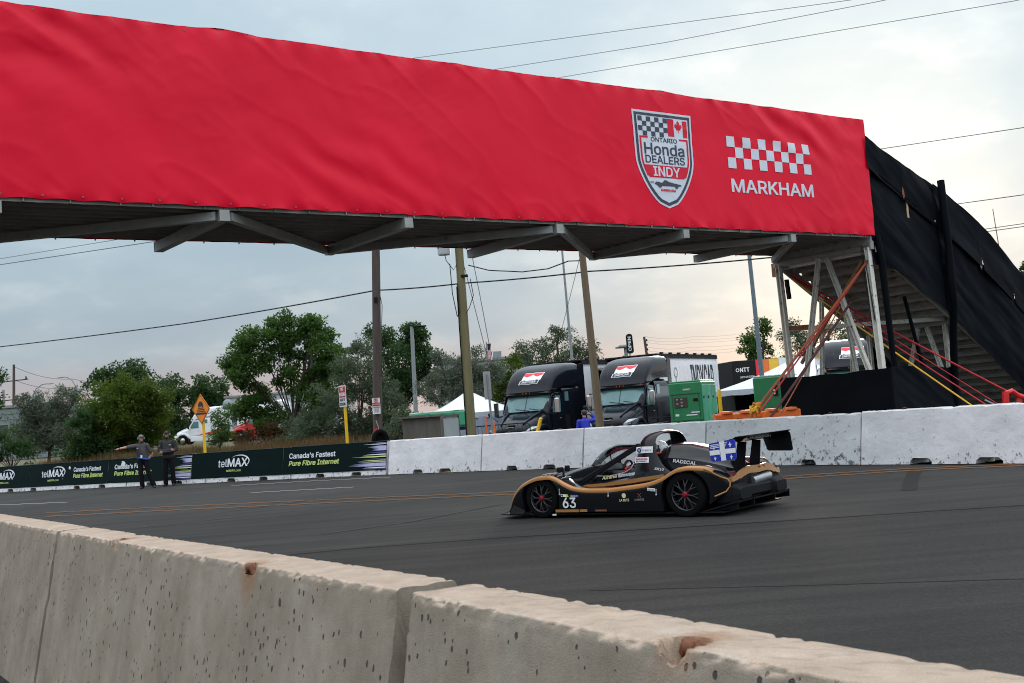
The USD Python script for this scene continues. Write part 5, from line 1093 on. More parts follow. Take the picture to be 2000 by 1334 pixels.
# the driver
th = math.radians(CAR_R); dvr = person('race driver in a dark helmet seated in the black race car', CAR_O, CAR_R)
SUIT = mat('dark_race_suit', (0.012, 0.012, 0.014), .8)
obj('suit', fuse([m3.Manifold.batch_hull([ellm((-.34, 0, .30), (.13, .16, .10)), ellm((-.42, 0, .62), (.11, .18, .10))])] + chain([((-.42, 0, .68), .07), ((-.40, 0, .76), .06)]) + chain([((-.40, .19, .64), .065), ((-.18, .26, .48), .05), ((.08, .12, .60), .042)]) + chain([((-.40, -.19, .64), .065), ((-.18, -.26, .48), .05), ((.08, -.12, .60), .042)]) + chain([((-.30, .09, .26), .09), ((.10, .11, .42), .075), ((.48, .09, .30), .06)]) + chain([((-.30, -.09, .26), .09), ((.10, -.11, .42), .075), ((.48, -.09, .30), .06)]), .03, 5), SUIT, dvr, smooth=True)
for s in (1, -1): obj('glove', fuse(hand((.09, s * .12, .60), (.6, -s * .3, .2), (-.3, s * .6, .6), curl=(.9, .9, .9, .9), side=s), .014, 2), mat('red_glove', (.35, .02, .02), .7), dvr, smooth=True)
hel = fuse([ellm((-.37, 0, .845), (.135, .118, .125)), ellm((-.33, 0, .79), (.12, .10, .09))], .025, 3)
obj('helmet', hel, mat('helmet_shell', (.02, .02, .022), .15, coat=.6, second=(.55, .55, .55), sthresh=(.5, .52), sscale=3.5), dvr, smooth=True)
obj('visor', prism(list(np.c_[-.37 + .142 * np.cos(np.linspace(-1.15, 1.15, 16)), .124 * np.sin(np.linspace(-1.15, 1.15, 16))]), .075, (0, 0, .815), (1, 0, 0), (0, 1, 0)), mat('dark_visor', (.01, .01, .012), .08), dvr)
obj('helmet_stripe', [tube([(-.37 + .14 * math.cos(a), .122 * math.sin(a), .80) for a in np.linspace(.9, 2.6, 10)], .016, 6), tube([(-.37 + .14 * math.cos(a), -.122 * math.sin(a), .80) for a in np.linspace(.9, 2.6, 10)], .016, 6)], mat('helmet_red', (.6, .03, .02), .4), dvr, smooth=True)

# ------------------------------------------------------------------ trucks
T_BLK = mat('black_truck_paint', (0.004, 0.005, 0.008), 0.14, var=.1, scale=1.5, spec=.22, coat=.10); CHROME = mat('chrome', (0.60, 0.60, 0.62), 0.10, 1.0, var=.02)
T_GLASS = mat('dark_windscreen', (0.075, 0.155, 0.16), 0.06, var=.3, scale=1.2, spec=.7); T_WHITE = mat('white_truck_paint', (0.66, 0.67, 0.69), 0.25, var=.05, coat=.4); AMBER = mat('amber_marker', (0.45, 0.04, 0.008), .25); LAMP = mat('headlamp_lens', (0.34, 0.35, 0.36), 0.08, .6, var=.4, scale=9)
L_RED = mat('logo_red', (0.58, 0.015, 0.03), .4); L_WHT = mat('logo_white', (0.72, 0.72, 0.72), .4); L_NAV = mat('logo_navy', (0.02, 0.025, 0.045), .4)
FX = np.array([-1.98, -2.22, -2.40, -2.70, -3.10, -3.6, -4.2, -5.45]); FZ = np.array([2.62, 2.92, 3.20, 3.50, 3.72, 3.86, 3.93, 3.96])
fz = PchipInterpolator(-FX, FZ); fw_ = lambda x: np.interp(-x, [1.98, 2.3, 2.9, 5.45], [1.05, 1.11, 1.15, 1.17])
def fair_z(x, y):
    zt = fz(-x); zb = 1.9; w = fw_(x); return (zb + zt) / 2 + (zt - zb) / 2 * (1 - np.clip(np.abs(y) / w, 0, .999) ** 6.5) ** (1 / 6.5)
def big_wheel(t, x, y, r=.52, w=.30, dual=False, rimm=None):
    s = 1 if y > 0 else -1
    ty = lathe([(r * .55, 0), (r * .92, .0), (r, .04), (r, w - .04), (r * .92, w), (r * .55, w)], 32, (0, 0, 0), 'y'); M = np.diag([1., s, 1, 1]); M[:3, 3] = (x, y - s * w, r)
    wp = obj('wheel', xf(ty, M), C_TYRE, t, smooth=45)
    rim = lathe([(r * .56, w - .02), (r * .52, w - .05), (r * .3, w - .10 if dual else w + .0), (r * .16, w + (.0 if dual else .05)), (0, w + (.0 if dual else .05))], 24, (0, 0, 0), 'y'); obj('rim', xf(rim, M), rimm or CHROME, wp, smooth=40)
def make_truck(label, loc, rot, body, sleeper=None, trim=None, logo=True, group=None, stripe=None):
    sleeper = sleeper or body; trim = trim or T_TRIM
    t = thing('semi_truck', label, 'truck', loc, rot, group)
    obj('hood', loft([rsec(*q, 32, 4) for q in [(-.03, .62, .62, 1.12), (-.14, .78, .58, 1.24), (-.45, .90, .60, 1.42), (-1.0, .98, .65, 1.62), (-1.75, 1.07, .7, 1.84)]]), body, t, smooth=40)
    obj('hood_crease', [tube([(-.25, s * .52, 1.335), (-.9, s * .66, 1.60), (-1.65, s * .80, 1.82)], [.03, .05, .05], 8) for s in (1, -1)], body, t, smooth=True)
    for s in (1, -1):
        obj('front_wing', loft([rsec(x, .20, zb, zt, 20, 3) + [0, s * .98, 0] for x, zb, zt in [(-.10, .60, .98), (-.3, .62, 1.14), (-.8, 1.05, 1.30), (-1.3, 1.10, 1.30), (-1.75, .62, 1.12), (-1.95, .6, .95)]]), body, t, smooth=40)
        hl = obj('headlight', hull([(-.06, s * .70, .84), (-.06, s * .70, 1.02), (-.14, s * 1.0, .88), (-.14, s * 1.0, 1.10), (-.62, s * 1.17, 1.10), (-.62, s * 1.17, 1.22), (-.30, s * .86, 1.20), (-.10, s * .76, 1.08)]), LAMP, t)
        obj('lens_ring', tube([(-.15 - .09 * math.cos(a) * .8, s * (.99 + .10 * math.cos(a)), 1.01 + .075 * math.sin(a)) for a in np.linspace(0, 6.29, 18)], .014, 6), mat('lamp_black', (.01, .01, .01), .3), hl)
        obj('mirror', [box((-1.86, s * 1.46, 2.02), (.14, .22, .66), ch=.04)], CHROME if logo else T_TRIM, t); obj('mirror_arm', tube([(-1.75, s * 1.1, 2.42), (-1.84, s * 1.42, 2.38)], .022, 6), T_TRIM, t); obj('mirror_arm', tube([(-1.7, s * 1.1, 1.72), (-1.84, s * 1.42, 1.68)], .022, 6), T_TRIM, t)
        obj('hood_mirror', [tube([(-.9, s * .95, 1.5), (-.75, s * 1.22, 1.78)], .018, 6), ell((-.75, s * 1.24, 1.83), (.07, .10, .09), 1)], T_TRIM, t)
        obj('roof_horn', tube([(-2.30, s * 1.0, 2.72), (-2.22, s * 1.34, 2.74)], [.05, .03], 8), T_TRIM, t)
        d = obj('door', prism([(-1.92, .95), (-3.02, .95), (-3.02, 2.58), (-2.30, 2.58), (-1.92, 1.86)], .02, (0, s * 1.165 + (0.01 if s < 0 else .01), 0), (1, 0, 0), (0, 0, 1)), body, t)
        obj('door_window', prism([(-2.02, 1.74), (-2.92, 1.74), (-2.92, 2.46), (-2.38, 2.46), (-2.02, 1.92)], .02, (0, s * 1.178 + .01, 0), (1, 0, 0), (0, 0, 1)), T_GLASS, d)
        obj('door_handle', box((-2.85, s * 1.19, 1.45), (.16, .03, .04), ch=.01), CHROME, d)
        obj('side_skirt', loft([rsec(x, .10, .32, .92, 16, 5) + [0, s * 1.10, 0] for x in (-1.95, -2.1, -5.2, -5.4)]), body, t, smooth=40)
        obj('sleeper_window', prism([(-3.5, 2.2), (-3.9, 2.2), (-3.9, 2.62), (-3.5, 2.62)], .02, (0, s * 1.172 + .01, 0), (1, 0, 0), (0, 0, 1)), T_GLASS, t)
        obj('locker_hatch', prism([(-3.4, .98), (-3.95, .98), (-3.95, 1.6), (-3.4, 1.6)], .012, (0, s * 1.172 + .006, 0), (1, 0, 0), (0, 0, 1)), trim, t)
        obj('fairing_edge', prism([(-5.35, .9), (-5.85, .9), (-5.85, 3.75), (-5.35, 3.9)], .03, (0, s * 1.15 + .015, 0), (1, 0, 0), (0, 0, 1)), sleeper, t)
        big_wheel(t, -1.05, s * 1.20); big_wheel(t, -5.1, s * 1.22, dual=True, w=.55); big_wheel(t, -6.35, s * 1.22, dual=True, w=.55)
    obj('bumper', loft([rsec(*q, 24, 5) for q in [(.06, .80, .34, .62), (-.02, 1.08, .32, .70), (-.35, 1.20, .34, .70)]]), body, t, smooth=40)
    gr = obj('grille', prism([(-.52, .60), (.52, .60), (.60, 1.06), (-.60, 1.06)], .05, (.0, 0, 0), (0, 1, 0), (0, 0, 1)), T_TRIM, t)
    obj('grille_bars', [box((.055, 0, z), (.012, 1.06, .02)) for z in np.linspace(.64, 1.02, 9)], mat('grille_metal', (.03, .03, .03), .4, .5), gr, kind='stuff')
    obj('hood_badge', box((-.055, 0, 1.205), (.02, .36, .05), ch=.008), CHROME, t); obj('hood_vent', box((-.20, 0, 1.305), (.10, .34, .03)), T_TRIM, t)
    obj('cab', loft([rsec(*q, 36, 6) for q in [(-1.70, 1.06, .75, 1.86), (-1.80, 1.12, .70, 1.98), (-2.10, 1.15, .60, 2.40), (-2.35, 1.155, .6, 2.74), (-3.4, 1.16, .6, 2.76)]]), body, t, smooth=35)
    obj('sleeper', loft([rsec(*q, 36, 8) for q in [(-3.30, 1.165, .6, 2.9), (-5.42, 1.165, .6, 2.9)]]), sleeper, t, smooth=35)
    ws = grid(20, 10, lambda u, v: np.c_[-1.655 - .47 * v - .14 * (np.abs(2 * u - 1) ** 3), (2 * u - 1) * (1.03 - .02 * v), 1.86 + .70 * v]); obj('windscreen', ws, T_GLASS, t, smooth=True)
    obj('windscreen_wiper', [tube([(-1.64, .25, 1.87), (-1.72, -.45, 1.98)], .010, 5), tube([(-1.64, .85, 1.87), (-1.72, .2, 1.97)], .010, 5)], T_TRIM, t)
    obj('centre_pillar', tube([(-1.645, 0, 1.86), (-2.115, 0, 2.56)], .012, 5), T_TRIM, t)
    obj('sun_visor', loft([np.c_[np.array([-2.08, -1.98, -1.96, -2.14]) - .14 * abs(f) ** 3, np.full(4, f * 1.08), [2.54, 2.55, 2.70, 2.78]] for f in np.linspace(-1, 1, 17)]), trim, t, smooth=30)
    for y in (-.92, -.16, 0, .16, .92): obj('marker_light', box((-1.955 - .14 * abs(y / 1.08) ** 3, y, 2.63), (.03, .035, .075), ch=.008), AMBER, t)
    xs_ = np.r_[np.linspace(-1.98, -2.5, 12), np.linspace(-2.6, -5.45, 16)]
    a = np.linspace(0, math.pi, 29); secs = []
    for x in xs_:
        w, zt, zb = float(fw_(x)), float(fz(-x)), 1.9; c, s_ = np.cos(a), np.sin(a); y = w * np.sign(c) * np.abs(c) ** (2 / 6.5); z = (zb + zt) / 2 + (zt - zb) / 2 * np.abs(s_) ** (2 / 6.5)
        z = np.maximum(z, 2.60); secs.append(np.c_[np.full(29, x), y, z])
    obj('roof_fairing', loft(secs), sleeper, t, smooth=40)
    obj('chassis', box((-4.2, 0, .72), (5.6, .8, .25)), T_TRIM, t)
    obj('fifth_wheel', box((-5.9, 0, .98), (.9, .9, .12)), T_TRIM, t)
    if stripe is not None:
        for s in (1, -1): obj('side_stripe', prism([(-2.6, .95), (-5.3, 1.02), (-5.3, 1.5)], .012, (0, s * 1.182 + .006, 0), (1, 0, 0), (0, 0, 1)), stripe, t)
    if logo:
        def onfair(P, lay, m, nm, par):
            mm = sub_long(prism(P, .002, (0, 0, 0), (1, 0, 0), (0, 1, 0)), .06) if isinstance(P, list) else sub_long(P, .06)
            v = mm.vertices; v[:, 0] *= .82; v[:, 1] = 3.04 + (v[:, 1] - 2.96) * .74; x = np.interp(v[:, 1], np.linspace(2.93, 3.68, 60), np.interp(np.linspace(2.93, 3.68, 60), FZ, FX)); X = np.interp(v[:, 1], FZ, FX)
            z = fair_z(X, v[:, 0]); n_ = np.array([.80, 0, .6]); q = np.c_[X, v[:, 0], z] + n_ * (.006 * lay) + n_ * v[:, 2][:, None]
            return obj(nm, T(q, mm.faces), m, par)
        def sh(P, k=.30, z0=2.98): return [(y + (z - z0) * k, z) for y, z in P]
        pl = onfair(sh([(-.60, 2.96), (.52, 2.96), (.54, 3.19), (.60, 3.19), (.60, 3.62), (-.54, 3.62), (-.54, 3.19), (-.60, 3.19)]), 1, L_WHT, 'logo_plate', t)
        onfair(sh([(-.53, 3.44), (-.40, 3.40), (-.30, 3.36), (-.20, 3.40), (-.12, 3.42), (.0, 3.52), (.12, 3.42), (.2, 3.40), (.30, 3.36), (.4, 3.40), (.56, 3.46), (.57, 3.60), (-.52, 3.60)]), 2, L_RED, 'logo_top', pl)
        onfair(sh([(-.56, 2.985), (.48, 2.985), (.50, 3.17), (.36, 3.21), (.28, 3.175), (-.28, 3.175), (-.38, 3.21), (-.55, 3.17)]), 2, L_NAV, 'logo_base', pl)
        tm = text('INDYCAR', .105, (-.44, 3.025, 0), (1, 0, 0), (0, 1, 0), True, .82, .3, .002); onfair(tm, 3, L_WHT, 'lettering', pl)
        onfair([(-.80, 2.97), (-.86, 3.25), (-.84, 3.42), (-.82, 3.42), (-.845, 3.25), (-.785, 2.97)], 1, mat('panel_gap', (.03, .03, .034), .4), 'panel_line', t)
    return t
hd = lambda yaw: np.array([-math.sin(math.radians(yaw)), -math.cos(math.radians(yaw))])
GPAD = -0.3
def truck_loc(px, py, Y, yaw):
    p = at(px, py, Y)[:2] + hd(yaw) * 1.95; return (p[0], p[1], GPAD)
trg = 'black trucks parked in the paddock'
tr1 = make_truck('black semi truck with shield-shaped logo on its roof, left of the wooden pole', truck_loc(1029, 790, 50.5, 25), -115, T_BLK, group=trg)
dup(tr1, 'black semi truck with the same roof logo between wooden pole and green generator', truck_loc(1213, 786, 50.5, 25), -115)
dup(tr1, 'black semi truck seen nose-on through the legs of the stair tower', truck_loc(1667, 730, 49, 9), -99)
def make_trailer(label, corner, yaw, L, front_m, side_m, kind, H=4.12, W=2.6, z=GPAD, rail=T_TRIM):
    h_ = hd(yaw); l_ = np.array([-h_[1], h_[0]]); o = np.asarray(corner[:2]) - l_ * W / 2
    t = thing('trailer', label, 'trailer', (o[0], o[1], z), math.degrees(math.atan2(h_[1], h_[0])), None)
    obj('body', box((-L / 2, 0, 1.05 + (H - 1.25) / 2), (L - .02, W - .04, H - 1.25)), side_m, t)
    obj('front_panel', box((.005, 0, 1.05 + (H - 1.25) / 2), (.03, W - .06, H - 1.27)), front_m, t)
    obj('roof', box((-L / 2, 0, H - .04), (L + .04, W + .04, .10), ch=.02), rail, t)
    for s in (1, -1): obj('roof_rail', box((-L / 2, s * W / 2, H - .15), (L, .06, .14)), rail, t); obj('corner_post', box((-.06, s * (W / 2 - .02), 1.05 + (H - 1.2) / 2), (.14, .10, H - 1.3), ch=.02), front_m, t); obj('rear_post', box((-L + .08, s * (W / 2 - .02), 1.05 + (H - 1.2) / 2), (.16, .09, H - 1.3), ch=.02), side_m, t); obj('lower_rail', box((-L / 2, s * W / 2 * .99, 1.02), (L, .06, .14)), T_TRIM, t)
    for k in range(int(L / 1.2)): obj('roof_lamp', box((-.6 - 1.2 * k, W / 2 + .03, H + .035), (.34, .10, .07), ch=.02), rail, t)
    n_ = int(L / .6)
    for k in range(n_): obj('side_panel', box((-L * (k + .5) / n_, W / 2 - .012, 1.05 + (H - 1.4) / 2), (L / n_ - .012, .02, H - 1.5)), side_m, t)
    for x in (-L + 1.2, -L + 2.5):
        for s in (1, -1): big_wheel(t, x, s * 1.22, dual=True, w=.5)
    obj('landing_leg', [box((-1.6, s * .8, .5), (.14, .14, 1.0)) for s in (1,)], T_TRIM, t); obj('landing_leg', box((-1.6, -.8, .5), (.14, .14, 1.0)), T_TRIM, t)
    return t, W, H
t, W, H = make_trailer('white trailer with tall narrow black lettering behind the second black truck', at(1283, 703, 54.5), 28, 9.0, T_BLK, T_WHITE, 'a')
obj('lettering', text('INDYCAR', 1.45, (-4.6, W / 2 + .002, 2.10), (-1, 0, 0), (0, 0, 1), True, 3.6, 0, .01), mat('trailer_black_print', (.02, .02, .022), .5), t)
GREYP = mat('trailer_grey_print', (.22, .22, .23), .5)
obj('emblem', [lathe([(.20, 0), (.26, 0), (.26, .008), (.20, .008), (.20, 0)], 20, (-2.4, W / 2 + .002, 3.2), 'y'), box((-2.4, W / 2 + .004, 2.8), (.10, .006, .45))], GREYP, t)
obj('lettering', text('NTT', .16, (-.95, W / 2 + .002, 3.0), (-1, 0, 0), (0, 0, 1), True, .4, 0, .006), GREYP, t); obj('lettering', text('FIRESTONE', .12, (-2.0, W / 2 + .002, 2.45), (-1, 0, 0), (0, 0, 1), True, .8, 0, .006), GREYP, t)
t, W, H = make_trailer('white and black trailer with an open awning side behind the first black truck', at(1136, 716, 54.5), 28, 9.0, T_BLK, T_WHITE, 'b')
obj('dark_interior_panel', box((-4.9, W / 2 + .01, 2.35), (7.6, .04, 2.5)), T_TRIM, t, label='black panel standing in for the dark interior under the awning')  # black slab stands in for the shaded interior; no opening is cut
obj('awning', loft([np.array([(-1.2, W / 2 + .03, 3.72), (-8.6, W / 2 + .03, 3.72), (-8.6, W / 2 + .03, 3.68), (-1.2, W / 2 + .03, 3.68)]), np.array([(-1.2, W / 2 + 1.9, 3.10), (-8.6, W / 2 + 1.9, 3.10), (-8.6, W / 2 + 1.9, 3.06), (-1.2, W / 2 + 1.9, 3.06)])]), mat('grey_awning', (.09, .09, .095), .7), t)
obj('awning_post', [tube([(-1.25, W / 2 + 1.85, 0), (-1.25, W / 2 + 1.85, 3.1)], .05, 8)], STEEL_L, t); obj('awning_post', tube([(-8.5, W / 2 + 1.85, 0), (-8.5, W / 2 + 1.85, 3.1)], .05, 8), STEEL_L, t)
obj('lettering', text('INDYCAR', .22, (.022, -.95, 3.2), (0, 0, -1), (0, 1, 0), True, 1.9, 0, .006), GREYP, t)
# the black trailer with coloured bands
q0 = at(1432, 740, 62); t = thing('trailer', 'black trailer with red, orange and yellow bands behind the white canopy', 'trailer', (q0[0], q0[1], GPAD), 7)
obj('body', box((4.0, 1.3, 2.35), (8.0, 2.6, 2.7), ch=.03), T_TRIM, t)
for k, (x0_, x1_, m_) in enumerate([(1.30, 1.55, L_RED), (1.55, 2.05, mat('band_orange', (.6, .13, .02), .5)), (2.05, 2.6, mat('band_yellow', (.65, .40, .03), .5)), (2.6, 4.4, mat('band_pale', (.6, .62, .62), .5))]): obj('colour_band', box(((x0_ + x1_) / 2, -.012, 2.35), (x1_ - x0_ - .01, .03, 2.66)), m_, t)
obj('lettering', text('NTT', .22, (.42, -.005, 3.08), (1, 0, 0), (0, 0, 1), True, .52, 0, .01), L_WHT, t); obj('emblem', lathe([(.07, 0), (.10, 0), (.10, .01), (.07, .01), (.07, 0)], 16, (.28, -.012, 3.19), 'y'), L_WHT, t)
obj('lettering', text('INDYCAR SERIES', .10, (.40, -.005, 2.75), (1, 0, 0), (0, 0, 1), False, .8, 0, .01), L_WHT, t)
for x in (6.0, 7.2): big_wheel(t, x, 2.6, dual=True, w=.5)
# white truck and red truck far off on the left
pw = at(346, 864, 126); zw = float(height(np.array(pw[0]), np.array(pw[1])))
make_truck('white semi truck with a red side stripe far off behind the orange diamond sign', (pw[0], pw[1], zw), 176, T_WHITE, trim=T_WHITE, logo=False, stripe=L_RED)
pr = at(456, 858, 120); zr = float(height(np.array(pr[0]), np.array(pr[1])))
make_truck('red semi truck half hidden behind bushes under the elm tree', (pr[0], pr[1], zr), 176, mat('red_truck_paint', (.36, .010, .012), .25, var=.08, coat=.4), sleeper=T_WHITE, logo=False)
t, W, H = make_trailer('white trailer far off behind the red truck', at(462, 803, 134), 86, 9.0, T_WHITE, T_WHITE, 'c', z=zr, H=3.9, rail=T_WHITE)

# ------------------------------------------------------------------ generators
G_GRN = mat('green_generator_paint', (0.008, 0.155, 0.055), 0.38, var=.10, scale=1.5, coat=.3); G_SIDE = G_GRN; G_DARK = mat('generator_dark_vent', (.008, .03, .016), .5); G_PALE = mat('worn_white_lid', (.48, .52, .48), .6, var=.2, second=(.02, .2, .1), sthresh=(.55, .65), sscale=2)
def generator(label, px, py, Y, yaw, W, L, ztop, style):
    p = at(px, py, Y); zg = float(height(np.array(p[0]), np.array(p[1]))) if Y > 20 else 0; h_ = hd(yaw); H = ztop - zg; b = .55
    t = thing('generator', label, 'generator', (p[0], p[1], zg), math.degrees(math.atan2(h_[1], h_[0])), None)
    obj('housing', box((-L / 2, 0, b + (H - b) / 2), (L, W, H - b), ch=.03), G_GRN, t); obj('lid', box((-L / 2, 0, H + .02), (L - .05, W - .05, .05), ch=.015), G_PALE if style != 1 else G_GRN, t)
    obj('trailer_frame', [box((-L / 2, 0, b - .07), (L + .3, W - .1, .12))], T_TRIM, t)
    for s in (1, -1): big_wheel(t, -L / 2, s * (W / 2 + .12), .34, .2)
    obj('drawbar', beam((.1, 0, b - .1), (.9, 0, .45), .1, .1), T_TRIM, t)
    # front (faces the track)
    if style == 1:
        obj('front_seam', [box((.008, 0, H - .36), (.012, W - .10, .012)), box((.008, 0, b + .62), (.012, W - .04, .014)), box((.008, W / 2 - .10, H - .75), (.012, .012, .78)), box((.008, -W / 2 + .10, H - .75), (.012, .012, .78))], G_DARK, t)
        obj('control_panel', box((.008, -.16, H - .62), (.02, .42, .32), ch=.006), mat('panel_brown', (.035, .028, .02), .5), t)
        for a, b_ in ((-.28, .10), (-.28, -.03), (-.05, .10), (-.05, 0), (-.05, -.10)): obj('gauge', box((.022, -.16 + a * .6 + .06, H - .62 + b_), (.01, .06, .045)), mat('panel_grey', (.25, .25, .24), .5), t)
        obj('handle_recess', box((.008, .31, H - .56), (.012, .15, .09)), T_TRIM, t)
        for y in (-.22, .0, .22): obj('vent', [box((.008, y + .02, b + .48), (.014, .19, .14))], G_DARK, t)
        obj('emblem_disc', lathe([(0, .012), (.16, .012), (.16, 0)], 32, (.004, .06, b + .16), 'x'), T_TRIM, t)
        obj('emblem_ray', [beam((.018, .06 + .05 * math.cos(a), b + .16 + .05 * math.sin(a)), (.018, .06 + .14 * math.cos(a), b + .16 + .14 * math.sin(a)), .014, .004) for a in np.arange(0, 6.28, math.pi / 10)], L_WHT, t, kind='stuff')
        obj('emblem_leaf', prism([(y * .06 + .06, z * .06 + b + .16) for y, z in leafh] + [(-y * .06 + .06, z * .06 + b + .16) for y, z in reversed(leafh)], .006, (.016, 0, 0), (0, 1, 0), (0, 0, 1)), L_RED, t)
        obj('lettering', text('SUNBELT', .05, (.008, -.06, H - .25), (0, 1, 0), (0, 0, 1), True, .24, 0, .006), L_WHT, t)
        obj('decal', [box((.006, -.30, b + .80), (.006, .11, .07))], L_WHT, t); obj('decal', box((.006, .28, b + .86), (.006, .26, .035)), L_WHT, t); obj('decal', box((.006, .16, b + .78), (.006, .34, .035)), L_WHT, t)
    elif style == 2:
        obj('control_panel', box((.008, .10, H - .40), (.02, .14, .30), ch=.006), T_TRIM, t)
        for k in range(3): obj('gauge', box((.022, .07, H - .30 - k * .09), (.01, .05, .045)), L_WHT, t)
        obj('warning_diamond', prism([(-.29, b + .55), (-.15, b + .41), (-.01, b + .55), (-.15, b + .69)], .006, (.004, 0, 0), (0, 1, 0), (0, 0, 1)), L_RED, t); obj('warning_mark', box((.013, -.15, b + .55), (.006, .15, .05)), L_WHT, t)
        obj('sun_emblem', prism([(.12 + .07 * math.cos(a) * (1 if k % 2 else .55), b + .62 + .07 * math.sin(a) * (1 if k % 2 else .55)) for k, a in enumerate(np.linspace(0, 6.283, 17)[:-1])], .006, (.004, 0, 0), (0, 1, 0), (0, 0, 1)), mat('decal_yellow', (.65, .45, .03), .5), t)
        obj('lettering', text('SUNBELT', .075, (.006, -.10, b + .42), (0, 1, 0), (0, 0, 1), True, .44, 0, .006), L_WHT, t)
    else:
        obj('lettering', text('SUNBELT', .07, (.006, .15, H - .30), (0, 1, 0), (0, 0, 1), True, .30, 0, .006), L_WHT, t)
    n_ = 3
    for k in range(n_):                          # doors along the side
        d = obj('side_door', box((-L * (k + .5) / n_, W / 2 + .004, b + (H - b) * .52), (L / n_ - .04, .02, (H - b) * .84), ch=.006), mat('green_generator_pale', (.03, .26, .14), .42, var=.25, scale=1.2, second=(.30, .42, .36), sthresh=(.56, .68), sscale=1.1), t)
        obj('latch', box((-L * (k + .5) / n_ + .2, W / 2 + .02, H - .5), (.14, .02, .07)), T_TRIM, d)
    if style == 1: obj('exhaust_flap', hull([(-.5, W / 2 + .02, b + .52), (-.9, W / 2 + .02, b + .48), (-.5, W / 2 + .28, b + .40), (-.9, W / 2 + .28, b + .36), (-.5, W / 2 + .02, b + .49), (-.9, W / 2 + .02, b + .45)]), mat('flap_cream', (.5, .46, .30), .6), t)
    return t
generator('tall green generator with sunburst emblem in front of the white trailer', 1340, 790, 36, 20, 1.04, 2.4, 2.06, 1)
generator('green generator with red warning diamond behind the orange barrier', 1509, 780, 32.5, 20, 1.02, 2.2, 1.98, 2)
generator('low green generator on the left behind the grey concrete enclosure', 818, 815, 40.5, 45, 1.15, 1.7, 1.76, 3)

# ------------------------------------------------------------------ orange plastic barriers
ORG = mat('orange_plastic', (0.72, 0.13, 0.010), 0.45, var=.08)
def water_barrier(label, px, Y, yaw, L=1.35):
    p = at(px, 800, Y); zg = float(height(np.array(p[0]), np.array(p[1]))); t = thing('water_barrier', label, 'plastic barrier', (p[0], p[1], zg), yaw, 'orange plastic barriers behind the white wall')
    k = 1.10 - zg
    obj('body', loft([np.array([(x, -.25, .0), (x, .25, .0), (x, .24, .25), (x, .13, .5), (x, .11, k - .03), (x, .08, k), (x, -.08, k), (x, -.11, k - .03), (x, -.13, .5), (x, -.24, .25)]) for x in (-L / 2, L / 2)]), ORG, t)
    for x in (-L * .25, L * .25): obj('filler_cap', lathe([(0, k + .06), (.15, k + .05), (.17, k + .02), (.17, k - .01)], 20, (x, 0, 0)), ORG, t, smooth=40)
water_barrier('leftmost orange plastic barrier, beside the yellow post', 1440, 28.3, 8, 1.2); water_barrier('middle orange plastic barrier behind the strap knot', 1482, 27.4, -14, 1.2); water_barrier('right orange plastic barrier touching the black skirt', 1526, 27.1, 6, .85)

# ------------------------------------------------------------------ concrete enclosure, canopies, small fences
ENC = mat('dark_weathered_concrete', (0.085, 0.075, 0.062), 0.9, var=.35, scale=2.5, stretch=(1, 1, .3), bump=.01, bscale=30, second=(.16, .14, .12), sthresh=(.55, .7), sscale=2)
CABG = mat('pale_grey_cabinet', (0.30, 0.34, 0.35), .5, var=.12, scale=2)
qa, qb, qc = at(788, 860, 37.6), at(865, 850, 35.2), at(897, 848, 35.9)
t = thing('concrete_enclosure', 'low dark concrete enclosure with a pale grey door beside the greenish pole', 'enclosure', (qa[0], qa[1], 0), 0)
r_ = lambda q, z: (q[0] - qa[0], q[1] - qa[1], z)
zt = 1.5 + (828 - 826) * .016 + .0
h1 = at(865, 812, 35.2)[2]; h0 = at(795, 817, 37.6)[2]
obj('wall', hull([r_(qa, 0), r_(qb, 0), r_(qa, h0), r_(qb, h1)] + [tuple(np.array(r_(q, z)) + (.1, .14, 0)) for q in (qa, qb) for z in (0, h0)]), ENC, t)
obj('coping', beam(r_(qa, h0 + .02), r_(qb, h1 + .02), .22, .06), ENC, t); obj('door', beam(r_(qb, (h1) / 2 - .02), r_(qc, h1 / 2 - .02), .06, h1 - .12), CABG, t)
obj('door_frame', [beam(r_(qb, h1 - .02), r_(qc, h1 - .02), .1, .08), beam(r_(qc, 0), r_(qc, h1), .07, .07), beam(r_(qb, 0), r_(qb, h1), .09, .09)], ENC, t); obj('padlock', box(np.array(r_(qc, .5)) * [.7, .7, 1] + np.array(r_(qb, .5)) * [.3, .3, 0] + [0, -.05, 0], (.05, .04, .08)), T_TRIM, t)
CANV = clothmat('white_canopy_cloth', (0.62, 0.63, 0.64), 0.6, 0.1, .05); CANV2 = clothmat('blue_grey_tent_wall', (0.26, 0.31, 0.40), 0.6, 0.1, .12)
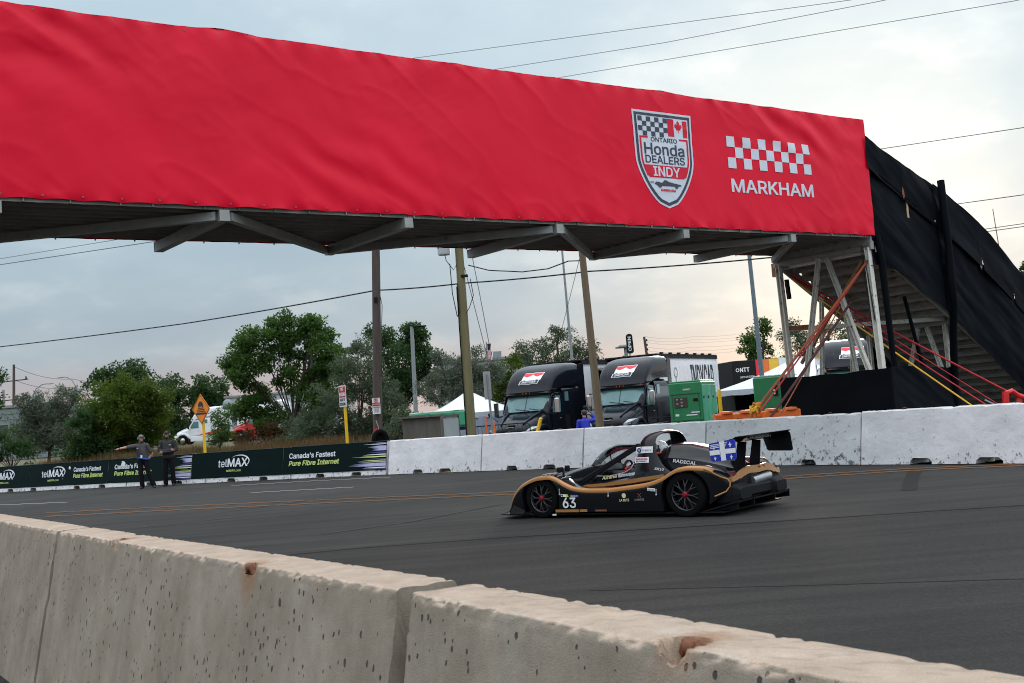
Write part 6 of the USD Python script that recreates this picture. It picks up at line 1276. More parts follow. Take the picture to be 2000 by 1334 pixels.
def canopy(label, p, rot, W, D, ze, zr, walls=False, z0=GPAD):
    t = thing('canopy_tent', label, 'canopy', (p[0], p[1], z0), rot); e = ze - z0; r = zr - z0; k = .18
    def roof(u, v):
        x = (u - .5) * W; y = v * D; f = np.minimum(np.minimum(u, 1 - u) * W, np.minimum(v, 1 - v) * D) / (min(W, D) / 2); return np.c_[x, y, e + (r - e) * np.clip(f, 0, 1) - .10 * np.sin(np.clip(f, 0, 1) * math.pi)]
    obj('roof', grid(41, 31, roof), CANV, t, smooth=30)
    for a, b in (((-W / 2, 0), (W / 2, 0)), ((W / 2, 0), (W / 2, D)), ((W / 2, D), (-W / 2, D)), ((-W / 2, D), (-W / 2, 0))):
        def val(u, v): return np.c_[a[0] + (b[0] - a[0]) * u, a[1] + (b[1] - a[1]) * u, e + .01 - .26 * v * (1 + .06 * np.sin(u * 60))]
        obj('valance', grid(40, 4, val), mat('canopy_valance', (.40, .43, .47), .6), t, smooth=True)
        if walls and a[1] == b[1] == 0:
            obj('side_wall', grid(60, 12, lambda u, v: np.c_[a[0] + (b[0] - a[0]) * u, a[1] + (b[1] - a[1]) * u + .05 * np.sin(u * 50 + v), (e - .2) * v]), CANV2, t, smooth=True)
    for x in (-W / 2 + .05, W / 2 - .05):
        for y in (.05, D - .05): obj('leg', tube([(x, y, 0), (x, y, e)], .03, 6), STEEL_L, t)
    return t
p = at(1612, 758, 54); canopy('large white canopy with a hipped roof behind the right green generator', p, -10, 10.2, 8.0, 1.80, 3.15)
p = at(925, 790, 53); canopy('white canopy tent with blue-grey wall left of the black trucks', p, 8, 4.4, 4.2, 1.70, 2.75, True)
def barricade(label, px, Y, rot, L=2.2):
    p = at(px, 830, Y); zg = float(height(np.array(p[0]), np.array(p[1]))); t = thing('crowd_barrier', label, 'barricade', (p[0], p[1], zg), rot, 'metal crowd barriers in the paddock'); h = 1.12 - zg * .6
    obj('frame', tube([(0, 0, 0), (0, 0, h - .1), (.1, 0, h), (L - .1, 0, h), (L, 0, h - .1), (L, 0, 0)], .022, 6), T_TRIM, t); obj('lower_rail', tube([(0, 0, .25), (L, 0, .25)], .018, 6), T_TRIM, t)
    for k in range(1, 14): obj('bar', tube([(L * k / 14, 0, .25), (L * k / 14, 0, h)], .008, 5), T_TRIM, t)
barricade('crowd barrier between greenish pole and left black truck', 925, 41, 4, 2.0); barricade('crowd barrier left of the tall green generator', 1268, 38, -8, 2.3); barricade('crowd barrier right of the tall green generator', 1390, 40, 5, 2.0)
def cone_post(label, px, py, Y, h, m, r=.05):
    p = at(px, py, Y); zg = float(height(np.array(p[0]), np.array(p[1]))); t = thing('marker_post', label, 'post', (p[0], p[1], zg), 0); H_ = p[2] - zg
    obj('post', lathe([(0, 0), (r, 0), (r, H_ - .04), (r * .6, H_), (0, H_)], 10), m, t, smooth=40); obj('base', lathe([(0, .04), (.16, .04), (.18, 0)], 12), T_TRIM, t)
YEL = mat('yellow_post_paint', (0.68, 0.42, 0.01), 0.45, var=.08)
cone_post('orange delineator post beside the greenish pole', 948, 812, 40, 1, ORG, .03); cone_post('orange delineator post right of the grey sign post', 964, 822, 40, 1, ORG, .03)
cone_post('yellow guard post right of the tall green generator', 1404, 760, 34, 1, YEL, .055)
p = at(1050, 842, 33); t = thing('marker_post', 'leaning yellow guard over a guy wire before the left truck', 'post', (p[0], p[1], 0), 0); q = at(1056, 818, 33) - p
obj('post', tube([(-q[0] * 2, 0, 0), (0, 0, p[2]), (q[0], 0, q[2] + p[2])], .05, 8), YEL, t); obj('cap', ell((q[0], 0, q[2] + p[2]), (.055, .055, .04), 1), YEL, t)
for k, (px, py) in enumerate(((14, 925), (24, 926))): cone_post(('left one', 'right one')[k] + ' of two short yellow posts behind the banner at far left', px, py + 4, 49, 1, YEL, .07)

# ------------------------------------------------------------------ poles
WOOD_D = mat('dark_brown_pole_wood', (0.062, 0.047, 0.040), 0.9, var=.35, scale=9, stretch=(1, 1, .12), bump=.01, bscale=50); WOOD_G = mat('greenish_pole_wood', (0.135, 0.125, 0.060), 0.9, var=.25, scale=8, stretch=(1, 1, .1), bump=.008, bscale=50); WOOD_T = mat('tan_pole_wood', (0.145, 0.115, 0.072), 0.9, var=.28, scale=8, stretch=(1, 1, .1), bump=.008, bscale=50); GALV = mat('galvanised_pole', (0.21, 0.235, 0.24), 0.5, .3, var=.12)
def pole(nm, label, cat_, pb, pt, Y, r0, r1, m, ztop=None, n=14, fn=None):
    a, b = at(*pb, Y), at(*pt, Y); d = (b - a) / (b[2] - a[2]); zg = float(height(np.array(a[0]), np.array(a[1]))); base = a + d * (zg - a[2]); zt = ztop or b[2]; top = a + d * (zt - a[2])
    t = thing(nm, label, cat_, base, 0); P = np.linspace(base, top, n) - base
    obj('shaft', tube(P, np.linspace(r0, r1, n), 16), m, t, smooth=40)
    if fn: fn(t, lambda z: base * 0 + d * (z - zg) , top - base)
    return t
pole('utility_pole', 'dark brown wooden utility pole left of the concrete enclosure', 'utility pole', (738, 862), (734, 482), 37, .155, .125, WOOD_D, 8.6, fn=lambda t, P, q: (obj('yellow_tag', box(P(1.10) + [0, -.145, 0], (.2, .02, .05)), YEL, t), obj('red_tag', box(P(1.33) + [-.02, -.15, 0], (.14, .02, .09)), L_RED, t), obj('cable_clamp', box(P(5.5) + [0, -.14, 0], (.12, .06, .16)), T_TRIM, t), obj('riser_wire', tube([P(5.6) + [.14, -.1, 0], P(5.3) + [.2, -.12, 0], P(4.6) + [.17, -.1, 0], P(3.0) + [.15, -.1, 0]], .012, 5), T_TRIM, t)))
def p2parts(t, P, q):
    can = lathe([(0, 0), (.17, 0), (.19, .04), (.19, .55), (.15, .62), (0, .64)], 18); obj('transformer', xf(can, place(P(6.38) + [-.45, -.05, 0], (1, 0, 0))), mat('transformer_grey', (.36, .39, .40), .45, var=.1), t, smooth=40)
    obj('bracket', [beam(P(6.7) + [-.3, 0, 0], P(6.7), .06, .06), beam(P(5.7) + [0, -.1, 0], P(5.7) + [.22, -.12, 0], .05, .08)], T_TRIM, t)
    obj('drop_wire', [tube([P(6.5) + [-.45, 0, 0], P(6.2) + [-.4, -.1, 0], P(5.9) + [-.2, -.12, 0], P(6.05) + [-.1, -.1, 0]], .012, 5), tube([P(6.1) + [-.3, -.1, 0], P(5.2) + [-.28, -.12, 0], P(4.5) + [-.18, -.14, 0], P(4.6) + [-.12, -.12, 0], P(5.5) + [-.12, -.12, 0]], .014, 5), tube([P(5.6) + [.28, -.12, 0], P(5.1) + [.34, -.12, 0], P(4.75) + [.2, -.12, 0], P(4.6) + [.1, -.1, 0]], .012, 5)], T_TRIM, t)
    obj('conduit', tube([P(0) + [-.15, -.08, 0], P(3) + [-.145, -.08, 0], P(5.4) + [-.14, -.08, 0]], .02, 6), T_TRIM, t)
pole('utility_pole', 'greenish wooden utility pole with a grey transformer can', 'utility pole', (921, 846), (897, 495), 34.2, .15, .118, WOOD_G, 7.6, fn=p2parts)
pole('utility_pole', 'slim tan wooden pole in front of the second black truck', 'utility pole', (1172, 833), (1138, 505), 31.5, .118, .088, WOOD_T, 6.6)
pole('mast', 'thin grey metal mast behind the tan pole', 'mast', (1118, 712), (1098, 490), 68, .10, .06, GALV, 11.5, fn=lambda t, P, q: (obj('collar', lathe([(.09, 0), (.09, .3), (.07, .34)], 10, P(5.6)), GALV, t), obj('clamp', lathe([(.10, 0), (.10, .12)], 10, P(3.4)), GALV, t)))
def lamphead(s, m=None):
    def f(t, P, q): obj('lamp_head', loft([rsec(x, w, -.06, .03, 12, 3) + q for x, w in ((0, .06), (s * .12, .14), (s * .75, .15), (s * .85, .08))]), m or T_TRIM, t)
    return f
pole('street_lamp', 'grey street lamp with a flat dark head pointing right, by the dark maple', 'street lamp', (812, 800), (804, 638), 66, .14, .10, GALV, None, fn=lamphead(1))
pole('camera_pole', 'grey pole with white cameras in front of the elm tree', 'camera pole', (611, 755), (605, 643), 50, .12, .10, GALV, None, fn=lambda t, P, q: (obj('camera', ell(q + [-.14, -.1, -.50], (.10, .10, .12), 2), C_WHT, t), obj('camera', ell(q + [.10, -.12, -.22], (.12, .11, .14), 2), C_WHT, t)))
pole('street_lamp', 'blue-grey lamp post left of the stair tower', 'street lamp', (1488, 735), (1464, 505), 46, .11, .075, mat('blue_grey_pole', (.12, .16, .19), .5, .2), 7.8, fn=lamphead(-1))
def farpole(t, P, q):
    for z in (-1.6, -3.4): obj('cross_arm', beam(q + [-1.3, 0, z], q + [1.3, 0, z + .1], .09, .10), WOOD_D, t)
    obj('insulator', [lathe([(.05, 0), (.09, .1), (.05, .3)], 8, q + np.array([x, 0, z])) for z in (-1.5, -3.3) for x in (-1.1, 1.1)], T_TRIM, t, kind='stuff')
pole('utility_pole', 'distant utility pole with two cross arms at the far left', 'utility pole', (27, 795), (27, 712), 110, .17, .11, WOOD_D, None, fn=farpole)
def armlamp(dx):
    def f(t, P, q): obj('arm', tube([q, q + [dx * .3, 0, .5], q + [dx * .8, 0, .8], q + [dx * 1.3, 0, .85]], .045, 6), GALV, t); obj('lamp_head', ell(q + [dx * 1.45, 0, .82], (.30, .12, .05), 1), GALV, t)
    return f
pole('street_lamp', 'distant street lamp with a curved arm above the silvery bushes', 'street lamp', (65, 800), (64, 772), 92, .10, .08, GALV, None, fn=armlamp(1.0))
pole('street_lamp', 'distant street lamp behind the yellow-green bush', 'street lamp', (149, 800), (148, 755), 92, .12, .09, GALV, None, fn=armlamp(-.8))
pole('utility_pole', 'distant leaning pole above the white trailer roof', 'utility pole', (1264, 698), (1258, 658), 150, .22, .16, WOOD_D, None, fn=lambda t, P, q: obj('insulator', [lathe([(.05, 0), (.12, .1), (.05, .3)], 6, q + np.array([.3, 0, -k * .6])) for k in range(1, 8)], T_TRIM, t, kind='stuff'))
pole('floodlight_mast', 'distant floodlight mast with a flat square top above the truck roofs', 'floodlight', (1224, 702), (1222, 678), 130, .28, .22, GALV, None, fn=lambda t, P, q: obj('lamp_head', [box(q + [0, 0, .1], (1.6, 1.2, .35), ch=.1), box(q + [-.8, 0, .0], (.7, .5, .2))], GALV, t))
pole('tall_sign', 'distant tall sign with a dark rounded panel beside the floodlight mast', 'sign', (1231, 702), (1229, 670), 120, .09, .07, GALV, None, fn=lambda t, P, q: (obj('panel', prism(rrect([(-.32, -.9), (.42, -.9), (.35, 1.15), (-.30, 1.15)], .28), .25, q + [0, .1, -.2], (1, 0, 0), (0, 0, 1)), T_TRIM, t), obj('lettering', text('OPEN', .30, q + np.array([.16, -.18, -.85]), (0, 0, 1), (-1, 0, 0), True, 1.5, 0, .03), L_WHT, t)))
pole('mast', 'thin aerial mast behind the right stair screen', 'mast', (1953, 495), (1939, 408), 60, .05, .02, mat('aerial_brown', (.18, .10, .07), .6), None)
fpq = at(948, 700, 75); t = pole('flag_pole', 'flag pole with a drooping striped flag right of the greenish pole', 'flag pole', (950, 720), (950, 668), 75, .05, .04, GALV, None)
fpt = at(950, 671, 75); t = thing('hanging_flag', 'drooping red and white striped flag with a blue corner', 'flag', fpt, 0)
for k in range(6): obj('stripe', grid(6, 8, lambda u, v: np.c_[.04 + .06 * k * (1 - .4 * v) + .06 * u, .05 * np.sin(k * 1.7 + v * 3), -.42 - .55 * v - .03 * k]), (L_RED, L_WHT)[k % 2], t, smooth=True)
obj('canton', grid(6, 6, lambda u, v: np.c_[.04 + .26 * u * (1 - .3 * v), .03 * np.sin(u * 6), -.02 - .42 * v]), NAVY, t, smooth=True)

# ------------------------------------------------------------------ signs
S_ORANGE = mat('sign_orange', (0.72, 0.20, 0.006), 0.4, var=.04); S_BLACK = mat('sign_black', (.012, .012, .012), .45); S_RED_ = mat('sign_red', (.40, .015, .02), .45); S_WHITE = mat('sign_white', (.62, .64, .66), .45)
sp = at(393, 799, 39.8); zg = float(height(np.array(sp[0]), np.array(sp[1]))); t = thing('warning_sign', 'orange diamond warning sign with a black car pictogram on a yellow post', 'sign', (sp[0], sp[1], 0), -41)
z0 = sp[2]; D_ = .535
dia = lambda k: [(0, z0 - D_ * k), (D_ * k, z0), (0, z0 + D_ * k), (-D_ * k, z0)]
obj('plate', prism(rrect(dia(1), .03), .012, (0, .0, 0), (1, 0, 0), (0, 0, 1)), S_ORANGE, t)
obj('border', prism(rrect(dia(.95), .03), .004, (0, -.0135, 0), (1, 0, 0), (0, 0, 1), holes=[dia(.905)]), S_BLACK, t)
def pic(P, nm): obj(nm, prism([(x, z + z0) for x, z in P], .004, (0, -.0135, 0), (1, 0, 0), (0, 0, 1)), S_BLACK, t)
pic([(-.15, .09), (.15, .09), (.15, .17), (.115, .20), (.085, .26), (-.085, .26), (-.115, .20), (-.15, .17)], 'car_pictogram'); pic([(-.14, .06), (-.09, .06), (-.09, .09), (-.14, .09)], 'car_pictogram'); pic([(.09, .06), (.14, .06), (.14, .09), (.09, .09)], 'car_pictogram')
for a, b, w0, w1 in ((.045, .02, .16, .175), (-.005, -.04, .20, .225), (-.07, -.10, .24, .26), (-.125, -.19, .29, .325)): pic([(-w1, b), (w1, b), (w0, a), (-w0, a)], 'stripe')
obj('post', beam((0, .05, zg - .1), (0, .05, z0 - D_ * .85), .085, .07, ch=.01), YEL, t); obj('upper_post', beam((0, .04, z0 - D_ * .9), (0, .04, z0 + .2), .05, .05), GALV, t); obj('bolt', [ell((0, -.014, z0 + s * .43), (.018, .008, .018), 1) for s in (1,)], GALV, t)
sp = at(669.5, 774, 37.9); zg = float(height(np.array(sp[0]), np.array(sp[1]))); t = thing('road_sign', 'narrow NO PASSING sign, red above and white below, on a yellow post', 'sign', (sp[0], sp[1], 0), -58)
z0 = sp[2]; W_, H_ = .56, .70
obj('plate', prism(rrect([(-W_ / 2, z0 - H_ / 2), (W_ / 2, z0 - H_ / 2), (W_ / 2, z0 + H_ / 2), (-W_ / 2, z0 + H_ / 2)], .03), .012, (0, 0, 0), (1, 0, 0), (0, 0, 1)), S_WHITE, t)
obj('red_panel', box((0, -.0145, z0 + .14), (W_ - .07, .004, .36)), S_RED_, t)
for s, z, h, w, m in (('NO', .185, .10, .20, S_WHITE), ('PASSING', .01, .11, .46, S_WHITE), ('HERE TO', -.16, .09, .42, S_BLACK), ('CROSSING', -.30, .09, .46, S_BLACK)): obj('lettering', text(s, h, (-w / 2, -.018, z0 + z), (1, 0, 0), (0, 0, 1), True, w, 0, .004), m, t)
obj('post', beam((0, .05, zg - .1), (0, .05, z0 - H_ / 2 + .05), .085, .07, ch=.01), YEL, t); obj('upper_post', beam((0, .04, z0 - .35), (0, .04, z0 + .2), .05, .05), GALV, t)
sp = at(735, 793, 36.78); t = thing('parking_sign', 'white and red no-parking notice fixed to the dark brown pole', 'sign', (sp[0], sp[1], sp[2]), 4)
obj('plate', box((0, 0, 0), (.25, .012, .51)), S_WHITE, t); obj('red_band', box((0, -.0085, .055), (.23, .004, .11)), S_RED_, t)
obj('no_parking_ring', lathe([(.055, 0), (.075, 0), (.075, .004), (.055, .004), (.055, 0)], 24, (0, -.0065, .185), 'y'), S_RED_, t); obj('slash', beam((-.045, -.0085, .23), (.045, -.0085, .14), .004, .016), S_RED_, t); obj('lettering', text('P', .07, (-.022, -.0105, .15), (1, 0, 0), (0, 0, 1), True, None, 0, .004), S_BLACK, t)
obj('lettering', text('NO PARKING', .025, (-.1, -.0125, .045), (1, 0, 0), (0, 0, 1), True, .2, 0, .004), S_WHITE, t)
obj('lettering', text('UNAUTHORIZED', .035, (-.10, -.0085, -.06), (1, 0, 0), (0, 0, 1), True, .2, .2, .004), S_BLACK, t)
for k in range(4): obj('lettering', text('VEHICLES WILL BE TOWED'[k * 5:k * 5 + 7].strip() or 'AT', .018, (-.075, -.0085, -.105 - k * .032), (1, 0, 0), (0, 0, 1), False, .15, 0, .004), S_BLACK, t)
sp = at(953, 752, 36); t = thing('road_sign', 'tall blank grey back of a sign on a thin post right of the greenish pole', 'sign', (sp[0], sp[1], 0), 24)
obj('plate', prism(rrect([(-.13, sp[2] - .45), (.11, sp[2] - .45), (.11, sp[2] + .43), (-.13, sp[2] + .43)], .03), .012, (0, .03, 0), (1, 0, 0), (0, 0, 1)), mat('sign_back_grey', (.30, .32, .33), .5, .2), t); obj('post', beam((.05, -.0, -.3), (-.0, -.0, sp[2] + .35), .055, .05), GALV, t)
# hanging tyre on the brown pole
tp = at(743, 859, 36.7); t = thing('hung_tyre', 'black tyre hung by a rope on the dark brown pole', 'tyre', tp, 20)
a = np.linspace(0, 2 * math.pi, 33); obj('centre_filler', ell((0, .02, 0), (.17, .04, .22), 2), C_TYRE, t, smooth=True); obj('carcass', tube([(.20 * math.cos(x), 0, .26 * math.sin(x)) for x in a], .085, 12, False), C_TYRE, t, smooth=True); obj('rope', tube([(-.02, -.02, .26), (-.05, -.02, .45), (-.10, .0, .62)], .012, 5), mat('pale_rope', (.35, .32, .28), .8), t)  # inner ellipsoid fills the tyre hole so the centre is dark

# ------------------------------------------------------------------ overhead wires
WIRE = mat('wire_black', (.010, .010, .011), .6)
def wire(label, pts, r, sag=0.0, group=None):
    P = [at(*q) for q in pts]; o = P[0].copy(); out = []
    for a, b in zip(P[:-1], P[1:]):
        f = np.linspace(0, 1, 16)[:, None]; s_ = a + (b - a) * f; s_[:, 2] -= sag * 4 * (f * (1 - f))[:, 0]; out.append(s_ if not out else s_[1:])
    m = tube(np.vstack(out) - o, r, 6); t = obj('overhead_cable', m, WIRE, None, smooth=True); UsdGeom.Xformable(t).AddTranslateOp().Set(Gf.Vec3d(*map(float, o))); tag(t, label, 'cable', group)
wire('thick black cable crossing the whole sky from far left past the poles', [(-60, 684, 52), (360, 632, 44), (734, 567, 37.2), (905, 553, 36.2), (1150, 530, 35), (1505, 503, 34), (1720, 470, 33)], .024, .03)
wire('upper thin wire at the left below the bridge deck', [(-40, 512, 50), (240, 466, 44), (620, 380, 40)], .010); wire('lower thin wire at the left below the bridge deck', [(-40, 523, 50), (300, 472, 44), (700, 395, 40)], .014)
wire('topmost of three thin wires above the red banner', [(700, 128, 50), (1640, 3, 40), (1900, -34, 38)], .010); wire('middle of three thin wires above the red banner', [(800, 162, 50), (1300, 83, 43), (1715, 3, 38), (1800, -15, 37)], .010); wire('lowest of three thin wires above the red banner', [(900, 184, 50), (1980, 2, 36), (2060, -14, 35)], .010)
wire('single thin wire at the right above the stair screen', [(1640, 303, 42), (2060, 240, 36)], .013); wire('wire at the right lit by the glow, above the lower pair', [(1800, 408, 42), (2060, 372, 36)], .015)
wire('upper wire of the close pair at the right edge', [(1850, 458, 42), (2060, 428, 36)], .013); wire('lower wire of the close pair at the right edge', [(1850, 463, 42), (2060, 434, 36)], .014)
wire('sagging service cable between the greenish pole and the tan pole', [(915, 518, 34), (955, 528, 33.5), (1020, 531, 33), (1070, 525, 32.6), (1110, 510, 32), (1134, 509, 31.6)], .018)
wire('left guy wire running down beside the greenish pole', [(904, 510, 34.3), (930, 612, 36), (950, 690, 38)], .010); wire('right guy wire running down beside the greenish pole', [(920, 490, 34.3), (936, 570, 36), (958, 686, 38)], .010); wire('thin stay from the tan pole past the grey mast', [(1132, 505, 31.8), (1112, 585, 34), (1098, 640, 36)], .008)
for k, y in enumerate((657, 663, 668, 677, 684, 690)): wire(('topmost', 'second', 'third', 'fourth', 'fifth', 'lowest')[k] + ' of six faint distant power lines right of the leaning pole', [(1259, y, 150), (1350, y + 1, 160), (1500, y - 14, 170)], .011, 0.3, 'faint distant power lines')
wire('upper faint wire from the distant pole at far left', [(27, 716, 110), (140, 740, 120), (330, 752, 140)], .02, .4, 'faint wires of the distant pole'); wire('lower faint wire from the distant pole at far left', [(27, 742, 110), (140, 757, 120), (330, 765, 140)], .02, .4, 'faint wires of the distant pole')

# ------------------------------------------------------------------ far buildings
BW = mat('grey_building_wall', (0.30, 0.31, 0.32), .8, var=.08, scale=1); BW2 = mat('greenish_building_wall', (.16, .19, .19), .8, var=.12, scale=1); BWIN = mat('dark_building_window', (.03, .035, .04), .15); BROOF = mat('building_parapet', (.20, .20, .20), .7)
def building(label, px0, px1, py_top, Y, D, m, nwin, winz, rot=0.0, joints=4):
    a, b = at(px0, py_top, Y), at(px1, py_top - .0787 * (px1 - px0) * .5, Y); zg = .9; L = np.linalg.norm((b - a)[:2]); H_ = a[2] - zg
    t = thing('low_building', label, 'building', (a[0], a[1], zg), rot)
    obj('wall', box((L / 2, D / 2, H_ / 2), (L, D, H_)), m, t); rf = obj('roof', box((L / 2, D / 2, H_ + .12), (L + .3, D + .3, .24)), BROOF, t); obj('roof_vent', [lathe([(0, 1.6), (.12, 1.6), (.12, 0)], 8, (L * .3, 2, H_ + .2)), box((L * .6, 4, H_ + .6), (1.6, 1.2, .8))], GALV, rf)
    for k in range(joints): obj('wall_panel', box((L / 2, -.03, H_ * (k + .5) / joints * .42 + H_ * .56), (L - .1, .05, H_ * .42 / joints - .05)), m, t)
    for k in range(nwin): w = obj('window', box((L * (k + .5) / nwin, -.05, winz * H_), (L / nwin - .5, .08, H_ * .15)), BROOF, t); obj('pane', box((L * (k + .5) / nwin, -.1, winz * H_), (L / nwin - .7, .03, H_ * .12)), BWIN, w)
building('low grey block building with a dark window strip behind the elm tree', 440, 660, 778, 135, 14, BW, 3, .50)
building('greenish low building behind the silvery bushes at the far left', -60, 105, 803, 105, 12, BW2, 4, .62)
building('grey flat-roofed building behind the trees between the poles', 850, 1040, 712, 112, 14, mat('pale_building_wall', (.24, .24, .23), .8, var=.08, scale=1), 4, .55)
t = thing('satellite_dish', 'grey satellite dish on the grey building roof', 'dish', at(445, 790, 118), 0); obj('bowl', grid(16, 8, lambda u, v: np.c_[.55 * v * np.cos(u * 6.283), .25 * v * v - .25, .55 * v * np.sin(u * 6.283)]), GALV, t, smooth=True); obj('mast', tube([(0, 0, -.1), (0, .1, -2.6)], .05, 6), GALV, t)

# ------------------------------------------------------------------ trees and bushes
BARK = mat('tree_bark', (.045, .035, .027), .9, var=.3, scale=10, stretch=(1, 1, .25)); 
LF_ELM = leafmat('elm_leaves', (.078, .155, .026), .35, .45); LF_YG = leafmat('yellow_green_leaves', (.100, .150, .014), .4, .45); LF_DK = leafmat('dark_green_leaves', (.050, .105, .028), .35, .42); LF_OL = leafmat('silvery_olive_leaves', (.145, .170, .115), .35, .3); LF_OL2 = leafmat('dark_olive_leaves', (.110, .145, .078), .35, .3); LF_RED = leafmat('reddish_shrub_leaves', (.085, .050, .016), .5)
TR = np.random.default_rng(11)
def leaves(C_, N_, rc, size, asp=.5, droop=.3):
    """N_ leaves in clumps at the centres C_ (k x 3)."""
    k = len(C_); ci = TR.integers(0, k, N_); g = TR.normal(size=(N_, 3)); g /= np.linalg.norm(g, axis=1, keepdims=True); rr = rc[ci] * TR.random(N_) ** .45
    P = C_[ci] + g * rr[:, None] * (1, 1, .75); d = TR.normal(size=(N_, 3)) + g * .8; d[:, 2] -= droop; d /= np.linalg.norm(d, axis=1, keepdims=True); s_ = np.cross(d, TR.normal(size=(N_, 3))); s_ /= np.linalg.norm(s_, axis=1, keepdims=True)
    L_ = size * TR.uniform(.6, 1.3, N_)[:, None]; w = L_ * asp / 2
    V = np.stack([P, P + d * L_ * .5 + s_ * w, P + d * L_, P + d * L_ * .5 - s_ * w], 1).reshape(-1, 3); b = np.arange(N_) * 4
    return T(V, np.vstack([np.c_[b, b + 1, b + 2], np.c_[b, b + 2, b + 3]]))
def tree(nm, label, cat_, Y, foot, lobes, m, leaf=.14, dens=900, asp=.5, clump=.42, group=None, trunk_r=.10, gap=1.0, zg=None, stems=1):
    fx = at(*foot, Y); zg = float(height(np.array(fx[0]), np.array(fx[1]))) if zg is None else zg; base = np.array([fx[0], fx[1], zg])
    t = thing(nm, label, cat_, base, 0, group); cs, rs, n_tot, limbs = [], [], 0, []
    for cx, cy, rx, ry in lobes:
        c = at(cx, cy, Y + TR.uniform(-.3, .3)) - base; s_ = Y / FPX; R_ = np.array([rx * s_, min(rx, ry) * s_ * .9, ry * s_]); A = math.pi * R_[0] * R_[2]
        k = max(5, int(gap * A / (clump ** 2 * .7))); g = TR.normal(size=(k, 3)); g /= np.linalg.norm(g, axis=1, keepdims=True); P = c + g * R_ * (TR.random(k) ** .38)[:, None] * TR.uniform(.82, 1.12, (k, 1))
        P[:, 2] = np.maximum(P[:, 2], .15)
        cs.append(P); rs.append(clump * TR.uniform(.5, 1.15, k)); n_tot += int(dens * A)
        limbs += [(c, P[i]) for i in range(0, k, max(1, k // 4))]
    obj('crown', leaves(np.vstack(cs), n_tot, np.concatenate(rs), leaf, asp), m, t)
    ms = []; fork = np.mean([l[0] for l in limbs], 0) * (.30, .30, .28)
    for k in range(stems): o = np.array([TR.uniform(-.25, .25), 0, 0]) * (stems > 1); ms.append(tube([o, fork * .5 + o * .6, fork + o * .3], [trunk_r * 1.2, trunk_r, trunk_r * .8], 8))
    obj('trunk', ms, BARK, t, smooth=40); br_ = []
    for c, e_ in limbs: mid = fork * .5 + c * .5 + TR.normal(size=3) * .1; br_.append(tube([fork, mid, c * .45 + e_ * .55, e_], [trunk_r * .40, trunk_r * .24, trunk_r * .13, trunk_r * .05], 6))
    obj('branches', br_, BARK, t, smooth=40, kind='stuff'); return t
tree('elm_tree', 'large airy elm tree with bright leaves behind the green banners', 'tree', 50, (580, 868), [(520, 680, 62, 50), (600, 660, 58, 40), (560, 640, 50, 28), (480, 735, 42, 45), (640, 690, 36, 50), (500, 790, 40, 30), (590, 740, 50, 45), (455, 700, 20, 30), (612, 630, 16, 18), (540, 820, 40, 30), (470, 800, 26, 26), (620, 800, 40, 40), (650, 730, 30, 50)], LF_ELM, .125, 1350, .6, .42, None, .11, 1.15)
tree('olive_tree', 'silvery grey-green olive bush behind the NO PASSING sign', 'tree', 45, (705, 868), [(700, 720, 52, 60), (660, 800, 60, 60), (740, 790, 52, 65), (610, 830, 45, 40), (770, 830, 40, 35), (690, 850, 90, 25), (705, 680, 25, 25)], LF_OL2, .14, 1150, .30, .34, None, .07, 1.25, stems=3)
tree('maple_tree', 'dark maple tree behind the dark brown pole and street lamp', 'tree', 70, (775, 840), [(780, 700, 62, 52), (820, 665, 40, 26), (745, 660, 36, 26), (780, 760, 60, 55), (840, 700, 24, 22), (800, 640, 16, 12), (850, 735, 20, 26)], LF_DK, .17, 620, .65, .62, None, .13, 1.1)
tree('olive_tree', 'silvery olive tree behind the greenish pole', 'tree', 58, (890, 800), [(880, 730, 50, 42), (930, 720, 42, 36), (840, 765, 30, 36), (905, 775, 60, 26), (960, 735, 26, 26), (862, 700, 14, 16), (935, 690, 16, 14), (900, 745, 70, 34)], LF_OL, .15, 820, .30, .38, None, .07, 1.15)
tree('young_tree', 'yellow-green tree left of the left black truck', 'tree', 66, (985, 800), [(990, 730, 34, 36), (1000, 700, 20, 14), (975, 770, 30, 30)], LF_YG, .18, 420, .55, .45, None, .09, .9)
tree('olive_tree', 'big round grey-green tree behind the two black trucks', 'tree', 82, (1090, 800), [(1085, 690, 62, 42), (1040, 700, 34, 30), (1130, 700, 44, 38), (1090, 655, 30, 16), (1070, 745, 80, 30), (1160, 690, 14, 26), (1020, 685, 14, 14)], LF_OL2, .21, 300, .35, .55, None, .16, .9, zg=0)
tree('bush_tree', 'round yellow-green bush tree left of the pointing person', 'tree', 52, (240, 905), [(245, 800, 72, 62), (200, 840, 50, 50), (300, 830, 42, 55), (240, 870, 95, 36), (250, 755, 44, 26), (180, 880, 50, 30), (310, 780, 26, 30), (240, 800, 80, 70)], LF_YG, .13, 1000, .5, .44, None, .08, 1.25)
tree('broadleaf_tree', 'dark green tree top rising behind the yellow-green bush tree', 'tree', 66, (235, 880), [(235, 735, 58, 28), (190, 750, 28, 24), (275, 745, 30, 26), (235, 790, 70, 40), (250, 715, 30, 12)], LF_DK, .19, 420, .55, .5, None, .14, .85)
tree('broadleaf_tree', 'pair of dark green tree crowns left of the orange diamond sign', 'tree', 146, (370, 870), [(330, 760, 36, 30), (405, 765, 46, 34), (370, 800, 80, 45), (425, 800, 36, 30), (330, 830, 40, 36), (440, 785, 26, 12)], LF_DK, .36, 150, .55, .9, None, .16, .95)
tree('olive_tree', 'silvery olive bush at the left, in front of the distant lamp', 'tree', 60, (95, 890), [(90, 820, 54, 48), (60, 790, 30, 30), (115, 785, 24, 32), (130, 830, 40, 44), (50, 850, 50, 40), (145, 778, 20, 22), (100, 860, 70, 34)], LF_OL, .15, 1000, .30, .42, None, .08, 1.3)
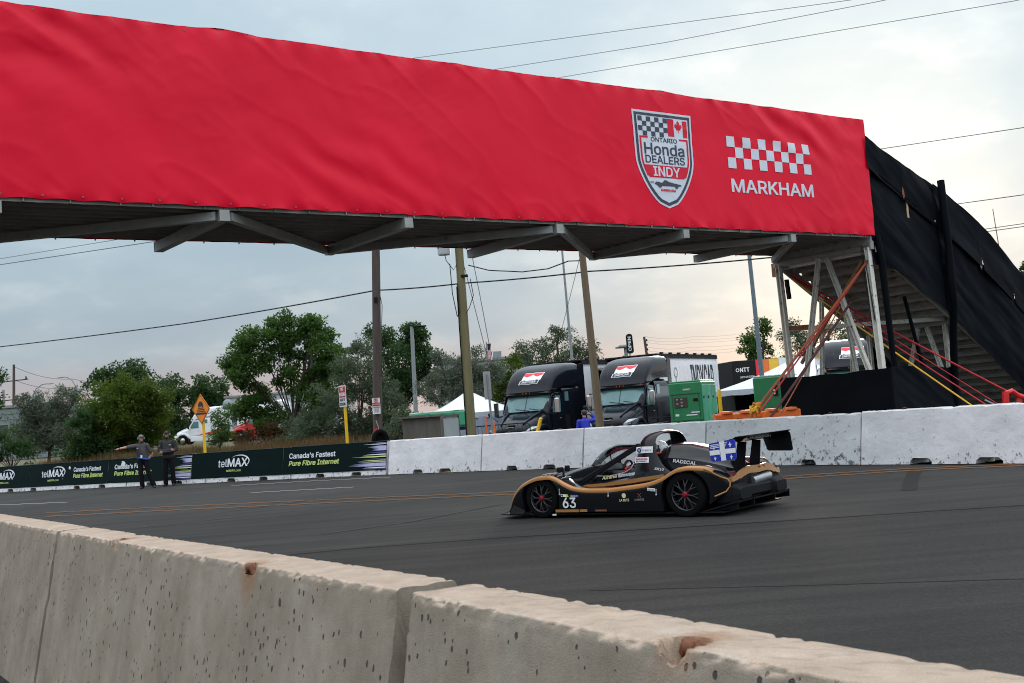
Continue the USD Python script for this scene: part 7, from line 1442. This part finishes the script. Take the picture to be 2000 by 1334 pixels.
tree('broadleaf_tree', 'tree branches entering the left frame edge', 'tree', 56, (-30, 890), [(-22, 740, 34, 22), (-10, 785, 24, 16), (-40, 800, 40, 50)], LF_DK, .16, 500, .55, .4, None, .12, .9)
tree('shrub', 'dark low shrub at the left frame edge above the cut-off banner', 'shrub', 50, (25, 905), [(20, 865, 40, 32), (-20, 870, 40, 40), (50, 880, 26, 22)], LF_DK, .13, 800, .5, .32, None, .05, 1.0, stems=2)
tree('shrub', 'dark shrub filling the gap between the silvery bush and the yellow-green tree', 'shrub', 51, (165, 905), [(160, 845, 36, 46), (150, 885, 50, 24), (190, 880, 40, 28)], LF_DK, .13, 1100, .5, .32, None, .05, 1.0, stems=2)
tree('sapling', 'small bushy sapling in front of the white semi truck', 'sapling', 46, (428, 875), [(428, 835, 24, 26), (432, 812, 16, 16), (420, 855, 22, 14), (445, 845, 14, 18)], LF_ELM, .12, 900, .4, .22, None, .03, 1.0)
tree('shrub', 'reddish green shrub in front of the red truck under the elm', 'shrub', 49, (500, 880), [(505, 845, 42, 24), (540, 850, 36, 26), (470, 860, 26, 14)], LF_RED, .13, 620, .5, .28, None, .03, .9, stems=3)
tree('shrub', 'dark shrub at the foot of the elm behind the banner', 'shrub', 47, (585, 880), [(590, 840, 44, 34), (560, 865, 50, 18), (620, 860, 36, 22)], LF_OL2, .13, 620, .35, .30, None, .05, .9, stems=3)
tree('shrub', 'olive shrub left of the concrete enclosure behind the tyre', 'shrub', 40, (775, 866), [(772, 840, 26, 26), (785, 815, 18, 22), (755, 850, 26, 20)], LF_OL2, .11, 900, .35, .24, None, .04, 1.0, stems=3)
tree('broadleaf_tree', 'green tree left of the stair tower behind the blue-grey lamp post', 'tree', 78, (1480, 800), [(1480, 670, 28, 36), (1462, 690, 18, 22), (1495, 640, 20, 20), (1490, 720, 34, 30)], LF_ELM, .20, 420, .55, .5, None, .12, .9, zg=0)
tree('olive_tree', 'wide grey-green tree seen through the legs of the stair tower', 'tree', 84, (1600, 800), [(1560, 670, 46, 40), (1620, 665, 56, 44), (1690, 670, 50, 40), (1600, 710, 100, 34), (1545, 640, 20, 14), (1740, 690, 40, 40), (1800, 700, 50, 40)], LF_OL2, .22, 300, .35, .55, None, .15, .95, zg=0)
tree('broadleaf_tree', 'tree at the right frame edge behind the stair screen', 'tree', 62, (2030, 800), [(2018, 540, 30, 34), (2040, 600, 50, 60), (2003, 522, 10, 12)], LF_DK, .17, 500, .55, .42, None, .14, .9, zg=0)
tree('broadleaf_tree', 'tiny distant tree above the truck roofs by the floodlight mast', 'tree', 140, (1235, 770), [(1230, 712, 26, 10), (1210, 720, 30, 10)], LF_DK, .4, 160, .6, .9, None, .2, 1.0, zg=0)
tree('broadleaf_tree', 'small distant tree right of the white trailer', 'tree', 120, (1418, 790), [(1418, 728, 14, 14), (1412, 745, 18, 16)], LF_DK, .32, 220, .6, .7, None, .18, 1.0, zg=0)
tree('broadleaf_tree', 'distant dark tree belt behind the elm and buildings', 'tree', 170, (640, 850), [(480, 850, 80, 20), (620, 840, 120, 26), (330, 856, 90, 16), (760, 830, 120, 24)], LF_DK, .5, 90, .6, 1.2, None, .2, 1.0)

# ------------------------------------------------------------------ dry grass on the bank behind the banners
def blades(n, dmax, hgt, seed, x0, x1):
    r = np.random.default_rng(seed); u = r.uniform(0, AD.c[-1] + 1.2, n); d = .25 + (dmax - .25) * r.random(n) ** 1.3; p, e_, nn = AD.pt(np.minimum(u, AD.c[-1])); q = p - nn * (d + .55)[:, None]
    keep = (fbm(q[:, 0] * .5, q[:, 1] * .5, 0, 3, seed) > .40); q = q[keep]; d = d[keep]; n = len(q)
    z = height(q[:, 0], q[:, 1]) - .05; h = hgt * r.uniform(.4, 1.3, n) * (1 + .8 * (fbm(q[:, 0] * .9, q[:, 1] * .9, 0, 2, seed + 1) - .5)); a = r.uniform(0, 6.28, n); lean = np.c_[np.cos(a), np.sin(a)] * (h * r.uniform(.1, .7, n))[:, None]; w = np.c_[-np.sin(a), np.cos(a)] * .012
    V = np.stack([np.c_[q - w, z], np.c_[q + w, z], np.c_[q + lean, z + h]], 1).reshape(-1, 3); return T(V, np.arange(n * 3).reshape(-1, 3))
STRAW = leafmat('dry_straw', (.20, .115, .050), .45, .2); STRAW2 = leafmat('yellowing_grass', (.15, .125, .035), .4, .25)
g1 = obj('dry_grass', blades(60000, 7, .42, 5, 0, 0), STRAW); tag(g1, 'rusty dry grass along the top of the bank behind the banners', 'grass', None, 'stuff')
g2 = obj('grass', blades(42000, 14, .30, 8, 0, 0), STRAW2); tag(g2, 'yellowish grass on the bank behind the banners', 'grass', None, 'stuff')
